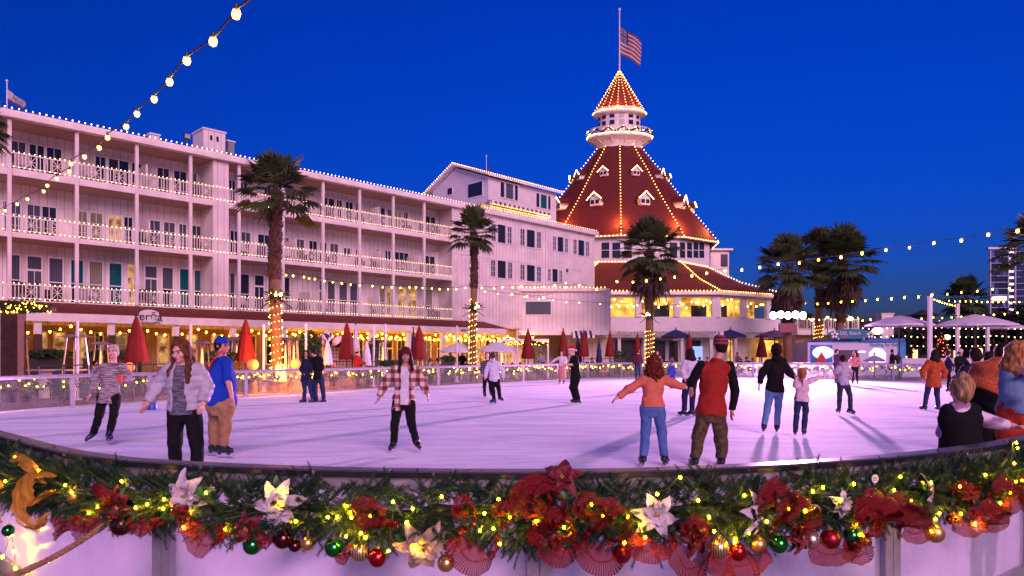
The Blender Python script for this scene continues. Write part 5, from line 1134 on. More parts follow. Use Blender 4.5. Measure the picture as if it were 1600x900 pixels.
# glass apartment tower
YT_ = 260.0; s = YT_/F
tx = lambda px: (px-HX)*s
tz = lambda y: EYE+(HY-y)*s
to = thing('apartment_tower', 'distant glass apartment tower with a stack of lit balconies', 'tower', (0, YT_, 0))
b = MB(); kq = 282/260; b.add([(tx(1546),0,-.05),(tx(1640),0,-.05),(tx(1640)*kq,22,-.05),(tx(1546)*kq,22,-.05),(tx(1546),0,tz(390)),(tx(1640),0,tz(390)),(tx(1640)*kq,22,tz(390)),(tx(1546)*kq,22,tz(390))], [(0,3,2,1),(4,5,6,7),(0,1,5,4),(1,2,6,5),(2,3,7,6),(3,0,4,7)]); b.build('wall', mat('dusk_curtain_wall', (.03,.05,.16), .15, nscale=.05, namt=.5, extra=None), to)
b = MB(); b.box(tx(1541),tx(1584),-1.2,.8,tz(390)+.02,tz(387)); b.build('roof', M_white(), to)
for i in range(10):
    y = 391+i*9.9
    b = MB(); b.box(tx(1545),tx(1573.5),-.35,-.02,tz(y)-.25,tz(y)); b.build('floor_edge', mat('tower_concrete', (.38,.34,.44), .6), to)
    b = MB(); b.box(tx(1586.5),tx(1620),-.35,-.02,tz(y+2)-.2,tz(y+2)); b.build('floor_edge', MATS['tower_concrete'], to)
    for j in range(4):
        b = MB(); b.box(tx(1548+j*6.3),tx(1553.5+j*6.3),-.018,-.004,tz(y+9),tz(y+1.3)); b.build('window', pane_mat('dark') if (i*7+j*3) % 5 else mat('pale_blue_glass', (.08,.16,.38), .1), to)
    b = MB(); b.box(tx(1575.5),tx(1583),-.3,-.02,tz(y+5),tz(y+1.8)); b.build('lit_balcony', mat('balcony_glow', (1,.9,.8), .5, emit=(1,.80,.72), estr=1.2, sample=False), to)
for px in (1545.5, 1573.5, 1584.5): b = MB(); b.box(tx(px),tx(px+2),-.5,-.022,0,tz(389)); b.build('pier', MATS['tower_concrete'], to)
b = MB(); b.box(tx(1549),tx(1571),-.6,-.02,tz(470),tz(463)); b.build('lit_floor', MATS['balcony_glow'], to)
fairy('shore_lights', [P(1240,500,900), P(1620,497,900)], 14, .7, bulb_mat('shore_glow', (1,.6,.3), 2.0, False), None, 5); tag(bpy.data.objects['shore_lights'], 'scattered tiny town lights along the foot of the dark headland', 'lights')
# ================================================================== PEOPLE
# a figure is an implicit surface (rounded limbs blended together) turned into one continuous mesh; clothes are looser shells of the same skeleton
def npv(v): return np.array([v[0], v[1], v[2]], dtype=np.float64)
class Field:
    def __init__(s, lo, hi, h):
        s.h = h; s.lo = npv(lo)-3*h; n = np.ceil((npv(hi)+3*h-s.lo)/h).astype(int)+1; s.n = n
        s.f = np.full(n, 1.0, dtype=np.float32); s.ax = [s.lo[i]+h*np.arange(n[i]) for i in range(3)]
    def sub(s, lo, hi):
        a = np.clip(np.floor((npv(lo)-s.lo)/s.h).astype(int), 0, s.n-1); b = np.clip(np.ceil((npv(hi)-s.lo)/s.h).astype(int)+1, 1, s.n)
        sl = tuple(slice(a[i], b[i]) for i in range(3)); X, Y, Z = np.meshgrid(*[s.ax[i][sl[i]] for i in range(3)], indexing='ij'); return sl, X, Y, Z
    def merge(s, sl, d, k, mode='u'):
        g = s.f[sl]
        if mode == 'u':
            if k > 0: hh = np.maximum(k-np.abs(g-d), 0)/k; s.f[sl] = np.minimum(g, d)-hh*hh*k*.25
            else: s.f[sl] = np.minimum(g, d)
        else:
            d = -d; hh = np.maximum(k-np.abs(g-d), 0)/max(k, 1e-6); s.f[sl] = np.maximum(g, d)+hh*hh*k*.25
    def cap(s, a, b, ra, rb, k=.02, flat=None):
        a, b = npv(a), npv(b); m = max(ra, rb)+k+2*s.h; sl, X, Y, Z = s.sub(np.minimum(a, b)-m, np.maximum(a, b)+m)
        d = b-a; L2 = max(d @ d, 1e-9); px, py, pz = X-a[0], Y-a[1], Z-a[2]
        t = (px*d[0]+py*d[1]+pz*d[2])/L2; tc = np.clip(t, 0, 1)
        q = np.sqrt((px-tc*d[0])**2+(py-tc*d[1])**2+(pz-tc*d[2])**2)-(ra+(rb-ra)*tc)
        if flat is not None: q = np.maximum(q, (t-1)*math.sqrt(L2)-flat)
        s.merge(sl, q, k)
    def ell(s, c, r, axes, k=.015, mode='u'):
        c = npv(c); m = max(r)+k+2*s.h; sl, X, Y, Z = s.sub(c-m, c+m); px, py, pz = X-c[0], Y-c[1], Z-c[2]; q = 0
        for ax_, rr in zip(axes, r): q = q+((px*ax_[0]+py*ax_[1]+pz*ax_[2])/rr)**2
        s.merge(sl, (np.sqrt(q)-1)*min(r), k, mode)
    def loft(s, a, b, lat, dep, st, k=.02, cut0=False, cut1=False):
        """elliptic column from a to b: stations (t, half width, half depth, depth offset)"""
        a, b = npv(a), npv(b); d = b-a; Ln = math.sqrt(d @ d); u = d/Ln; lat = npv(lat); lat = lat-u*(lat @ u); lat /= math.sqrt(lat @ lat); dp = np.cross(u, lat)
        if dp @ npv(dep) < 0: dp = -dp
        m = max(max(x[1], x[2]) for x in st)+.12+k; sl, X, Y, Z = s.sub(np.minimum(a, b)-m, np.maximum(a, b)+m)
        px, py, pz = X-a[0], Y-a[1], Z-a[2]; t = (px*u[0]+py*u[1]+pz*u[2])/Ln; T_ = [x[0] for x in st]; tc = np.clip(t, T_[0], T_[-1])
        rx = np.interp(tc, T_, [x[1] for x in st]); ry = np.interp(tc, T_, [x[2] for x in st]); of = np.interp(tc, T_, [x[3] if len(x) > 3 else 0 for x in st])
        l = px*lat[0]+py*lat[1]+pz*lat[2]; e = px*dp[0]+py*dp[1]+pz*dp[2]-of
        q = (np.sqrt((l/rx)**2+(e/ry)**2)-1)*np.minimum(rx, ry); o = np.maximum(T_[0]-t, t-T_[-1])*Ln
        r_ = np.where(o > 0, np.sqrt(np.maximum(q, 0)**2+np.maximum(o, 0)**2), q)
        if cut0: r_ = np.maximum(r_, (T_[0]-t)*Ln)
        if cut1: r_ = np.maximum(r_, (t-T_[-1])*Ln)
        s.merge(sl, r_, k)
    def plane(s, p, n):      # removes the side the normal points to
        X, Y, Z = np.meshgrid(*s.ax, indexing='ij'); s.f = np.maximum(s.f, ((X-p[0])*n[0]+(Y-p[1])*n[1]+(Z-p[2])*n[2]).astype(np.float32))
    def folds(s, amp, fr=30, seed=0, vert=1.0):
        X, Y, Z = np.meshgrid(*s.ax, indexing='ij'); a = seed*1.7
        n = np.sin(X*fr+2*np.sin(Z*fr*.45*vert+a)+a)*np.sin(Y*fr*.9+1.5*np.sin(Z*fr*.6*vert+2*a))+.6*np.sin(Z*fr*.8*vert+2.2*np.sin(X*fr*.5+a)+2.0*np.sin(Y*fr*.4-a))
        s.f = s.f+(amp*n).astype(np.float32)
    def net(s):
        f = s.f; S = f < 0; nx, ny, nz = f.shape
        c = [S[i:nx-1+i, j:ny-1+j, k:nz-1+k] for i in (0,1) for j in (0,1) for k in (0,1)]
        any_ = np.logical_or.reduce(c); all_ = np.logical_and.reduce(c); act = any_ & ~all_
        idx = np.argwhere(act)
        if len(idx) == 0: return [], []
        vid = np.full(act.shape, -1, dtype=np.int64); vid[act] = np.arange(len(idx)); pos = np.zeros((len(idx), 3)); cnt = np.zeros(len(idx))
        co = [(i, j, k) for i in (0,1) for j in (0,1) for k in (0,1)]
        val = {o: f[idx[:,0]+o[0], idx[:,1]+o[1], idx[:,2]+o[2]].astype(np.float64) for o in co}
        for a in co:
            for x in range(3):
                if a[x] == 0:
                    b = list(a); b[x] = 1; b = tuple(b); va, vb = val[a], val[b]; m = (va < 0) != (vb < 0); t = np.where(m, va/np.where(m, va-vb, 1), 0)
                    p = np.tile(np.array(a, float), (len(idx), 1)); p[:, x] += t; pos[m] += p[m]; cnt[m] += 1
        pos = (idx+pos/cnt[:, None])*s.h+s.lo; F_ = []
        for x in range(3):
            y, z = (x+1) % 3, (x+2) % 3
            sl0 = [slice(None)]*3; sl1 = [slice(None)]*3; sl0[x] = slice(0, -1); sl1[x] = slice(1, None)
            A, B = S[tuple(sl0)], S[tuple(sl1)]; e = np.argwhere(A != B); 
            e = e[(e[:, y] > 0) & (e[:, z] > 0) & (e[:, y] < f.shape[y]-1) & (e[:, z] < f.shape[z]-1)]
            if not len(e): continue
            def v(dy, dz):
                q = e.copy(); q[:, y] -= dy; q[:, z] -= dz; return vid[q[:,0], q[:,1], q[:,2]]
            q = np.stack([v(1,1), v(0,1), v(0,0), v(1,0)], 1); flip = ~A[e[:,0], e[:,1], e[:,2]]; q[flip] = q[flip][:, ::-1]; F_.append(q)
        return pos, np.concatenate(F_)
def net_obj(fld, name, m, parent, base, extra=None, mats=None):
    v, fc = fld.net()
    if len(v) == 0: return None
    v = (np.asarray(v)-npv(base)).tolist(); fc = fc.tolist(); mi = [0]*len(fc)
    if extra:
        k = len(v); v += [tuple(Vector(p)-Vector(base)) for p in extra.v]; fc += [tuple(i+k for i in f) for f in extra.f]; mi += extra.mi
    me = bpy.data.meshes.new(name); me.from_pydata(v, [], fc)
    for q in (mats or [m]): me.materials.append(q)
    if mats: me.polygons.foreach_set('material_index', mi)
    me.polygons.foreach_set('use_smooth', [True]*len(me.polygons)); me.update()
    o = bpy.data.objects.new(name, me); COL.objects.link(o); o.parent = parent; return o

SKIN = mat('skin', (.62,.30,.22), .5, nscale=9, namt=.10); SKIN2 = mat('skin_tan', (.45,.21,.14), .5, nscale=9, namt=.1); SKINF = mat('skin_fair', (.72,.38,.30), .5, nscale=9, namt=.08)
def hairmat(name, c):
    def f(m, n, l, b, tc):
        mp = n.new('ShaderNodeMapping'); mp.inputs['Scale'].default_value = (70, 70, 7); l.new(tc.outputs['Object'], mp.inputs[0]); t = n.new('ShaderNodeTexNoise'); t.inputs['Scale'].default_value = 1; t.inputs['Detail'].default_value = 4; l.new(mp.outputs[0], t.inputs[0])
        cr = n.new('ShaderNodeValToRGB'); e = cr.color_ramp.elements; e[0].position = .35; e[0].color = (c[0]*.45, c[1]*.4, c[2]*.4, 1); e[1].position = .65; e[1].color = (c[0]*1.35, c[1]*1.3, c[2]*1.3, 1); l.new(t.outputs[0], cr.inputs[0]); l.new(cr.outputs[0], b.inputs['Base Color'])
        bp = n.new('ShaderNodeBump'); bp.inputs['Strength'].default_value = .6; bp.inputs['Distance'].default_value = .01; l.new(t.outputs[0], bp.inputs['Height']); l.new(bp.outputs[0], b.inputs['Normal'])
    return mat('hair_'+name, c, .65, extra=f, spec=.12)
H_DARK = hairmat('dark', (.022,.012,.009)); H_BRN = hairmat('brown', (.09,.035,.014)); H_BLD = hairmat('blonde', (.42,.24,.10)); H_AUB = hairmat('auburn', (.13,.022,.010)); H_GRY = hairmat('silver', (.50,.42,.36)); H_STRAW = hairmat('strawberry', (.40,.15,.05))
def cloth(name, c, extra=None, rough=.85, nscale=14, namt=.22): return mat('cloth_'+name, c, rough, nscale=nscale, namt=namt, bump=.35, bscale=70, extra=extra, spec=.22)
def check_pattern(cols, sc):
    def f(m, n, l, b, tc):
        sp = n.new('ShaderNodeSeparateXYZ'); l.new(tc.outputs['Object'], sp.inputs[0]); prev = None
        outs = []
        for ax_ in (0, 2):
            a = n.new('ShaderNodeMath'); a.operation = 'MULTIPLY'; a.inputs[1].default_value = sc; l.new(sp.outputs[ax_], a.inputs[0])
            fr = n.new('ShaderNodeMath'); fr.operation = 'FRACT'; l.new(a.outputs[0], fr.inputs[0]); g = n.new('ShaderNodeMath'); g.operation = 'GREATER_THAN'; g.inputs[1].default_value = .52; l.new(fr.outputs[0], g.inputs[0]); outs.append(g)
        ad = n.new('ShaderNodeMath'); ad.operation = 'ADD'; l.new(outs[0].outputs[0], ad.inputs[0]); l.new(outs[1].outputs[0], ad.inputs[1])
        dv = n.new('ShaderNodeMath'); dv.operation = 'DIVIDE'; dv.inputs[1].default_value = 2; l.new(ad.outputs[0], dv.inputs[0])
        cr = n.new('ShaderNodeValToRGB'); cr.color_ramp.interpolation = 'CONSTANT'; e = cr.color_ramp.elements; e[0].position = 0; e[0].color = (*cols[0], 1); e[1].position = .4; e[1].color = (*cols[1], 1); x = e.new(.8); x.color = (*cols[2], 1)
        l.new(dv.outputs[0], cr.inputs[0]); l.new(cr.outputs[0], b.inputs['Base Color'])
    return f
def heather(c0, c1, sx=8, sz=90):
    def f(m, n, l, b, tc):
        mp = n.new('ShaderNodeMapping'); mp.inputs['Scale'].default_value = (sx, sx, sz); l.new(tc.outputs['Object'], mp.inputs[0]); t = n.new('ShaderNodeTexNoise'); t.inputs['Scale'].default_value = 1; t.inputs['Detail'].default_value = 3; l.new(mp.outputs[0], t.inputs[0])
        cr = n.new('ShaderNodeValToRGB'); e = cr.color_ramp.elements; e[0].position = .42; e[0].color = (*c0, 1); e[1].position = .58; e[1].color = (*c1, 1); l.new(t.outputs[0], cr.inputs[0]); l.new(cr.outputs[0], b.inputs['Base Color'])
    return f
BLACK = cloth('black', (.0045,.004,.005)); DENIM = cloth('denim', (.075,.15,.36)); DENIMD = cloth('dark_denim', (.015,.028,.09)); NAVYC = cloth('navy', (.010,.014,.05)); KHAKI = cloth('khaki', (.36,.20,.10)); OLIVE = cloth('olive_camo', (.11,.075,.035), nscale=22, namt=.6)
BOOT = mat('boot_black', (.012,.013,.020), .35, nscale=12, namt=.4); BOOTN = mat('boot_navy', (.012,.020,.06), .35, nscale=12, namt=.4); BLADE = mat('skate_blade', (.75,.75,.8), .25, .9); SOLE = mat('skate_sole', (.05,.05,.06), .5); SOCK = mat('sock_white', (.65,.6,.62), .8)

def unit(v): v = Vector(v); return v.normalized()
def figure(label, base, J, yaw, top, bottom, hair=None, hat=None, skin=SKIN, m=1.0, g=1.0, pitch=0.0, torso_yaw=None, skates=True, face=True, res=None, toes=None, group=None, hands='open', roll=0.0, seat=False, accessories=None, sole=.085):
    """J: world joints. yaw: 0 looks at the camera, 90 looks to +X, 180 away"""
    t = thing('person', label, 'person', base, group=group); Yd = base[1]; h = res or min(.03, max(.0085, Yd*.00105))
    def off(v): return Vector(v)
    f = Vector((math.sin(R(yaw))*math.cos(R(pitch)), -math.cos(R(yaw))*math.cos(R(pitch)), math.sin(R(pitch)))); r = Vector((0,0,1)).cross(f).normalized(); r = (Matrix.Rotation(R(roll), 3, f) @ r); u = f.cross(r)
    if u.z < 0: u = -u
    ty = yaw if torso_yaw is None else torso_yaw; tf = Vector((math.sin(R(ty)), -math.cos(R(ty)), 0))
    hc = J['head']; sl, sr = J['sl'], J['sr']; hl, hr = J['hl'], J['hr']; ms, mh = (sl+sr)/2, (hl+hr)/2
    up = (ms-mh).normalized(); lat = (sr-sl).normalized(); sw = (sr-sl).length/2; hw = max((hr-hl).length/2, .04); Ln = (ms-mh).length
    # if the shoulders are seen foreshortened give the torso its real breadth
    side = tf.cross(Vector((0,0,1))); side.normalize(); lat = side if side.dot(lat) > 0 else -side
    SWr = max(.125*m, min(sw, .20*m)) if abs(tf.y) > .5 else .155*m
    def torso(F_, o, gg, hem=None, flare=0.0, cut=False, kk=.025):
        a = mh-up*(.10*m) if hem is None else mh-up*hem; L_ = (ms+up*.045*m-a).length; b_ = a+up*L_
        z = lambda d: (d+((mh-a).length))/L_       # distance above the hips -> station
        st = []
        if hem is not None and hem > .02: st.append((0, (.150+flare)*m*gg+o, (.115+flare*.7)*m*gg+o, 0))
        else: st.append((0, .115*m*gg+o, .095*m*gg+o, 0))
        st += [(max(.02, z(.0)), .158*m*gg+o, .118*m*gg+o, -.008*m), (z(Ln*.36), .128*m*gg+o, .100*m*gg+o, .015*(gg-1)*6*m), (z(Ln*.70), .148*m*(.5+.5*gg)+o, .112*m*(.5+.5*gg)+o, 0), (z(Ln*.90), SWr*.88+o*.8, .088*m+o, 0), (z(Ln*1.02), SWr*.62+o*.5, .062*m+o*.6, 0), (1.0, .055*m+o*.4, .052*m+o*.4, 0)]
        F_.loft(a, b_, lat, tf, st, kk, cut0=cut)
    for S_ in 'lr':
        J['s'+S_] = J['s'+S_]+(ms-J['s'+S_]).normalized()*.032*m-up*.035*m
    sl, sr = J['sl'], J['sr']
    pts = list(J.values()); lo = np.min([npv(p) for p in pts], 0)-.24*m; hi = np.max([npv(p) for p in pts], 0)+.24*m
    # ---- body: one continuous surface with head, arms, hands and legs
    B = Field(lo, hi, h); torso(B, 0, g)
    B.cap(ms+up*.0, hc-u*.05*m-f*.01*m, .060*m, .052*m, .045)
    cu = hc
    B.ell(cu+u*.022*m-f*.012*m, (.077*m, .096*m, .104*m), (r, f, u), .02); B.ell(cu-u*.052*m+f*.022*m, (.055*m, .064*m, .062*m), (r, f, u), .03)
    fine = h < .016
    if fine and face:
        B.ell(cu+f*.082*m+u*.030*m, (.050*m, .014*m, .012*m), (r, f, u), .012); B.ell(cu+f*.070*m-u*.088*m, (.022*m, .020*m, .016*m), (r, f, u), .018)
        for s in (-1, 1):
            B.ell(cu+f*.098*m+r*(s*.032*m)+u*.010*m, (.019*m, .014*m, .013*m), (r, f, u), .010, 'd'); B.ell(cu+f*.066*m+r*(s*.044*m)-u*.025*m, (.022*m, .020*m, .022*m), (r, f, u), .018)
        B.cap(cu+f*.086*m+u*.012*m, cu+f*.106*m-u*.028*m, .008*m, .0135*m, .008); B.ell(cu+f*.088*m-u*.055*m, (.024*m, .011*m, .011*m), (r, f, u), .008)
    if h < .024:
        for s in (-1, 1): B.ell(cu+r*(s*.079*m)-f*.008*m-u*.004*m, (.010*m, .020*m, .030*m), (r, f, u), .008)
    fingers = MB()
    for S in 'lr':
        a, e, w_ = J['s'+S], J['e'+S], J['w'+S]; B.cap(a, e, .050*m*g**.5, .041*m, .03); B.cap(e, w_, .042*m, .027*m, .012)
        d = unit(w_-e); hd = d
        if 'h'+S+'d' in J: pass
        L_ = .085*m; pn = unit(d.cross(tf)) if abs(d.dot(tf)) < .9 else r; side_ = unit(d.cross(pn))
        pc = w_+d*(.045*m); B.cap(w_, w_+d*.02*m, .024*m, .026*m, .01); B.ell(pc, (.047*m, .040*m, .017*m), (d, side_, pn), .012)
        if fine and hands:
            curl = .55 if hands == 'open' else 1.25; th = 1 if S == 'l' else -1
            for q, (o_, ln) in enumerate(((-.030, .062), (-.010, .074), (.010, .070), (.029, .055))):
                p0 = w_+d*.070*m+side_*(o_*m); c1 = math.cos(curl*.35); 
                p1 = p0+(d*c1+pn*math.sin(curl*.35)+side_*(o_*2.0)).normalized()*ln*.48*m; p2 = p1+(d*math.cos(curl)+pn*math.sin(curl)+side_*(o_*2)).normalized()*ln*.52*m
                fingers.tube([p0-d*.02*m, p0, p1, p2], [.0095*m, .0095*m, .0085*m, .0062*m], 6)
            sd_ = side_*(-1 if S == 'l' else 1); p0 = w_+d*.030*m+sd_*.028*m; p1 = p0+(d*.6+sd_*.75+pn*.25).normalized()*.034*m; p2 = p1+(d*.9+sd_*.25+pn*.35).normalized()*.028*m
            fingers.tube([p0-sd_*.012*m, p0, p1, p2], [.012*m, .0115*m, .0095*m, .007*m], 6)
        k_, an = J['k'+S], J['a'+S]; hp = J['h'+S]; B.cap(hp, k_, .088*m*g**.5, .056*m, .03); B.cap(k_, an, .055*m, .038*m, .02)
        B.ell(k_+(an-k_)*.28-tf*.018*m, (.048*m, .045*m, .09*m), (lat, tf, unit(k_-an)), .02)
        tv = (toes or {}).get(S, tf); tv = unit(tv); B.cap(an, an+tv*.035*m, .034*m, .026*m, .02)
    net_obj(B, 'body', skin, t, base, fingers if fingers.v else None)
    # ---- face details
    if face and h < .022 and f.y < .35:
        for s in (-1, 1):
            b = MB(); p = cu+f*.0835*m+r*(s*.032*m)+u*.009*m-Vector(base); b.cur = 0
            b.ball(p, .0110*m, 8, 6, .65); b.cur = 1; b.ball(p+f*.0065*m, .0075*m, 8, 6); b.build('eye', [mat('eye_white', (.30,.25,.25), .4), mat('eye_iris', (.02,.012,.01), .2)], t, True)
            b = MB(); q = cu+f*.096*m+u*.031*m-Vector(base); b.beam(q+r*(s*.014*m), q+r*(s*.050*m)-f*.016*m+u*.002*m, .007*m, .008*m); b.build('eyebrow', H_DARK if hair and hair[1] is H_DARK else H_BRN, t)
        b = MB(); p = cu+f*.0945*m-u*.056*m-Vector(base); k0 = len(b.v)
        for zz, ww in ((.005, .015), (-.005, .017)): b.tube([p-r*.022*m-f*.010*m, p-r*.008*m+u*zz*m, p+r*.008*m+u*zz*m, p+r*.022*m-f*.010*m], [.001*m, .0055*m, .0055*m, .001*m], 6)
        b.build('lips', mat('lips', (.42,.09,.09), .4), t, True)
    # ---- top
    tk = dict(m=BLACK, off=.022, hem=.05, flare=0, sleeve=1.0, fold=.007, name='jacket', cuff=None); tk.update(top); o = tk['off']
    C = Field(lo, hi, h); torso(C, o, g*tk.get('g', 1), tk['hem'], tk['flare'], True)
    for S in 'lr':
        a, e, w_ = J['s'+S], J['e'+S], J['w'+S]
        if tk['sleeve'] <= 0: C.cap(a-(a-ms)*.2, a, .055*m+o, .050*m+o, .02); continue
        if tk['sleeve'] < 1: en = a+(e-a)*min(1, tk['sleeve']*1.7); C.cap(a, en, .054*m*g**.5+o, .052*m+o, .03, flat=.0)
        else: C.cap(a, e, .052*m*g**.5+o, .044*m+o, .03); C.cap(e, e+(w_-e)*.97, .045*m+o, .032*m+o*.7, .02, flat=.0)
    C.cap(ms-up*.03*m, ms+(hc-ms)*(.36 if tk.get('collar', True) else .16), .095*m, .064*m, .05, flat=0)
    if tk.get('hood'): C.ell(ms+up*.05*m-tf*.09*m, (.11*m, .07*m, .07*m), (lat, tf, up), .03)
    if tk.get('puff'):
        X, Y, Z = np.meshgrid(*C.ax, indexing='ij'); C.f += (-.008*np.abs(np.sin((Z-base[2])*math.pi/.075))+.004).astype(np.float32)
    if tk.get('open'):          # opening down the front shows the shirt
        sl_, X, Y, Z = C.sub(C.lo, C.lo+C.n*C.h); q = npv(mh+tf*.0); l = (X-q[0])*lat[0]+(Y-q[1])*lat[1]+(Z-q[2])*lat[2]; e = (X-q[0])*tf[0]+(Y-q[1])*tf[1]+(Z-q[2])*tf[2]
        zz = (Z-q[2]); wd_ = tk['open']*(1.0+.25*(1-np.clip(zz/Ln, 0, 1))); near = np.maximum(np.abs(l-tk.get('oc', 0))-wd_, np.maximum(-(e-.015), zz-Ln*1.25)); C.f = np.maximum(C.f, -near.astype(np.float32))
    C.folds(min(tk['fold'], o*.45), 26/m, seed=len(label) % 7); net_obj(C, tk['name'], tk['m'], t, base)
    if tk.get('shirt'):
        C = Field(lo, hi, h); torso(C, .020, g, .05, 0, True, .02); C.folds(.002, 30, 2); net_obj(C, 'shirt', tk['shirt'], t, base)
    # ---- bottom
    bt = dict(m=BLACK, off=.010, flare=0, name='trousers', short=1.0, fold=.0055); bt.update(bottom); o = bt['off']
    C = Field(lo, hi, h)
    if bt['name'] in ('skirt', 'dress'):
        a = mh-up*bt.get('len', .55); L_ = (mh+up*.08-a).length; C.loft(a, a+up*L_, lat, tf, [(0, .24*m, .20*m), (.55, .19*m, .15*m), (.85, .155*m*g+.012, .12*m*g+.012), (1, .13*m*g+.01, .10*m*g+.01)], .01, True, True)
        C.folds(.012, 38, 1, .15); net_obj(C, bt['name'], bt['m'], t, base)
    else:
        a = mh-up*.13*m; C.loft(a, mh+up*.11*m, lat, tf, [(0, .120*m*g+o, .085*m*g+o), (.50, .160*m*g+o, .120*m*g+o, -.010), (1, .138*m*g+o, .104*m*g+o)], .03)
        for S in 'lr':
            k_, an = J['k'+S], J['a'+S]; hp = J['h'+S]; C.cap(hp-up*.02, k_, .090*m*g**.5+o, .060*m+o*1.2, .03); e = k_+(an-k_)*(bt['short']*.98); C.cap(k_, e, .059*m+o*1.2, .044*m+o*1.6+bt['flare'], .02, flat=.0)
            C.ell(k_+(an-k_)*.28-tf*.016*m, (.048*m+o, .045*m+o, .09*m), (lat, tf, unit(k_-an)), .02)
        C.folds(min(bt['fold'], o*.45), 34/m, 3, .8); net_obj(C, bt['name'], bt['m'], t, base)
    # ---- feet
    for S in 'lr':
        an = J['a'+S]; k_ = J['k'+S]; tv = unit((toes or {}).get(S, tf)); shin = unit(k_-an); sd_ = unit(shin.cross(tv)); tvp = unit(sd_.cross(shin)) if abs(tv.z) > .2 else tv
        dn = unit(tv.cross(sd_)); dn = dn if dn.z < 0 else -dn
        hh = max(.014, h*.75) if h < .02 else .016; ft = an+dn*(.055*m)
        lo2 = np.min([npv(an+shin*.14*m), npv(ft-tv*.1*m), npv(ft+tv*.22*m)], 0)-.07; hi2 = np.max([npv(an+shin*.14*m), npv(ft-tv*.1*m), npv(ft+tv*.22*m)], 0)+.07
        C = Field(lo2, hi2, hh); bm = skates[1] if isinstance(skates, tuple) else BOOT
        top_ = an+shin*(.115*m if skates else .02*m); C.cap(an-shin*.02, top_, .052*m, .056*m, .02, flat=0); C.cap(ft-tv*.045*m+dn*-.015, ft+tv*.13*m, .045*m, .036*m, .03); C.cap(an+tv*.01, ft+tv*.07*m, .045*m, .040*m, .03)
        C.plane(ft+dn*.030*m, dn); ex = None
        sk = net_obj(C, 'skate' if skates else 'shoe', bm, t, base)
        if sk and skates:
            b = MB(); q = ft+dn*.033*m-Vector(base); b.beam(q-tv*.085*m, q+tv*.165*m, .050*m, .010, up=-dn); b.cur = 0
            b.beam(q-tv*.05*m+dn*.003, q-tv*.05*m+dn*.035*m, .02, .05*m, up=tv); b.beam(q+tv*.09*m+dn*.003, q+tv*.09*m+dn*.035*m, .02, .05*m, up=tv); b.build('blade_holder', SOLE, sk)
            b = MB(); b.beam(q-tv*.095*m+dn*.040*m, q+tv*.165*m+dn*.040*m, .008, .024, up=-dn); b.build('blade', BLADE, sk)
            b = MB(); 
            for i in range(4): z_ = an+shin*(.08-.035*i)*m+tv*(.050+.004*i)*m-Vector(base); b.beam(z_-sd_*.028*m, z_+sd_*.028*m, .008, .008)
            b.build('laces', mat('lace_white', (.5,.5,.55), .7), sk)
        if skates and isinstance(skates, tuple) and len(skates) > 2:
            C = Field(npv(top_)-.1, npv(top_)+.1, hh); C.cap(top_-shin*.01, top_+shin*.045*m, .052*m, .050*m, .01, flat=0); net_obj(C, 'sock', skates[2], t, base)
    # ---- hair and headgear
    if hair:
        st, hm = hair[0], hair[1]; ln = hair[2] if len(hair) > 2 else .3
        lo2 = npv(hc)-.22*m-np.array([.10,.10,ln]); hi2 = npv(hc)+.22*m+np.array([.10,.10,0]); hh = max(.008, h*.9); C = Field(lo2, hi2, hh)
        C.ell(hc+u*.030*m-f*.016*m, (.088*m, .106*m, .108*m), (r, f, u), .01)
        if st in ('long', 'curly', 'pony', 'wavy'):
            for i in range(9):
                a_ = R(-105+i*26.2); d0 = -f*math.cos(a_)+r*math.sin(a_); p = [hc+u*.05*m+d0*.065*m, hc-u*.03*m+d0*.076*m, hc-u*.11*m+d0*(.092 if st != 'pony' else .05)*m]
                if st != 'pony':
                    sh = 1.0+.12*math.sin(i*2.1); p += [hc-Vector((0,0,ln*.6*sh))+d0*.115*m+tf*hair_f(st)*m, hc-Vector((0,0,ln*sh))+d0*.105*m+tf*hair_f(st)*m]
                for q in range(len(p)-1): rr = [.028,.027,.028,.026,.014]; C.cap(p[q], p[q+1], rr[q]*m*(1.25 if st == 'curly' else 1), rr[q+1]*m*(1.3 if st == 'curly' else 1), .03)
            if st == 'pony': C.cap(hc+u*.03*m-f*.10*m, hc-f*.14*m-u*.03*m, .028*m, .034*m, .02); C.cap(hc-f*.14*m-u*.03*m, hc-f*.12*m-Vector((0,0,ln)), .034*m, .012*m, .02)
        if st == 'bun': C.ell(hc+u*.125*m-f*.03*m, (.045*m, .042*m, .036*m), (r, f, u), .015); C.ell(hc-u*.02*m-f*.05*m, (.080*m, .070*m, .085*m), (r, f, u), .02)
        if st in ('short', 'crop'): C.ell(hc-u*.015*m-f*.045*m, (.078*m, .068*m, .080*m), (r, f, u), .02)
        if st == 'short': C.ell(hc+u*.105*m+f*.03*m, (.055*m, .05*m, .028*m), (r, f, u), .03)
        # keep the face clear
        C.ell(hc+f*.108*m-u*.018*m, (.068*m, .088*m, .105*m), (r, f, u), .012, 'd')
        C.folds({'curly': .012, 'wavy': .006, 'bun': .007, 'long': .0055}.get(st, .004), {'curly': 75, 'wavy': 50}.get(st, 70)/m, 4, .5 if st != 'curly' else 1.2)
        net_obj(C, 'hair', hm, t, base)
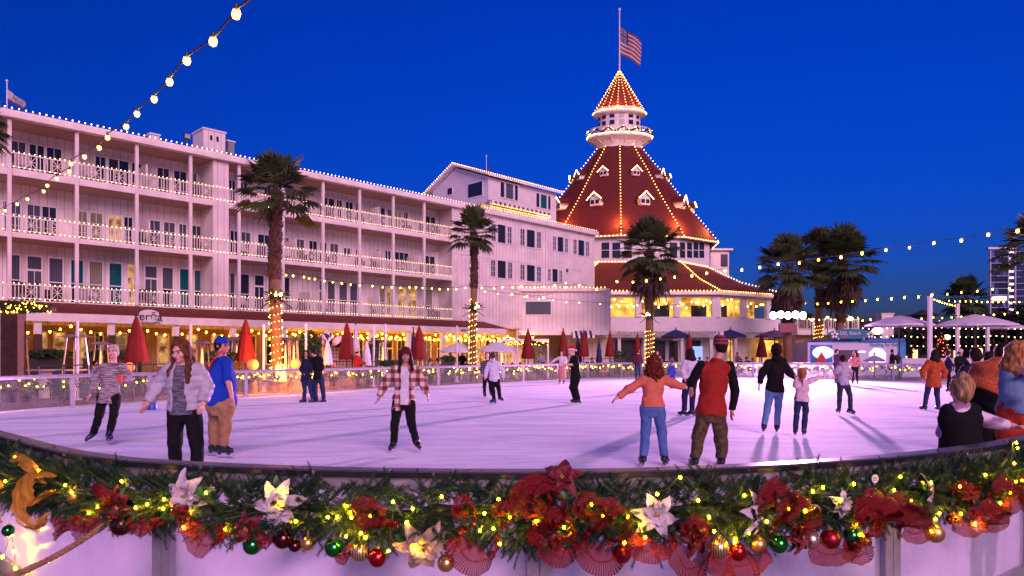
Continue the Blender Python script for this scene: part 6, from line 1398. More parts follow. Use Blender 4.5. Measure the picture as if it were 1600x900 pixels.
    if hat:
        kd, hm = hat[0], hat[1]; hh = max(.009, h*.9); C = Field(npv(hc)-.2*m, npv(hc)+.24*m, hh)
        if kd == 'beanie': C.ell(hc+u*.045*m-f*.012*m, (.096*m, .112*m, .112*m), (r, f, u), .01); C.plane(hc+u*.030*m, -(u*.97-f*.22).normalized()); C.loft(hc+u*.025*m-f*.010*m, hc+u*.070*m-f*.012*m, r, f, [(0,.098*m,.114*m),(.5,.104*m,.118*m),(1,.098*m,.112*m)], .006)
        elif kd == 'cap':
            C.ell(hc+u*.042*m-f*.010*m, (.090*m, .106*m, .098*m), (r, f, u), .01); C.plane(hc+u*.028*m, -u); bd = -f if len(hat) > 2 else f
            C.ell(hc+u*.030*m+bd*.125*m-u*.006*m, (.066*m, .062*m, .010*m), (r, f, u), .012)
        elif kd == 'santa':
            C.ell(hc+u*.055*m-f*.012*m, (.090*m, .104*m, .090*m), (r, f, u), .01); C.cap(hc+u*.11*m-f*.02*m, hc+u*.13*m-f*.11*m, .065*m, .04*m, .03); C.cap(hc+u*.13*m-f*.11*m, hc+u*.02*m-f*.165*m, .04*m, .02*m, .02); C.plane(hc+u*.045*m, -u)
        elif kd == 'helmet': C.ell(hc+u*.035*m-f*.010*m, (.104*m, .122*m, .108*m), (r, f, u), .01); C.plane(hc+u*.010*m, -u)
        if kd in ('beanie', 'santa'): C.folds(.002, 90, 1)
        net_obj(C, 'hat', hm, t, base)
        if kd == 'santa':
            C = Field(npv(hc)-.22*m, npv(hc)+.22*m, hh); C.loft(hc+u*.022*m-f*.010*m, hc+u*.062*m-f*.012*m, r, f, [(0,.098*m,.112*m),(.5,.106*m,.120*m),(1,.098*m,.112*m)], .006); C.ell(hc+u*.01*m-f*.17*m, (.032*m,)*3, (r, f, u), .01); C.folds(.003, 110, 1); net_obj(C, 'hat_trim', mat('white_fur', (.75,.7,.72), .9), t, base)
        if kd == 'beanie' and len(hat) > 2:
            C = Field(npv(hc)-.2*m, npv(hc)+.25*m, hh); C.ell(hc+u*.165*m-f*.012*m, (.042*m, .042*m, .036*m), (r, f, u), .01); C.folds(.004, 100, 1); net_obj(C, 'pompom', hat[2], t, base)
    return t
def hair_f(st): return .02 if st == 'long' else -.01
def pxfig(label, Y, pj, foot_y=None, z0=0.0, **kw):
    """figure from photo columns/rows; each joint (x, y, extra depth)"""
    J = {}
    for k, v in pj.items(): J[k] = P(v[0], v[1], Y+(v[2] if len(v) > 2 else 0))
    b = (J['hl']+J['hr'])/2; base = Vector((b.x, Y, z0))
    return figure(label, base, J, **kw)
def stand(label, px, Y, height=1.7, yaw=0, z0=0.0, arms='down', stride=.0, lean=0.0, sit=False, ox=0.0, **kw):
    m = height/1.72; b = Vector(((px-HX)/F*Y, Y, z0)); tf = Vector((math.sin(R(yaw)), -math.cos(R(yaw)), 0)); rt = Vector((0,0,1)).cross(tf); U = Vector((0,0,1))
    # joints named by image side
    sgn_ = 1 if rt.x >= 0 else -1; sk = kw.get('skates', True); ft = .13 if sk else .09
    def q(x, y, z): return b+rt*(x*sgn_*m)+tf*(y*m+lean*z*m)+U*(z*m)
    if sit:
        hz = .50; J = {'head': q(0,.03,hz+.70), 'sl': q(-.17,0,hz+.47), 'sr': q(.17,0,hz+.47), 'hl': q(-.08,0,hz), 'hr': q(.08,0,hz), 'kl': q(-.10,.42,hz+.02), 'kr': q(.10,.42,hz+.02), 'al': q(-.10,.42,.1), 'ar': q(.10,.42,.1), 'el': q(-.22,.10,hz+.20), 'er': q(.22,.10,hz+.20), 'wl': q(-.12,.32,hz+.22), 'wr': q(.12,.32,hz+.22)}
    else:
        J = {'head': q(0,.02,1.60), 'sl': q(-.175,0,1.40), 'sr': q(.175,0,1.40), 'hl': q(-.085,0,.93), 'hr': q(.085,0,.93), 'kl': q(-.10,.04+stride*.5,.52), 'kr': q(.10,.04-stride*.5,.52), 'al': q(-.11,stride,ft), 'ar': q(.11,-stride,ft)}
        A = {'down': ((-.23,.0,1.13),(-.25,.06,.88)), 'out': ((-.40,.0,1.22),(-.62,.02,1.08)), 'fwd': ((-.24,.10,1.14),(-.18,.32,1.12)), 'up': ((-.26,.12,1.15),(-.12,.25,1.36))}
        al, ar = (arms, arms) if isinstance(arms, str) else arms
        (e, w_) = A[al]; J['el'] = q(*e); J['wl'] = q(*w_); (e, w_) = A[ar]; J['er'] = q(-e[0], e[1], e[2]); J['wr'] = q(-w_[0], w_[1], w_[2])
    kw.setdefault('m', m); return figure(label, b, J, yaw, **kw)

# --- skaters, near to far
GREYP = cloth('light_grey_shell', (.46,.44,.52), rough=.5); HEATH = mat('cloth_heather_sweater', (.3,.25,.28), .9, bump=.4, bscale=60, extra=heather((.10,.07,.09), (.42,.34,.38)))
pxfig('woman in an open pale grey puffer jacket, skating closest to the camera', 7.4, {'head': (283,549,-.06), 'sl': (262,573), 'sr': (311,573), 'el': (247,603,.02), 'er': (323,604,.02), 'wl': (231,629,-.10), 'wr': (317,629,-.08), 'hl': (276,640), 'hr': (301,640), 'kl': (273,692,-.06), 'kr': (307,692,-.02), 'al': (275,752,.05), 'ar': (309,752,0)},
      yaw=-12, pitch=-16, torso_yaw=-4, m=1.0, top=dict(m=GREYP, off=.034, hem=.02, puff=True, open=.060, shirt=mat('cloth_heather_grey', (.1,.1,.13), .9, extra=heather((.055,.055,.08), (.15,.15,.20), 14, 60)), name='puffer_jacket', sleeve=1.0), bottom=dict(m=BLACK), hair=('long', hairmat('light_brown', (.13,.052,.022)), .36), skin=SKINF, toes={'l': (-.2,-1,0), 'r': (.2,-1,0)})
BLUE = cloth('royal_blue', (.008,.045,.42), namt=.12)
bm = pxfig('heavyset man in a royal blue shirt and cap standing side-on in tan trousers', 10.4, {'head': (347,540), 'sl': (338,564,.12), 'sr': (356,565,-.12), 'el': (343,596,.20), 'er': (357,597,-.20), 'wl': (352,620,.20), 'wr': (362,620,-.18), 'hl': (340,633,.08), 'hr': (352,633,-.08), 'kl': (335,662,.08), 'kr': (353,662,-.08), 'al': (334,695,.10), 'ar': (349,697,-.10)},
      yaw=72, torso_yaw=62, m=1.07, g=1.34, top=dict(m=BLUE, off=.020, hem=.02, sleeve=.62, name='shirt', fold=.008), bottom=dict(m=KHAKI, off=.020, fold=.007), hair=('crop', H_DARK), hat=('cap', BLUE, True), skin=SKIN, toes={'l': (.95,-.25,0), 'r': (.95,-.2,0)})
b = MB(); by = 10.4; b.tube([P(x, y, by+d)-bm.location for x, y, d in ((351,549,-.10),(343,551,-.19),(335,560,-.21),(329,572,-.12),(326,580,.02),(329,590,.16))], .016, 6); b.build('strap', mat('red_strap', (.5,.02,.03), .6), bm)
b = MB(); hp = P(347,540,10.4)-bm.location; ff = Vector((math.sin(R(72)), -math.cos(R(72)), 0)); rr_ = Vector((0,0,1)).cross(ff); b.tube([hp+ff*.10-rr_*.09+Vector((0,0,.01)), hp+ff*.115-rr_*.02+Vector((0,0,.01)), hp+ff*.115+rr_*.05+Vector((0,0,.01))], .006, 5); b.tube([hp+ff*.10+rr_*.085+Vector((0,0,.01)), hp-ff*.0+rr_*.09+Vector((0,0,.012))], .005, 5); b.build('glasses', BM, bm)
gw = pxfig('older woman with short silver hair in a heather grey sweater and black leggings', 11.85, {'head': (177,550,-.03), 'sl': (158,571), 'sr': (194,571), 'el': (149,593,.02), 'er': (203,592,.02), 'wl': (141,617,-.08), 'wr': (189,594,-.24), 'hl': (161,619), 'hr': (180,619), 'kl': (155,648,-.05), 'kr': (178,648,-.04), 'al': (146,676,.22), 'ar': (171,677,-.05)},
      yaw=8, m=.97, top=dict(m=HEATH, off=.026, hem=.12, flare=.015, name='sweater', fold=.006, collar=False), bottom=dict(m=BLACK), hair=('short', H_GRY), skin=SKINF, skates=(True, BOOTN, SOCK), toes={'l': (-.35,-.75,-.5), 'r': (.8,-.7,0)})
b = MB(); c = P(188,592,11.52)-gw.location; b.lathe((c.x, c.y, c.z-.06), [(.028,0),(.038,.13),(.001,.132)], 12); b.build('cup', mat('orange_red_cup', (.75,.06,.03), .4), gw)
PLAID = mat('cloth_plaid', (.5,.3,.3), .9, extra=check_pattern(((.66,.55,.50), (.36,.13,.09), (.085,.025,.03)), 7.5), bump=.3, bscale=60)
pxfig('young woman in a dark red beanie and open brown and white plaid jacket', 10.9, {'head': (634,556,-.02), 'sl': (614,575), 'sr': (651,575), 'el': (603,597,.02), 'er': (660,598,.02), 'wl': (593,620,-.04), 'wr': (667,615,-.05), 'hl': (622,627), 'hr': (640,627), 'kl': (617,662,-.06), 'kr': (643,662,-.06), 'al': (615,691,.02), 'ar': (650,689,.0)},
      yaw=6, m=.95, top=dict(m=PLAID, off=.030, hem=.15, flare=.012, open=.055, oc=.02, shirt=cloth('white_tee', (.60,.58,.66)), name='plaid_jacket', fold=.009), bottom=dict(m=BLACK), hair=('long', H_DARK, .40), hat=('beanie', cloth('dark_red_knit', (.09,.010,.018))), skin=SKIN2, toes={'l': (-.25,-1,-.15), 'r': (.45,-.9,-.1)})
CORAL = cloth('coral_ribbed', (.60,.16,.09), namt=.15)
pxfig('woman with auburn curls in a coral top, arms spread wide', 9.65, {'head': (1022,568), 'sl': (1003,590), 'sr': (1037,588), 'el': (982,608,-.02), 'er': (1053,600,-.02), 'wl': (966,620,-.04), 'wr': (1071,605,-.04), 'hl': (1010,637), 'hr': (1029,637), 'kl': (1009,676,.06), 'kr': (1034,676,.05), 'al': (1005,713,0), 'ar': (1038,713,0)},
      yaw=185, m=.93, top=dict(m=CORAL, off=.022, hem=-.01, name='knit_top', fold=.007), bottom=dict(m=DENIM, off=.011), hair=('curly', H_AUB, .22), skin=SKINF, skates=(True, BOOT, SOCK), toes={'l': (-.1,1,0), 'r': (.5,.9,0)})
VEST = cloth('rust_red_vest', (.30,.022,.012), namt=.15)
rv = pxfig('man in a rust red vest, black sleeves and striped knit hat, back turned', 9.7, {'head': (1126,541), 'sl': (1096,572), 'sr': (1139,572), 'el': (1081,596,.0), 'er': (1149,610,.0), 'wl': (1080,608,-.16), 'wr': (1144,641,-.02), 'hl': (1101,645), 'hr': (1121,645), 'kl': (1091,686,.05), 'kr': (1127,686,.04), 'al': (1086,716,0), 'ar': (1127,716,0)},
      yaw=182, m=1.05, g=1.10, top=dict(m=VEST, off=.036, hem=.03, sleeve=0, name='vest', fold=.008), bottom=dict(m=OLIVE, off=.022, fold=.010), hair=('crop', H_DARK), hat=('beanie', mat('cloth_striped_knit', (.3,.05,.06), .9, extra=stripes(2, .05, .5, .25)), cloth('white_pompom', (.7,.6,.66))), skin=SKIN, toes={'l': (-.1,1,0), 'r': (.1,1,0)})
Jv = {k: P(*v) for k, v in {'sl': (1096,572,9.7), 'el': (1081,596,9.7), 'wl': (1080,608,9.54), 'sr': (1139,572,9.7), 'er': (1149,610,9.7), 'wr': (1144,641,9.68)}.items()}
for S in 'lr':
    C = Field(npv(Jv['e'+S])-.5, npv(Jv['e'+S])+.5, .011); C.cap(Jv['s'+S], Jv['e'+S], .078, .064, .03); C.cap(Jv['e'+S], Jv['w'+S], .062, .046, .02, flat=0); C.folds(.005, 28, 2); net_obj(C, 'sleeve', BLACK, rv, rv.location)
pxfig('woman in a black hooded jacket and light jeans holding the little girl\'s hand', 13.55, {'head': (1213,546), 'sl': (1199,564), 'sr': (1226,564), 'el': (1191,583,0), 'er': (1234,583,-.02), 'wl': (1187,600,-.02), 'wr': (1244,591,-.06), 'hl': (1204,608), 'hr': (1217,608), 'kl': (1200,632,.06), 'kr': (1216,634,.06), 'al': (1194,664,-.02), 'ar': (1214,665,0)},
      yaw=178, m=.98, top=dict(m=BLACK, off=.032, hem=.06, name='jacket', fold=.005, hood=True), bottom=dict(m=cloth('light_denim', (.13,.25,.46)), off=.010), hair=('pony', H_DARK, .22), skin=SKINF, skates=(True, BOOT, SOCK), toes={'l': (.5,.9,0), 'r': (.3,1,0)})
pxfig('little girl in a pale pink sweater with a long ponytail, one arm stretched out', 13.0, {'head': (1253,582), 'sl': (1247,596), 'sr': (1261,596), 'el': (1243,603,-.02), 'er': (1272,593,0), 'wl': (1243,592,-.10), 'wr': (1284,589,0), 'hl': (1248,622), 'hr': (1257,622), 'kl': (1245,643,.05), 'kr': (1259,641,.05), 'al': (1243,671,0), 'ar': (1256,671,0)},
      yaw=165, m=.74, top=dict(m=cloth('pale_pink', (.66,.46,.52)), off=.020, hem=.06, flare=.02, name='sweater'), bottom=dict(m=DENIMD), hair=('pony', H_STRAW, .26), skin=SKINF, skates=(True, BOOT, SOCK), toes={'l': (.2,1,0), 'r': (.7,.8,0)})
pxfig('boy in a pale grey t-shirt and dark jeans gliding away with one leg out', 17.6, {'head': (1316,561), 'sl': (1308,573), 'sr': (1325,573), 'el': (1304,583,0), 'er': (1330,583,0), 'wl': (1306,590,.14), 'wr': (1330,590,.14), 'hl': (1313,599), 'hr': (1322,599), 'kl': (1312,618,.05), 'kr': (1328,617,.05), 'al': (1311,638,0), 'ar': (1329,639,-.10)},
      yaw=180, m=.84, top=dict(m=cloth('pale_lilac_grey', (.42,.38,.46)), off=.020, hem=.05, sleeve=.55, name='t_shirt'), bottom=dict(m=cloth('charcoal_denim', (.035,.035,.055)), off=.010), hair=('crop', H_DARK), skin=SKIN, skates=(True, BOOT, SOCK), toes={'l': (0,1,0), 'r': (.9,-.6,-.3)})
pxfig('woman in a white top and dark trousers partly hidden behind the couple', 17.2, {'head': (1079,552), 'sl': (1069,564), 'sr': (1087,563), 'el': (1066,579,0), 'er': (1091,578,0), 'wl': (1070,592,-.1), 'wr': (1090,593,-.1), 'hl': (1072,594), 'hr': (1083,594), 'kl': (1070,618,.05), 'kr': (1082,618,.04), 'al': (1069,642,0), 'ar': (1081,642,0)},
      yaw=150, m=.98, top=dict(m=cloth('soft_white', (.62,.56,.64)), off=.024, hem=.08, name='sweater'), bottom=dict(m=NAVYC, off=.014), hair=('long', H_DARK, .22), skin=SKIN, toes={'l': (-1,.2,0), 'r': (-1,.2,0)})
pxfig('woman in an orange teddy coat with long dark hair skating away at right', 19.2, {'head': (1461,553), 'sl': (1449,565), 'sr': (1470,565), 'el': (1442,579,0), 'er': (1476,580,0), 'wl': (1442,592,-.05), 'wr': (1475,592,-.05), 'hl': (1453,595), 'hr': (1464,595), 'kl': (1448,615,.05), 'kr': (1464,615,.05), 'al': (1445,634,0), 'ar': (1466,634,0)},
      yaw=172, m=.98, top=dict(m=cloth('burnt_orange', (.42,.075,.018), namt=.35), off=.040, hem=.18, flare=.03, name='coat', fold=.007), bottom=dict(m=DENIMD), hair=('long', H_DARK, .34), skin=SKIN, skates=(True, BOOTN, SOCK), toes={'l': (-.3,1,0), 'r': (.1,1,0)})
# right foreground group at the rail
TIE = mat('cloth_tie_dye', (.5,.45,.55), .9, nscale=9, namt=.5, extra=heather((.30,.16,.30), (.68,.62,.72), 9, 14))
kid = pxfig('blond child with a messy top knot, black vest and tie-dye sleeves', 5.15, {'head': (1502,610), 'sl': (1481,643,.02), 'sr': (1519,641,.02), 'el': (1474,674,.06), 'er': (1541,657,.02), 'wl': (1486,690,.22), 'wr': (1580,665,-.05), 'hl': (1491,712,.04), 'hr': (1512,712,.04), 'kl': (1489,775,.06), 'kr': (1514,775,.06), 'al': (1489,845,0), 'ar': (1515,845,0)},
      yaw=170, pitch=-6, m=.86, top=dict(m=TIE, off=.014, hem=.03, name='tie_dye_shirt'), bottom=dict(m=BLACK), hair=('bun', hairmat('sandy_blonde', (.36,.22,.11))), skin=SKINF, res=.0085, toes={'l': (0,1,0), 'r': (.2,1,0)})
Jk = {k: P(*v) for k, v in {'sl': (1481,643,5.17), 'sr': (1519,641,5.17), 'hl': (1491,712,5.19), 'hr': (1512,712,5.19)}.items()}
ms = (Jk['sl']+Jk['sr'])/2; mh = (Jk['hl']+Jk['hr'])/2; C = Field(npv(mh)-.34, npv(ms)+.30, .010); upv = (ms-mh).normalized()
C.loft(mh-upv*.10, ms+upv*.035, Vector((1,0,0)), Vector((0,1,0)), [(0,.158,.135),(.25,.160,.138),(.55,.145,.125),(.82,.165,.118),(.93,.135,.09),(1,.075,.06)], .02, True, True); C.cap(Jk['sl'], Jk['sl']+(Jk['sr']-Jk['sl'])*.2, .060, .06, .02); C.cap(Jk['sr'], Jk['sr']+(Jk['sl']-Jk['sr'])*.2, .060, .06, .02); C.folds(.004, 26, 3); net_obj(C, 'vest', BLACK, kid, kid.location)
FUZZ = cloth('orange_fleece', (.50,.11,.04), nscale=60, namt=.5)
pxfig('person in a fuzzy orange fleece leaning right over the rail beside the blond child', 6.6, {'head': (1572,556,.15), 'sl': (1545,572,.1), 'sr': (1573,570,-.05), 'el': (1560,592,.3), 'er': (1590,590,.1), 'wl': (1590,598,.3), 'wr': (1606,598,.1), 'hl': (1528,617), 'hr': (1546,617), 'kl': (1536,675,.05), 'kr': (1556,675,.05), 'al': (1540,755,0), 'ar': (1560,755,0)},
      yaw=120, torso_yaw=160, m=.98, g=1.1, top=dict(m=FUZZ, off=.045, hem=.00, name='fleece', fold=.009), bottom=dict(m=BLACK, off=.014), hair=('short', H_DARK), skin=SKIN, toes={'l': (.6,.8,0), 'r': (.8,.6,0)})
pxfig('blonde woman in a denim jacket and red trousers covering her mouth at the right edge', 6.0, {'head': (1592,556,0), 'sl': (1572,585,0), 'sr': (1610,584,.05), 'el': (1580,617,-.10), 'er': (1622,612,-.05), 'wl': (1602,592,-.14), 'wr': (1606,585,-.20), 'hl': (1579,640), 'hr': (1602,640), 'kl': (1574,708,.0), 'kr': (1602,708,.05), 'al': (1574,780,0), 'ar': (1604,780,0)},
      yaw=60, pitch=-12, torso_yaw=58, m=1.0, g=1.05, top=dict(m=cloth('washed_denim', (.16,.27,.42)), off=.034, hem=.05, name='denim_jacket', fold=.009), bottom=dict(m=cloth('brick_red', (.55,.055,.02)), off=.020), hair=('long', hairmat('golden_blonde', (.45,.20,.07)), .26), skin=SKINF, toes={'l': (.8,-.6,0), 'r': (.9,-.4,0)})
# middle distance
pxfig('man in a black jacket bending towards his partner at the left middle of the ice', 22.2, {'head': (489,551,0), 'sl': (487,562,0), 'sr': (502,559,0), 'el': (485,573,-.15), 'er': (503,575,-.1), 'wl': (482,580,-.2), 'wr': (490,582,-.2), 'hl': (493,590), 'hr': (502,590), 'kl': (492,607,0), 'kr': (504,607,0), 'al': (494,624,0), 'ar': (506,625,0)},
      yaw=-75, torso_yaw=-60, pitch=-15, m=1.02, top=dict(m=BLACK, off=.035, hem=.06), bottom=dict(m=DENIMD, off=.014), hair=('crop', H_DARK), skin=SKIN, toes={'l': (-1,-.2,0), 'r': (-1,-.2,0)})
pxfig('smaller partner in dark clothes held by the man in the black jacket', 22.0, {'head': (478,553,0), 'sl': (473,565,0), 'sr': (484,565,0), 'el': (471,576,0), 'er': (486,576,0), 'wl': (475,584,-.15), 'wr': (485,583,-.15), 'hl': (475,592), 'hr': (483,592), 'kl': (476,608,0), 'kr': (485,608,0), 'al': (475,624,0), 'ar': (489,624,0)},
      yaw=20, m=.94, top=dict(m=NAVYC, off=.030, hem=.06), bottom=dict(m=DENIMD), hair=('long', H_DARK, .2), skin=SKIN2, toes={'l': (-.9,-.4,0), 'r': (-.8,-.5,0)})
pxfig('boy in a white hooded sweatshirt with a dark print, seen from behind', 21.0, {'head': (770,556), 'sl': (763,567), 'sr': (779,567), 'el': (760,579,0), 'er': (785,579,0), 'wl': (758,591,0), 'wr': (786,591,0), 'hl': (768,594), 'hr': (777,594), 'kl': (770,608,0), 'kr': (779,607,0), 'al': (772,624,-.1), 'ar': (781,620,.1)},
      yaw=200, m=.86, top=dict(m=cloth('white_hoodie', (.60,.58,.70)), off=.030, hem=.04, hood=True, name='hoodie'), bottom=dict(m=BLACK, off=.012), hair=('short', H_BRN), skin=SKINF, skates=(True, BOOT), toes={'l': (-.9,.2,0), 'r': (.8,-.6,-.2)})
hb = bpy.data.objects['person.%03d' % (len([o for o in bpy.data.objects if o.name.startswith('person')])-1)] if False else None
pxfig('fair-haired boy in a dark checked jacket just behind the white hoodie', 23.0, {'head': (761,555), 'sl': (755,565), 'sr': (768,565), 'el': (753,575,0), 'er': (770,575,0), 'wl': (754,585,-.1), 'wr': (769,585,-.1), 'hl': (758,589), 'hr': (766,589), 'kl': (757,601,0), 'kr': (766,601,0), 'al': (757,615,0), 'ar': (767,613,.1)},
      yaw=25, m=.82, top=dict(m=mat('cloth_dark_check', (.05,.03,.05), .9, extra=check_pattern(((.02,.015,.03), (.09,.05,.08), (.2,.14,.18)), 14)), off=.03, hem=.06), bottom=dict(m=BLACK), hair=('short', H_STRAW), skin=SKINF)
pxfig('man in a red and white santa hat and black t-shirt skating with bent knees', 21.2, {'head': (892,548,0), 'sl': (894,560,.05), 'sr': (901,558,-.1), 'el': (890,570,.1), 'er': (897,570,-.12), 'wl': (883,572,0), 'wr': (884,569,-.2), 'hl': (897,588,.05), 'hr': (902,588,-.05), 'kl': (893,606,.05), 'kr': (899,606,-.05), 'al': (899,623,.05), 'ar': (904,624,-.05)},
      yaw=-80, torso_yaw=-70, m=1.0, g=1.12, top=dict(m=BLACK, off=.024, hem=.05, sleeve=.6, name='t_shirt'), bottom=dict(m=BLACK, off=.016), hair=('crop', H_GRY), hat=('santa', cloth('santa_red', (.50,.012,.012))), skin=SKINF, toes={'l': (-1,0,0), 'r': (-1,-.1,0)})
stand('woman in a white blouse and pink skirt, one arm out, far barrier', 878, 34.5, 1.70, -20, arms=('out', 'fwd'), top=dict(m=cloth('blouse_white', (.62,.55,.62)), off=.02, hem=.02, name='blouse'), bottom=dict(m=cloth('dusty_pink', (.48,.22,.18)), name='skirt', len=.62), hair=('long', H_DARK, .16), skin=SKINF)
stand('man in a dusky purple jacket gripping the barrier in front of the kiosk', 1307, 35.5, 1.78, 35, arms='fwd', stride=.1, top=dict(m=cloth('dusky_purple', (.06,.03,.10)), off=.03, hem=.06), bottom=dict(m=BLACK), hair=('crop', H_DARK), skin=SKIN2)
stand('woman in a white vest with red sleeves laughing beside the kiosk panel', 1336, 35.0, 1.66, -40, arms=('up', 'fwd'), top=dict(m=cloth('red_white', (.55,.20,.20)), off=.025, hem=.03), bottom=dict(m=BLACK), hair=('long', H_DARK, .2), skin=SKIN)
stand('small child in a patterned blue snowsuit in front of the far barrier', 1050, 30.5, 1.20, 30, top=dict(m=cloth('bright_blue_snow', (.03,.06,.45), namt=.6), off=.04, hem=.05), bottom=dict(m=cloth('blue_snow_trousers', (.03,.04,.30), namt=.6), off=.03), hat=('beanie', cloth('red_knit', (.4,.03,.03))), hair=('crop', H_BRN), skin=SKINF)
stand('man in a dark maroon jersey standing at the far barrier left of the turret palm', 997, 40.5, 1.78, 185, top=dict(m=cloth('maroon', (.07,.012,.02)), off=.03, hem=.06), bottom=dict(m=DENIMD, off=.012), hair=('crop', H_BRN), skin=SKIN)
# behind the barrier at right
stand('man in a navy coat with his back turned between the orange fleece and the barrier', 1525, 11.0, 1.66, 165, top=dict(m=NAVYC, off=.045, hem=.08), bottom=dict(m=NAVYC, off=.014), hair=('crop', H_DARK), skin=SKIN)
stand('man in a white knit hat and black coat facing us across the barrier at right', 1500, 26, 1.72, 10, arms='fwd', top=dict(m=BLACK, off=.04, hem=.06), bottom=dict(m=BLACK), hat=('beanie', cloth('white_knit', (.6,.55,.58))), hair=('crop', H_DARK), skin=SKIN2)
stand('man in a dark jacket half hidden by the orange coat', 1481, 28, 1.66, 60, arms='fwd', top=dict(m=NAVYC, off=.04, hem=.06), bottom=dict(m=BLACK), hair=('crop', H_DARK), skin=SKIN)
stand('dark-haired woman beside the man in the navy coat', 1546, 13.5, 1.62, 60, top=dict(m=cloth('grey_check', (.20,.14,.17), namt=.5), off=.03, hem=.06), bottom=dict(m=BLACK), hair=('long', H_DARK, .22), skin=SKIN)
stand('man in a red cap further back at the right end of the barrier', 1560, 15.5, 1.74, -30, top=dict(m=cloth('pale_plaid_shirt', (.40,.30,.36), namt=.5), off=.03, hem=.06), bottom=dict(m=BLACK), hat=('cap', cloth('red_cap', (.45,.03,.03))), hair=('crop', H_DARK), skin=SKIN)
stand('man in a charcoal jacket holding a small child by the kiosk', 1394, 43, 1.80, 50, arms='up', skates=False, top=dict(m=cloth('charcoal', (.035,.03,.035)), off=.035, hem=.08), bottom=dict(m=BLACK), hair=('crop', H_DARK), skin=SKIN)
stand('small child in a grey-green coat carried by the man at the kiosk', 1404, 42.8, .95, -40, z0=.85, sit=True, skates=False, top=dict(m=cloth('grey_green', (.08,.11,.10)), off=.03, hem=.05), bottom=dict(m=NAVYC), hair=('crop', H_STRAW), skin=SKINF)
# terrace guests
TG = [('person in a light blue shirt seated behind the pyramid heaters at far left',148,25.5,1.72,80,True,(.25,.35,.75),(.015,.02,.05),H_DARK,None),
      ('person in a white headband-like santa hat seated behind the barrier',523,31.5,1.6,0,True,(.12,.03,.03),(.02,.02,.02),H_DARK,('santa',(.5,.03,.03))),
      ('person in a red and black coat with a green and white knit hat',558,31,1.78,120,False,(.28,.018,.018),(.015,.015,.015),H_DARK,('beanie',(.30,.42,.34))),
      ('seated pair member in a white shirt, left, on the lit terrace',672,38.5,1.7,90,True,(.5,.42,.45),(.03,.03,.05),H_BRN,None),
      ('seated pair member in a pink shirt, right, on the lit terrace',683,38,1.7,-60,True,(.5,.28,.30),(.03,.03,.05),H_DARK,None),
      ('person in a grey shirt standing at the terrace table by the red parasol',845,43.2,1.66,-20,False,(.30,.27,.36),(.03,.03,.05),H_DARK,None),
      ('dark-clothed person sitting in front of the folded navy parasol',925,46.2,1.7,40,True,(.015,.015,.02),(.02,.02,.02),H_DARK,None),
      ('fair woman facing us left of the turret palm trunk',1027,43.8,1.72,5,False,(.40,.25,.22),(.03,.03,.05),H_STRAW,None),
      ('seated guest in a bright blue top under the open navy parasol',1047,51,1.7,60,True,(.03,.12,.55),(.02,.02,.03),H_DARK,None),
      ('seated guest in a turquoise top right of the mushroom heater',1052,52.2,1.7,-60,True,(.03,.30,.40),(.02,.02,.03),H_BRN,None),
      ('seated guest in a royal blue jacket before the blue screen',1093,50.8,1.7,90,True,(.03,.04,.50),(.02,.02,.03),H_DARK,None),
      ('seated guest in a grey sweater right of the blue jacket',1105,51,1.7,-80,True,(.28,.26,.34),(.02,.02,.03),H_DARK,None),
      ('standing guest in a dusty rose dress by the lit doorway',1152,53.5,1.66,30,False,(.32,.14,.16),(.12,.06,.08),H_BRN,None),
      ('seated guest in dark clothes at the white table',1166,52.5,1.7,60,True,(.02,.02,.04),(.02,.02,.03),H_DARK,None),
      ('seated guest in a red top beside the bright red parasol',1176,53,1.6,-60,True,(.4,.03,.04),(.02,.02,.03),H_BRN,None),
      ('guest in dark clothes standing under the long white canopy',722,42.5,1.7,20,False,(.03,.02,.03),(.02,.02,.03),H_DARK,None),
      ('waiter in black left of the lit palm trunk',704,40.5,1.72,40,False,(.02,.02,.03),(.02,.02,.03),H_DARK,None)]
for lab, px, Y, hgt, yw, st_, c1, c2, hm, ht in TG:
    stand(lab, px, Y, hgt, yw, z0=-.03, sit=st_, skates=False, arms='fwd', face=False, top=dict(m=cloth('guest_%d' % px, c1), off=.03, hem=.05), bottom=dict(m=cloth('guest_low_%d' % int(c2[2]*1000), c2), off=.012), hair=('crop', hm), hat=(ht[0], cloth('guest_hat_%d' % px, ht[1])) if ht else None, skin=SKIN)
# blue training cone-like aid on the ice behind the puffer jacket
p = G(238, 640); cnn = thing('skating_aid', 'small blue skating aid on the ice behind the puffer jacket woman', 'skating aid', (p.x, p.y, 0)); b = MB(); b.lathe((0,0,.03), [(.14,0),(.13,.12),(.07,.26),(.04,.28)], 14); b.build('body', mat('aid_blue', (.02,.06,.45), .4), cnn, True); b = MB(); b.box(-.17,.17,-.1,.1,0,.03); b.build('base', MATS['aid_blue'], cnn)
# ================================================================== NEAR GARLAND AND ORNAMENTS
def front(px, out_=.16):
    """point in front of the near boards for a photo column: (ring index float -> position offset outward)"""
    u = (px-HX)/F; best = None
    for i, p in enumerate(RING):
        if p.y < 9:
            q = off_ring(i, out_)
            if q.y < 1: continue
            e = abs(q.x/q.y-u)
            if best is None or e < best[0]: best = (e, i)
    i = best[1]; a = off_ring(i-1, out_); c = off_ring(i+1, out_); q = off_ring(i, out_)
    d = (c-a).normalized(); t = (u*q.y-q.x)/(d.x-u*d.y); return q+d*t, i
def fpt(px, py, out_=.20):
    q, i = front(px, out_); return Vector((q.x, q.y, EYE+(HY-py)/F*q.y)), i
def outn(i): return (off_ring(i, 1)-off_ring(i, 0)).normalized()
NEED = mat('fir_needles', (.016,.060,.022), .5, nscale=30, namt=.55)
NEED2 = mat('fir_needles_light', (.036,.095,.030), .5, nscale=30, namt=.5)
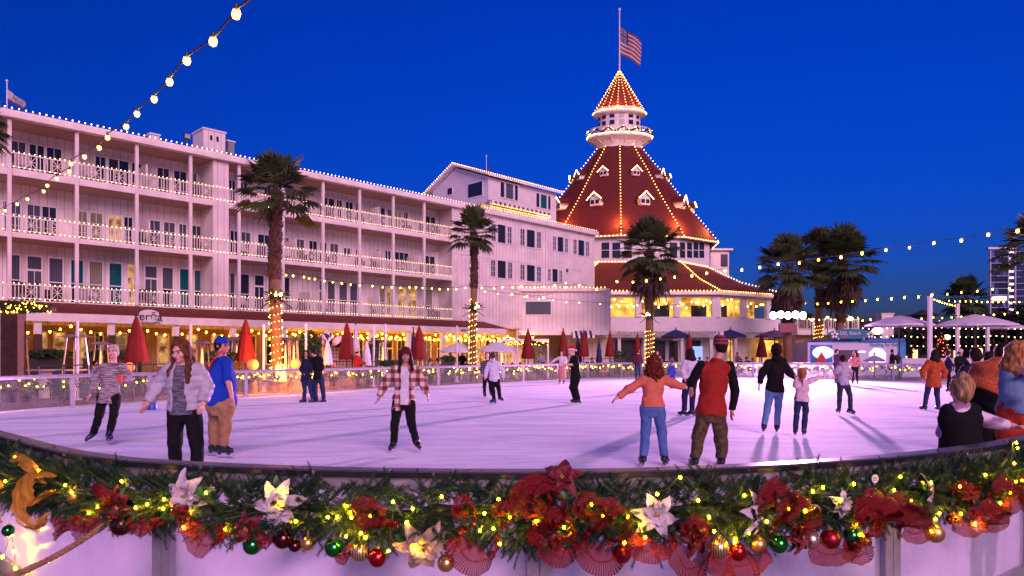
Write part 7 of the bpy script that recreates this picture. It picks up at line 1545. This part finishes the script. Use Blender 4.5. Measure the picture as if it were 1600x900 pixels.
def sprig_proto(rng, L_=.13, n=78):
    v = []; f = []
    for i in range(n):
        t = .08+.92*i/n; a = i*2.4; sp = 1.12-.45*t; ln = .029*(1-.3*t)*rng.uniform(.8,1.2)
        base = Vector((math.sin(t*2)*.008, 0, t*L_)); rad = Vector((math.cos(a), math.sin(a), 0)); d = (rad*math.sin(sp)+Vector((0,0,1))*math.cos(sp)); w_ = rad.cross(Vector((0,0,1)))*.0018
        k = len(v); v += [base-w_, base+w_, base+d*ln]; f.append((k, k+1, k+2))
    k = len(v); v += [Vector((.0025,0,0)), Vector((-.0025,.002,0)), Vector((0,-.0025,0)), Vector((0,0,L_))]; f += [(k,k+1,k+3),(k+1,k+2,k+3),(k+2,k,k+3)]
    return np.array([tuple(x) for x in v]), f
rng = random.Random(31); PROTO = [sprig_proto(rng, rng.uniform(.08,.12), rng.randint(52,66)) for _ in range(5)]
i_end = near_idx(1600)+9; i_beg = near_idx(-10)-8
if i_beg > i_end: i_beg -= len(RING)
GAR = []       # centre line of the garland
for i in range(i_beg, i_end+1):
    q = off_ring(i, .13); q.z = .775+.018*math.sin(i*.9)+.012*math.sin(i*2.1+1); GAR.append((q, i))
gp = []
for (a, i), (c, j) in zip(GAR, GAR[1:]):
    n = max(1, int((c-a).length/.02))
    for k in range(n): gp.append((a+(c-a)*k/n, i))
garl = thing('garland', 'thick evergreen fir garland hung along the outside of the near rail', 'garland', gp[len(gp)//2][0])
gb = garl.location.copy(); VS = [[], []]; FS = [[], []]; cnt = [0, 0]
for n_ in range(9500):
    q, i = gp[rng.randrange(len(gp))]; o = outn(i); tz = Vector((0,0,1)); tn = o.cross(tz)
    a = rng.uniform(-2.6, 2.6); rad = o*math.cos(a)+tz*math.sin(a); rr = rng.uniform(.0, 1)**.6*.125; pos = q+rad*rr*Vector((1,1,1)).x
    d = (rad*rng.uniform(.5,1)+tn*rng.choice((-1,1))*rng.uniform(.2,1.1)+tz*rng.uniform(-.25,.2)).normalized()
    pv, pf = PROTO[rng.randrange(5)]; x = d.orthogonal().normalized(); y = d.cross(x); Mx = np.array([tuple(x), tuple(y), tuple(d)]); sc = rng.uniform(.75,1.25)
    w_ = 1 if rng.random() < .25 else 0; V = pv @ Mx*sc+npv(pos-gb); VS[w_].append(V); FS[w_].append(np.array(pf)+cnt[w_]); cnt[w_] += len(pv)
for w_, m in ((0, NEED), (1, NEED2)):
    V = np.concatenate(VS[w_]); Fa = np.concatenate(FS[w_]); me = bpy.data.meshes.new('greenery'); me.from_pydata(V.tolist(), [], Fa.tolist()); me.materials.append(m); me.update(); o = bpy.data.objects.new('greenery', me); COL.objects.link(o); o.parent = garl
b = MB(); b.tube([p-gb for p, _ in GAR], .03, 8); b.build('core', mat('garland_core', (.004,.007,.004), .9), garl)

# ---- bulbs
NB = bulb_mat('garland_bulb_glow', (1.0, .50, .0015), 260, True)
sb_ = thing('string_lights', 'warm miniature bulbs on a dark wire threaded through the near garland', 'string lights', gb)
BP = sorted([(-20,770),(23,713),(8,752),(60,735),(112,770),(153,792),(139,802),(102,758),(230,788),(212,793),(190,752),(256,780),(255,795),(298,801),(287,824),(322,770),(352,827),(420,760),(443,772),(462,815),(435,790),(512,808),(527,808),(541,790),(547,801),(549,809),(541,838),(564,833),(571,840),(607,861),(614,784),(578,806),(636,816),(645,795),(690,776),(672,842),(648,858),(757,802),(750,829),(779,780),(797,808),(771,826),(781,850),(838,814),(881,824),(924,788),(942,806),(981,808),(1000,820),(1008,840),(976,848),(1027,772),(1091,782),(1063,746),(1108,808),(1116,830),(1148,848),(1147,842),(1163,774),(1198,815),(1170,833),(1232,795),(1258,798),(1286,762),(1270,768),(1312,782),(1338,820),(1345,835),(1334,756),(1397,766),(1407,745),(1424,783),(1455,754),(1462,811),(1468,802),(1455,830),(1502,803),(1540,742),(1500,760),(1524,818),(1585,724),(1590,700),(1588,692),(1588,753),(1597,751),(1578,770),(1563,786),(1609,735),(1615,760)])
me = bulb_mesh(.0068, NB); wire_pts = []
for k, (x, y) in enumerate(BP[:98]):
    p, i = fpt(x, y, .275+.02*math.sin(k*3)); inst(me, 'bulb', sb_, p-gb); wire_pts.append(p-gb-outn(i)*.02)
b = MB()
for a, c in zip(wire_pts, wire_pts[1:]):
    b.tube([a, (a+c)/2-Vector((0,0,.02)), c], .0022, 4)
b.build('cable', mat('green_wire', (.01,.03,.012), .5), sb_)

# ---- baubles
def bauble_mat(name, c, rough=.12, metal=.85, stripe=None):
    def f(m, n, l, b, tc):
        if not stripe: return
        wv = n.new('ShaderNodeTexWave'); wv.wave_type = 'BANDS'; wv.bands_direction = 'X'; wv.inputs['Scale'].default_value = 26; wv.inputs['Distortion'].default_value = 1.5; l.new(tc.outputs['Object'], wv.inputs[0])
        cr = n.new('ShaderNodeValToRGB'); cr.color_ramp.elements[0].position = .18; cr.color_ramp.elements[0].color = (*stripe, 1); cr.color_ramp.elements[1].position = .30; cr.color_ramp.elements[1].color = (*c, 1); l.new(wv.outputs[0], cr.inputs[0]); l.new(cr.outputs[0], b.inputs['Base Color'])
    return mat('bauble_'+name, c, rough, metal, coat=.6, extra=f)
BMT = {'green': bauble_mat('green', (.005,.22,.03)), 'red': bauble_mat('red', (.42,.006,.008), .16), 'dred': bauble_mat('dark_red', (.10,.004,.008), .14), 'mred': bauble_mat('matte_red', (.30,.008,.010), .42), 'gold': bauble_mat('gold', (.72,.42,.13), .30), 'pearl': bauble_mat('pearl', (.62,.52,.36), .26), 'stripe': bauble_mat('striped', (.70,.52,.24), .28, .8, (.10,.05,.02)), 'silver': bauble_mat('silver', (.30,.28,.30), .10)}
CAPM = mat('bauble_cap', (.55,.42,.18), .35, .9)
BA = [(118,775,13,'gold','shiny gold bauble beside the gold ribbon loops at far left'),(13,829,9,'green','small green bauble hanging lowest at the far left'),(40,805,9,'silver','small dark silver bauble under the gold ribbon'),(190,820,17,'dred','large dark red bauble where the rope ends'),(395,852,15,'green','green bauble below the dark red poinsettia, left'),(443,842,16,'dred','dark red bauble left of a small gold one'),(461,853,10,'dred','small dark red bauble tucked behind the larger dark red one'),(481,849,12,'gold','small gold bauble between the dark red and the green one'),(522,856,15,'green','bright green bauble right of the small gold one'),(562,862,16,'stripe','gold bauble with dark wavy stripes beside a shiny red one'),(590,871,15.5,'red','shiny red bauble left of the lowest cream poinsettia'),(697,880,14,'gold','gold bauble hanging lowest under the cream poinsettia'),(971,866,15,'mred','satin red bauble hanging alone near the middle right'),
      (1122,856,17,'stripe','champagne striped bauble above the round emblem'),(1152,862,15,'red','red bauble over the round emblem'),(1184,851,13.5,'gold','gold bauble right of the round emblem top'),(1216,850,15,'green','green bauble right of the emblem'),(1266,843,15,'pearl','pearly gold bauble left of the two red ones'),(1297,842,15.5,'mred','satin red bauble left of the right-hand green one'),(1330,837,13,'green','green bauble overlapping a dark red one at right'),(1332,849,13,'dred','dark red bauble under the right-hand green one'),(1353,845,9,'gold','small gold bauble at the edge of the right post'),(1486,812,8,'red','small rosy red bauble above the satin gold one'),(1460,833,15,'gold','satin gold bauble hanging alone near the right end'),(99,790,7,'silver','tiny dark bauble left among the fir sprigs'),(1005,806,8,'gold','tiny gold bauble beside the yellow-lit poinsettia')]
for px, py, rp, kd, lab in BA:
    p, i = fpt(px, py, .235); r_ = rp/F*p.y; t = thing('bauble', lab, 'bauble', p, rng.uniform(-.6,.6), 'baubles hanging from the garland')
    b = MB(); n = 28; m_ = 18; prof = [(r_*math.sin(math.pi*k/m_), -r_*math.cos(math.pi*k/m_)) for k in range(m_+1)]; prof[0] = (r_*.01, -r_); prof[-1] = (r_*.01, r_); b.lathe((0,0,0), prof, n); o = b.build('ball', BMT[kd], t, True)
    b = MB(); b.lathe((0,0,r_*.95), [(r_*.24,0),(r_*.24,r_*.22),(r_*.02,r_*.26)], 12); b.build('cap', CAPM, t); b = MB(); b.tube([(0,0,r_*1.2),(0,r_*.1,r_*1.5),(-r_*.0,.02,r_*1.9)], .0012, 4); b.build('hook', CAPM, t)

# ---- poinsettias
def ext_glit(c, edge):
    def f(m, n, l, b, tc):
        v = n.new('ShaderNodeTexVoronoi'); v.inputs['Scale'].default_value = 260; l.new(tc.outputs['Object'], v.inputs[0]); cr = n.new('ShaderNodeValToRGB'); cr.color_ramp.elements[0].position = .25; cr.color_ramp.elements[0].color = (*edge, 1); cr.color_ramp.elements[1].position = .55; cr.color_ramp.elements[1].color = (*c, 1); l.new(v.outputs[0], cr.inputs[0]); l.new(cr.outputs[0], b.inputs['Base Color'])
        bp = n.new('ShaderNodeBump'); bp.inputs['Strength'].default_value = .5; bp.inputs['Distance'].default_value = .002; l.new(v.outputs[0], bp.inputs['Height']); l.new(bp.outputs[0], b.inputs['Normal'])
        b.inputs['Subsurface Weight'].default_value = 0
    return f
PCR = mat('cream_poinsettia_silk', (.66,.60,.62), .45, extra=ext_glit((.62,.56,.60), (.40,.34,.36))); PRD = mat('dark_red_poinsettia_silk', (.16,.008,.012), .55, extra=ext_glit((.17,.008,.012), (.05,.003,.006))); PCH = mat('champagne_poinsettia_silk', (.55,.42,.28), .4, extra=ext_glit((.52,.40,.28), (.25,.16,.09)))
def poinsettia(px, py, rp, m, lab, tilt=(0, 0), leaves=True):
    p, i = fpt(px, py, .25); r_ = rp*1.12/F*p.y; o = outn(i); rg = random.Random(int(px))
    n_ = (o+Vector((tilt[0], 0, tilt[1]))).normalized(); x = Vector((0,0,1)).cross(n_).normalized(); y = n_.cross(x)
    t = thing('poinsettia', lab, 'poinsettia', p, 0, 'silk poinsettias on the garland')
    def petal(a, L_, w_, lift, curl, mm, nm='petal'):
        b = MB(); d = x*math.cos(a)+y*math.sin(a); s = n_.cross(d); NX, NY = 8, 4; vs = []
        for u in range(NX+1):
            f = u/NX; wd = w_*math.sin(math.pi*min(1, f*.98+.02)**.75)**.8 if f < 1 else .0
            for v in range(-NY//2, NY//2+1):
                g = v/(NY/2); vs.append(d*(L_*f)+s*(wd*g)+n_*(lift*L_*math.sin(f*2.2)-curl*L_*f*f+abs(g)*wd*.35+.006*math.sin(f*14+g*2)))
        b.add(vs, [(u*(NY+1)+v, u*(NY+1)+v+1, (u+1)*(NY+1)+v+1, (u+1)*(NY+1)+v) for u in range(NX) for v in range(NY)]); b.build(nm, mm, t, True)
    a0 = rg.uniform(0, 1)
    for k in range(6): petal(a0+k*math.pi/3+rg.uniform(-.15,.15), r_*rg.uniform(.9,1.1), r_*.27, .18, rg.uniform(.1,.35), m)
    for k in range(5): petal(a0+.5+k*1.257+rg.uniform(-.15,.15), r_*rg.uniform(.55,.7), r_*.21, .45, .05, m)
    if leaves:
        for k in range(2): petal(a0+rg.uniform(0,6), r_*1.05, r_*.22, -.05, .3, mat('green_silk_leaf', (.03,.14,.03), .5), 'leaf')
    b = MB()
    for k in range(9): a = rg.uniform(0,6.28); q = (x*math.cos(a)+y*math.sin(a))*r_*.10*rg.random()+n_*r_*rg.uniform(.16,.26); b.ball(q, r_*.045, 6, 4)
    b.build('stamens', mat('gold_stamen', (.6,.40,.08), .3, .6), t, True)
for a in ((292,772,34,PCR,'white glittered poinsettia lit yellow on one side, above the left post'),(438,787,38,PCR,'large white poinsettia with golden lower petals left of centre'),(660,852,40,PCH,'cream and champagne poinsettia hanging lowest left of centre',(.1,-.2)),(1024,803,34,PCR,'white poinsettia with a bright yellow heart right of centre'),(1176,800,34,PCR,'white poinsettia turned sideways right of centre',(.9,.1)),(1314,788,22,PCR,'small cream poinsettia resembling a bow near the right'),(1446,770,28,PCR,'narrow yellow-lit poinsettia seen edge-on at right',(1.6,0)),(388,826,30,PRD,'dark red poinsettia above the left green bauble'),(877,748,32,PRD,'dark red poinsettia rising over the rail in the middle',(0,.8)),(1082,838,30,PRD,'dark red poinsettia left of the round emblem'),(1250,838,26,PRD,'dark red poinsettia left of the pearly bauble'),(188,792,30,PRD,'very dark red poinsettia above the rope end'),(1512,784,32,PRD,'dark red poinsettia near the right end',(.3,.2)),(845,835,24,PRD,'dark red poinsettia above the middle post')):
    poinsettia(*a)
# ---- mesh ribbons
def ribbon_mat(name, c, emi=None):
    def f(m, n, l, b, tc):
        uv = n.new('ShaderNodeUVMap'); sp = n.new('ShaderNodeSeparateXYZ'); l.new(uv.outputs[0], sp.inputs[0]); gs = []
        for k, (ax_, sc, th) in enumerate(((0, 125, .50), (1, 2, .02))):
            a = n.new('ShaderNodeMath'); a.operation = 'MULTIPLY'; a.inputs[1].default_value = sc; l.new(sp.outputs[ax_], a.inputs[0]); fr = n.new('ShaderNodeMath'); fr.operation = 'FRACT'; l.new(a.outputs[0], fr.inputs[0]); lt = n.new('ShaderNodeMath'); lt.operation = 'LESS_THAN'; lt.inputs[1].default_value = th; l.new(fr.outputs[0], lt.inputs[0]); gs.append(lt)
        mx = n.new('ShaderNodeMath'); mx.operation = 'MAXIMUM'; l.new(gs[0].outputs[0], mx.inputs[0]); l.new(gs[1].outputs[0], mx.inputs[1])
        nz = n.new('ShaderNodeMath'); nz.operation = 'MULTIPLY'; nz.inputs[1].default_value = .38; l.new(mx.outputs[0], nz.inputs[0]); ad = n.new('ShaderNodeMath'); ad.operation = 'ADD'; ad.inputs[1].default_value = .55; ad.use_clamp = True; l.new(nz.outputs[0], ad.inputs[0]); l.new(ad.outputs[0], b.inputs['Alpha'])
    return mat('mesh_ribbon_'+name, c, .34, .15, extra=f, spec=.4, bump=.6, bscale=160)
RIB = ribbon_mat('red', (.22,.0035,.006)); RIBG = ribbon_mat('gold', (.62,.30,.03))
def ribbon(label, px, py, curve, width, m, group='mesh ribbons on the garland', out_=.24):
    """curve: list of (dx, dz, dout) in photo-pixel sized units"""
    p, i = fpt(px, py, out_); s = p.y/F; o = outn(i); tn = Vector((0,0,1)).cross(o)*-1
    if tn.x < 0: tn = -tn
    pts = crom([tn*(a*s)-Vector((0,0,c_*s))+o*(e*s) for a, c_, e in curve], 9); t = thing('mesh_ribbon', label, 'ribbon', p, 0, group)
    rg = random.Random(int(px+py)); b = MB(); W_ = width*s; ph = rg.uniform(-.4,.4); uvs = []; dist = 0; n = len(pts); NW = 10; acc = [0]
    for a, c_ in zip(pts, pts[1:]): acc.append(acc[-1]+(c_-a).length)
    for k, q in enumerate(pts):
        d = (pts[min(k+1, n-1)]-pts[max(0, k-1)]).normalized(); fi = .55+.75*math.sin(k*.12+ph); sd_ = (o*math.cos(fi)+d.cross(o)*math.sin(fi)).normalized(); sd_ = (sd_-d*sd_.dot(d)).normalized(); nn = d.cross(sd_)
        e = min(1, min(k, n-1-k)/4+.35)
        for j in range(NW+1):
            g = (j/NW-.5)*2; b.v.append(tuple(q+sd_*(W_*.5*g*e)+nn*(.0045*math.sin(k*1.3+j*1.6+ph*9)+.007*math.sin(k*.5+j*.9))+o*.004*math.sin(k*.9+j*2.1))); uvs.append((acc[k], W_*g/2))
    for k in range(n-1):
        for j in range(NW): b.f.append((k*(NW+1)+j, (k+1)*(NW+1)+j, (k+1)*(NW+1)+j+1, k*(NW+1)+j+1)); b.mi.append(0)
    o_ = b.build('band', m, t, True); uvl = o_.data.uv_layers.new(name='UVMap')
    for lp in o_.data.loops: uvl.data[lp.index].uv = uvs[lp.vertex_index]
    return t
def hang(w_, d_, k=0):
    d_ *= .72; return [(-w_/2,-6,0),(-w_/2+3,d_*.5,4+k),(-w_*.2,d_,8+k),(w_*.2,d_*.98,9+k),(w_/2-2,d_*.45,4+k),(w_/2,-8,0)]
for px, py, w_, d_, wd, lab in ((105,815,30,20,34,'pinkish red mesh ribbon loop left of the rope'),(140,812,44,22,40,'red mesh ribbon loop hanging beside the rope end'),(232,815,44,10,34,'flat red mesh ribbon right of the dark bauble'),(330,822,56,36,52,'red mesh ribbon loop hanging right of the left post'),(420,838,24,10,24,'small red ribbon peeping between baubles'),(540,858,20,16,24,'tiny red mesh ribbon under the striped gold bauble'),(748,843,60,40,62,'wide red mesh ribbon loop left of the middle post'),(876,832,48,42,52,'red mesh ribbon loop just right of the middle post'),(942,842,58,42,60,'curled red mesh ribbon left of the satin red bauble'),(1020,838,62,26,52,'shallow red mesh ribbon right of the satin red bauble'),(1078,848,46,48,54,'deep red mesh ribbon loop left of the emblem'),(1150,862,88,24,56,'wide red mesh ribbon above the round emblem'),(1300,848,76,18,52,'red mesh ribbon behind the two red baubles'),(1335,850,40,20,40,'red mesh ribbon under the right green bauble'),(1425,818,44,16,44,'red mesh ribbon right of the right post'),(1502,800,50,24,52,'red mesh ribbon with white gaps near the right end'),(1540,796,46,22,44,'red mesh ribbon outermost on the right')):
    ribbon(lab, px, py, hang(w_, d_), wd*.8, RIB)
def loop(w_, h_, ph=0): return [(0,h_*.1,0),(-w_*.6,-h_*.05,12),(-w_*.45,-h_*.55,22),(w_*.1,-h_*.6,26),(w_*.5,-h_*.1,24),(w_*.25,h_*.45,20),(-w_*.2,h_*.6,14),(-w_*.1,h_*.8,8)]
for px, py, w_, h_, wd, lab in ((178,775,30,30,24,'dark red ribbon loop above the dark bauble'),(300,800,30,20,24,'glowing red ribbon under the left white poinsettia'),(585,800,46,36,28,'red ribbon loop crossing the garland left of centre'),(600,812,60,8,26,'straight red ribbon stretch left of centre'),(732,800,26,44,30,'upright dark red bow loop left of the middle'),(790,800,24,30,24,'thin red ribbon loop left of the middle bow'),(852,790,60,70,60,'largest red ribbon swirl of the middle bow'),(875,820,36,40,36,'glittering red ribbon tail of the middle bow'),(835,778,50,40,30,'arched red mesh ribbon over the rail beside the middle bow'),(925,800,36,46,34,'red glittering ribbon fold right of the middle bow'),(958,815,40,52,44,'bright red ribbon fold beside the satin bauble'),(1085,825,30,30,30,'small red ribbon fold above the emblem'),(1208,785,40,56,40,'long red ribbon loop right of the sideways poinsettia'),(1240,800,46,44,40,'red ribbon loop above the pearly bauble'),(1345,815,30,36,30,'red glowing ribbon tail above the dark red bauble'),(1370,795,64,36,60,'broad crumpled dark red ribbon over the right post'),(1400,800,52,36,54,'second crumpled dark red ribbon over the right post'),(1490,765,30,24,24,'orange-lit red ribbon loop near the right'),(1550,775,40,50,32,'tall red ribbon loop at the right'),(1590,765,46,34,40,'red ribbon cluster at the right edge'),(1530,800,40,30,34,'red ribbon under the right poinsettia')):
    ribbon(lab, px, py, loop(w_*.95, h_*.85), wd*.72, RIB, out_=.26)
for px, py, cv, wd, lab in ((62,785,[(40,-34,8),(10,-42,16),(-22,-20,18),(-26,8,18),(-6,30,16),(18,34,12),(34,20,6)],19,'big gold mesh ribbon ring at the left'),(78,770,[(30,-30,6),(0,-34,22),(-16,-8,24),(-6,14,22),(14,0,16),(32,-8,10)],17,'inner gold mesh ribbon loop at the left'),(10,790,[(-20,-40,6),(0,-14,14),(6,10,16),(-2,26,12)],18,'gold mesh ribbon tail at the left edge'),(40,722,[(-40,-6,4),(-6,-8,10),(30,-2,10),(48,8,6)],17,'gold mesh ribbon stretch just under the rail at left'),(70,815,[(-16,-6,4),(0,4,10),(16,-4,12),(26,-16,8)],22,'short gold ribbon tail under the big gold ring')):
    ribbon(lab, px, py, cv, wd, RIBG, out_=.27)
# small round tag hanging in the greenery
p, i = fpt(1367, 748, .235); t = thing('round_tag', 'small round pale tag with dark marks in the greenery at right', 'tag', p, math.atan2(outn(i).y, outn(i).x)+math.pi/2); b = MB(); n = 20; b.prism([(.024*math.cos(2*math.pi*k/n), .024*math.sin(2*math.pi*k/n)) for k in range(n)], -.002, .002); b.build('disc', mat('tag_white', (.6,.6,.66), .4), t)
b = MB()
for z_ in (-.008, 0, .008): b.box(-.014,.014,-.0035,-.0025,z_-.0015,z_+.0015)
b.build('print', NVP, t)
# rope
a, i = fpt(176, 812, .24); c = P(-60, 924, 3.35); rp = thing('rope', 'thick twisted rope running down from the garland at lower left', 'rope', a)
for k in range(3):
    b = MB(); pts = []; n = 110
    for j in range(n+1):
        f = j/n; q = (c-a)*f-Vector((0,0,.05*math.sin(f*math.pi))); an = f*60+k*2.094; d = (c-a).normalized(); x = d.orthogonal().normalized(); y = d.cross(x); pts.append(q+(x*math.cos(an)+y*math.sin(an))*.0085)
    b.tube(pts, .0085, 6); b.build('strand', mat('rope_fibre', (.30,.17,.09), .9, nscale=60, namt=.4), rp, True)
# bright yellow lamps low on the left
lt_ = thing('string_lights', 'very bright yellow bulbs hanging low against the panel at the left edge', 'string lights', fpt(24, 888, .12)[0]); me = bulb_mesh(.011, bulb_mat('yellow_bulb_glow', (1,.55,.001), 420, True)); l0 = lt_.location.copy(); wp = []
for x, y in ((24,888),(22,862),(18,835),(4,870),(-8,846)):
    p, i = fpt(x, y, .10); inst(me, 'bulb', lt_, p-l0); wp.append(p-l0)
b = MB(); b.tube(wp, .002, 4); b.build('cable', mat('green_wire', (.01,.03,.012)), lt_)
# emblems on the barrier
EMB = mat('copper_print', (.30,.07,.015), .5)
def emblem(idx, z, r_, name='emblem', m=EMB, lit=False):
    q = off_ring(idx, .0085 if RING[idx % len(RING)].y < 9 else -.0085); o = outn(idx); tn = Vector((0,0,1)).cross(o); 
    if RING[idx % len(RING)].y > 9: pass
    b = MB(); N = 48
    def pt(x, zz): return Vector((q.x, q.y, z))+tn*x+Vector((0,0,zz))
    for ra, rb in ((1.0, .93), (.84, .80)):
        vs = []
        for k in range(N): a = 2*math.pi*k/N; vs += [pt(r_*ra*math.cos(a), r_*ra*math.sin(a)), pt(r_*rb*math.cos(a), r_*rb*math.sin(a))]
        b.add(vs, [(2*k, 2*k+1, (2*k+3) % (2*N), (2*k+2) % (2*N)) for k in range(N)])
    def pg(pl): b.add([pt(x*r_, zz*r_) for x, zz in pl], [tuple(range(len(pl)))])
    # turret: spire, cupola, cone, eave - with gaps for the windows
    pg([(0,.75),(.10,.50),(-.10,.50)]); pg([(-.09,.48),(.09,.48),(.09,.38),(-.09,.38)]); pg([(-.13,.36),(.13,.36),(.13,.33),(-.13,.33)])
    for row, (z0, z1, w0, w1) in enumerate(((.31,.08,.12,.27),(.08,-.12,.27,.42),(-.12,-.36,.42,.62))):
        ns = 2*row+3
        pg([(-w0,z0),(w0,z0),(w0+(w1-w0)*.45,z0-(z0-z1)*.45),(-w0-(w1-w0)*.45,z0-(z0-z1)*.45)])
        zz0, zz1 = z0-(z0-z1)*.45, z1; wa, wb = w0+(w1-w0)*.45, w1
        for k in range(ns):
            if k % 2 == 1: continue
            fa, fb = k/ns, (k+1)/ns; pg([(-wa+2*wa*fa,zz0),(-wa+2*wa*fb,zz0),(-wb+2*wb*fb,zz1),(-wb+2*wb*fa,zz1)])
    pg([(-.70,-.38),(.70,-.38),(.74,-.46),(-.74,-.46)])
    ob = b.build(name, m, barrier); return ob
q, i = front(1139, .01); emblem(i, EYE+(HY-908)/F*q.y, 57/F*q.y)
for px, py, rp in ((555,597,9),(947,580,6)):
    i = near_idx(px, 16, 60); Yq = RING[i].y; emblem(i, EYE+(HY-py)/F*Yq, rp*1.1/F*Yq, m=mat('orange_print', (.5,.16,.05), .5))
# garland outside the far boards, seen through the panels
fg0 = near_idx(-60, 12, 60); fg1 = near_idx(1590, 16, 60); lo_, hi_ = sorted((fg0, fg1))
FGL = bulb_mat('far_garland_bulb', (1.0, .52, .02), 22, True)
mids = list(range(lo_, hi_+1)); seg = max(1, len(mids)//5)
names = ['rightmost stretch', 'stretch before the kiosk', 'stretch before the turret', 'middle stretch', 'stretch by the nearest palm', 'leftmost stretch']
for s_i, st_ in enumerate(range(lo_, hi_, seg)):
    en_ = min(hi_, st_+seg); q0 = off_ring((st_+en_)//2, .16); q0.z = .75; t = thing('barrier_garland', 'green garland outside the far barrier seen through the panels, '+names[min(s_i, 5)], 'garland', q0, group='garlands outside the far barrier'); b = MB(); fb_ = MB(); rg = random.Random(s_i)
    for i in range(st_, en_):
        a = off_ring(i, .15); c = off_ring(i+1, .15); Ls = (c-a).length; k = a.y
        for j in range(int(Ls*30)):
            f = rg.random(); p = a+(c-a)*f; p.z = .70+rg.gauss(0,.10); d = Vector((rg.gauss(0,1), rg.gauss(0,1), rg.gauss(0,1))).normalized()*.12; p += outn(i)*rg.uniform(-.04,.12); b.beam(p-q0-d, p-q0+d, .075, .015)
        for j in range(int(Ls*5.5+rg.random())): f = rg.random(); p = a+(c-a)*f; p.z = .72+rg.gauss(0,.085); p -= outn(i)*.05; fb_.ball(p-q0, .018+.0004*k, 5, 4)
    b.build('greenery', mat('far_fir', (.02,.045,.03), .8, nscale=6, namt=.5), t); o = fb_.build('fairy_lights', FGL, t); o['kind'] = 'stuff'
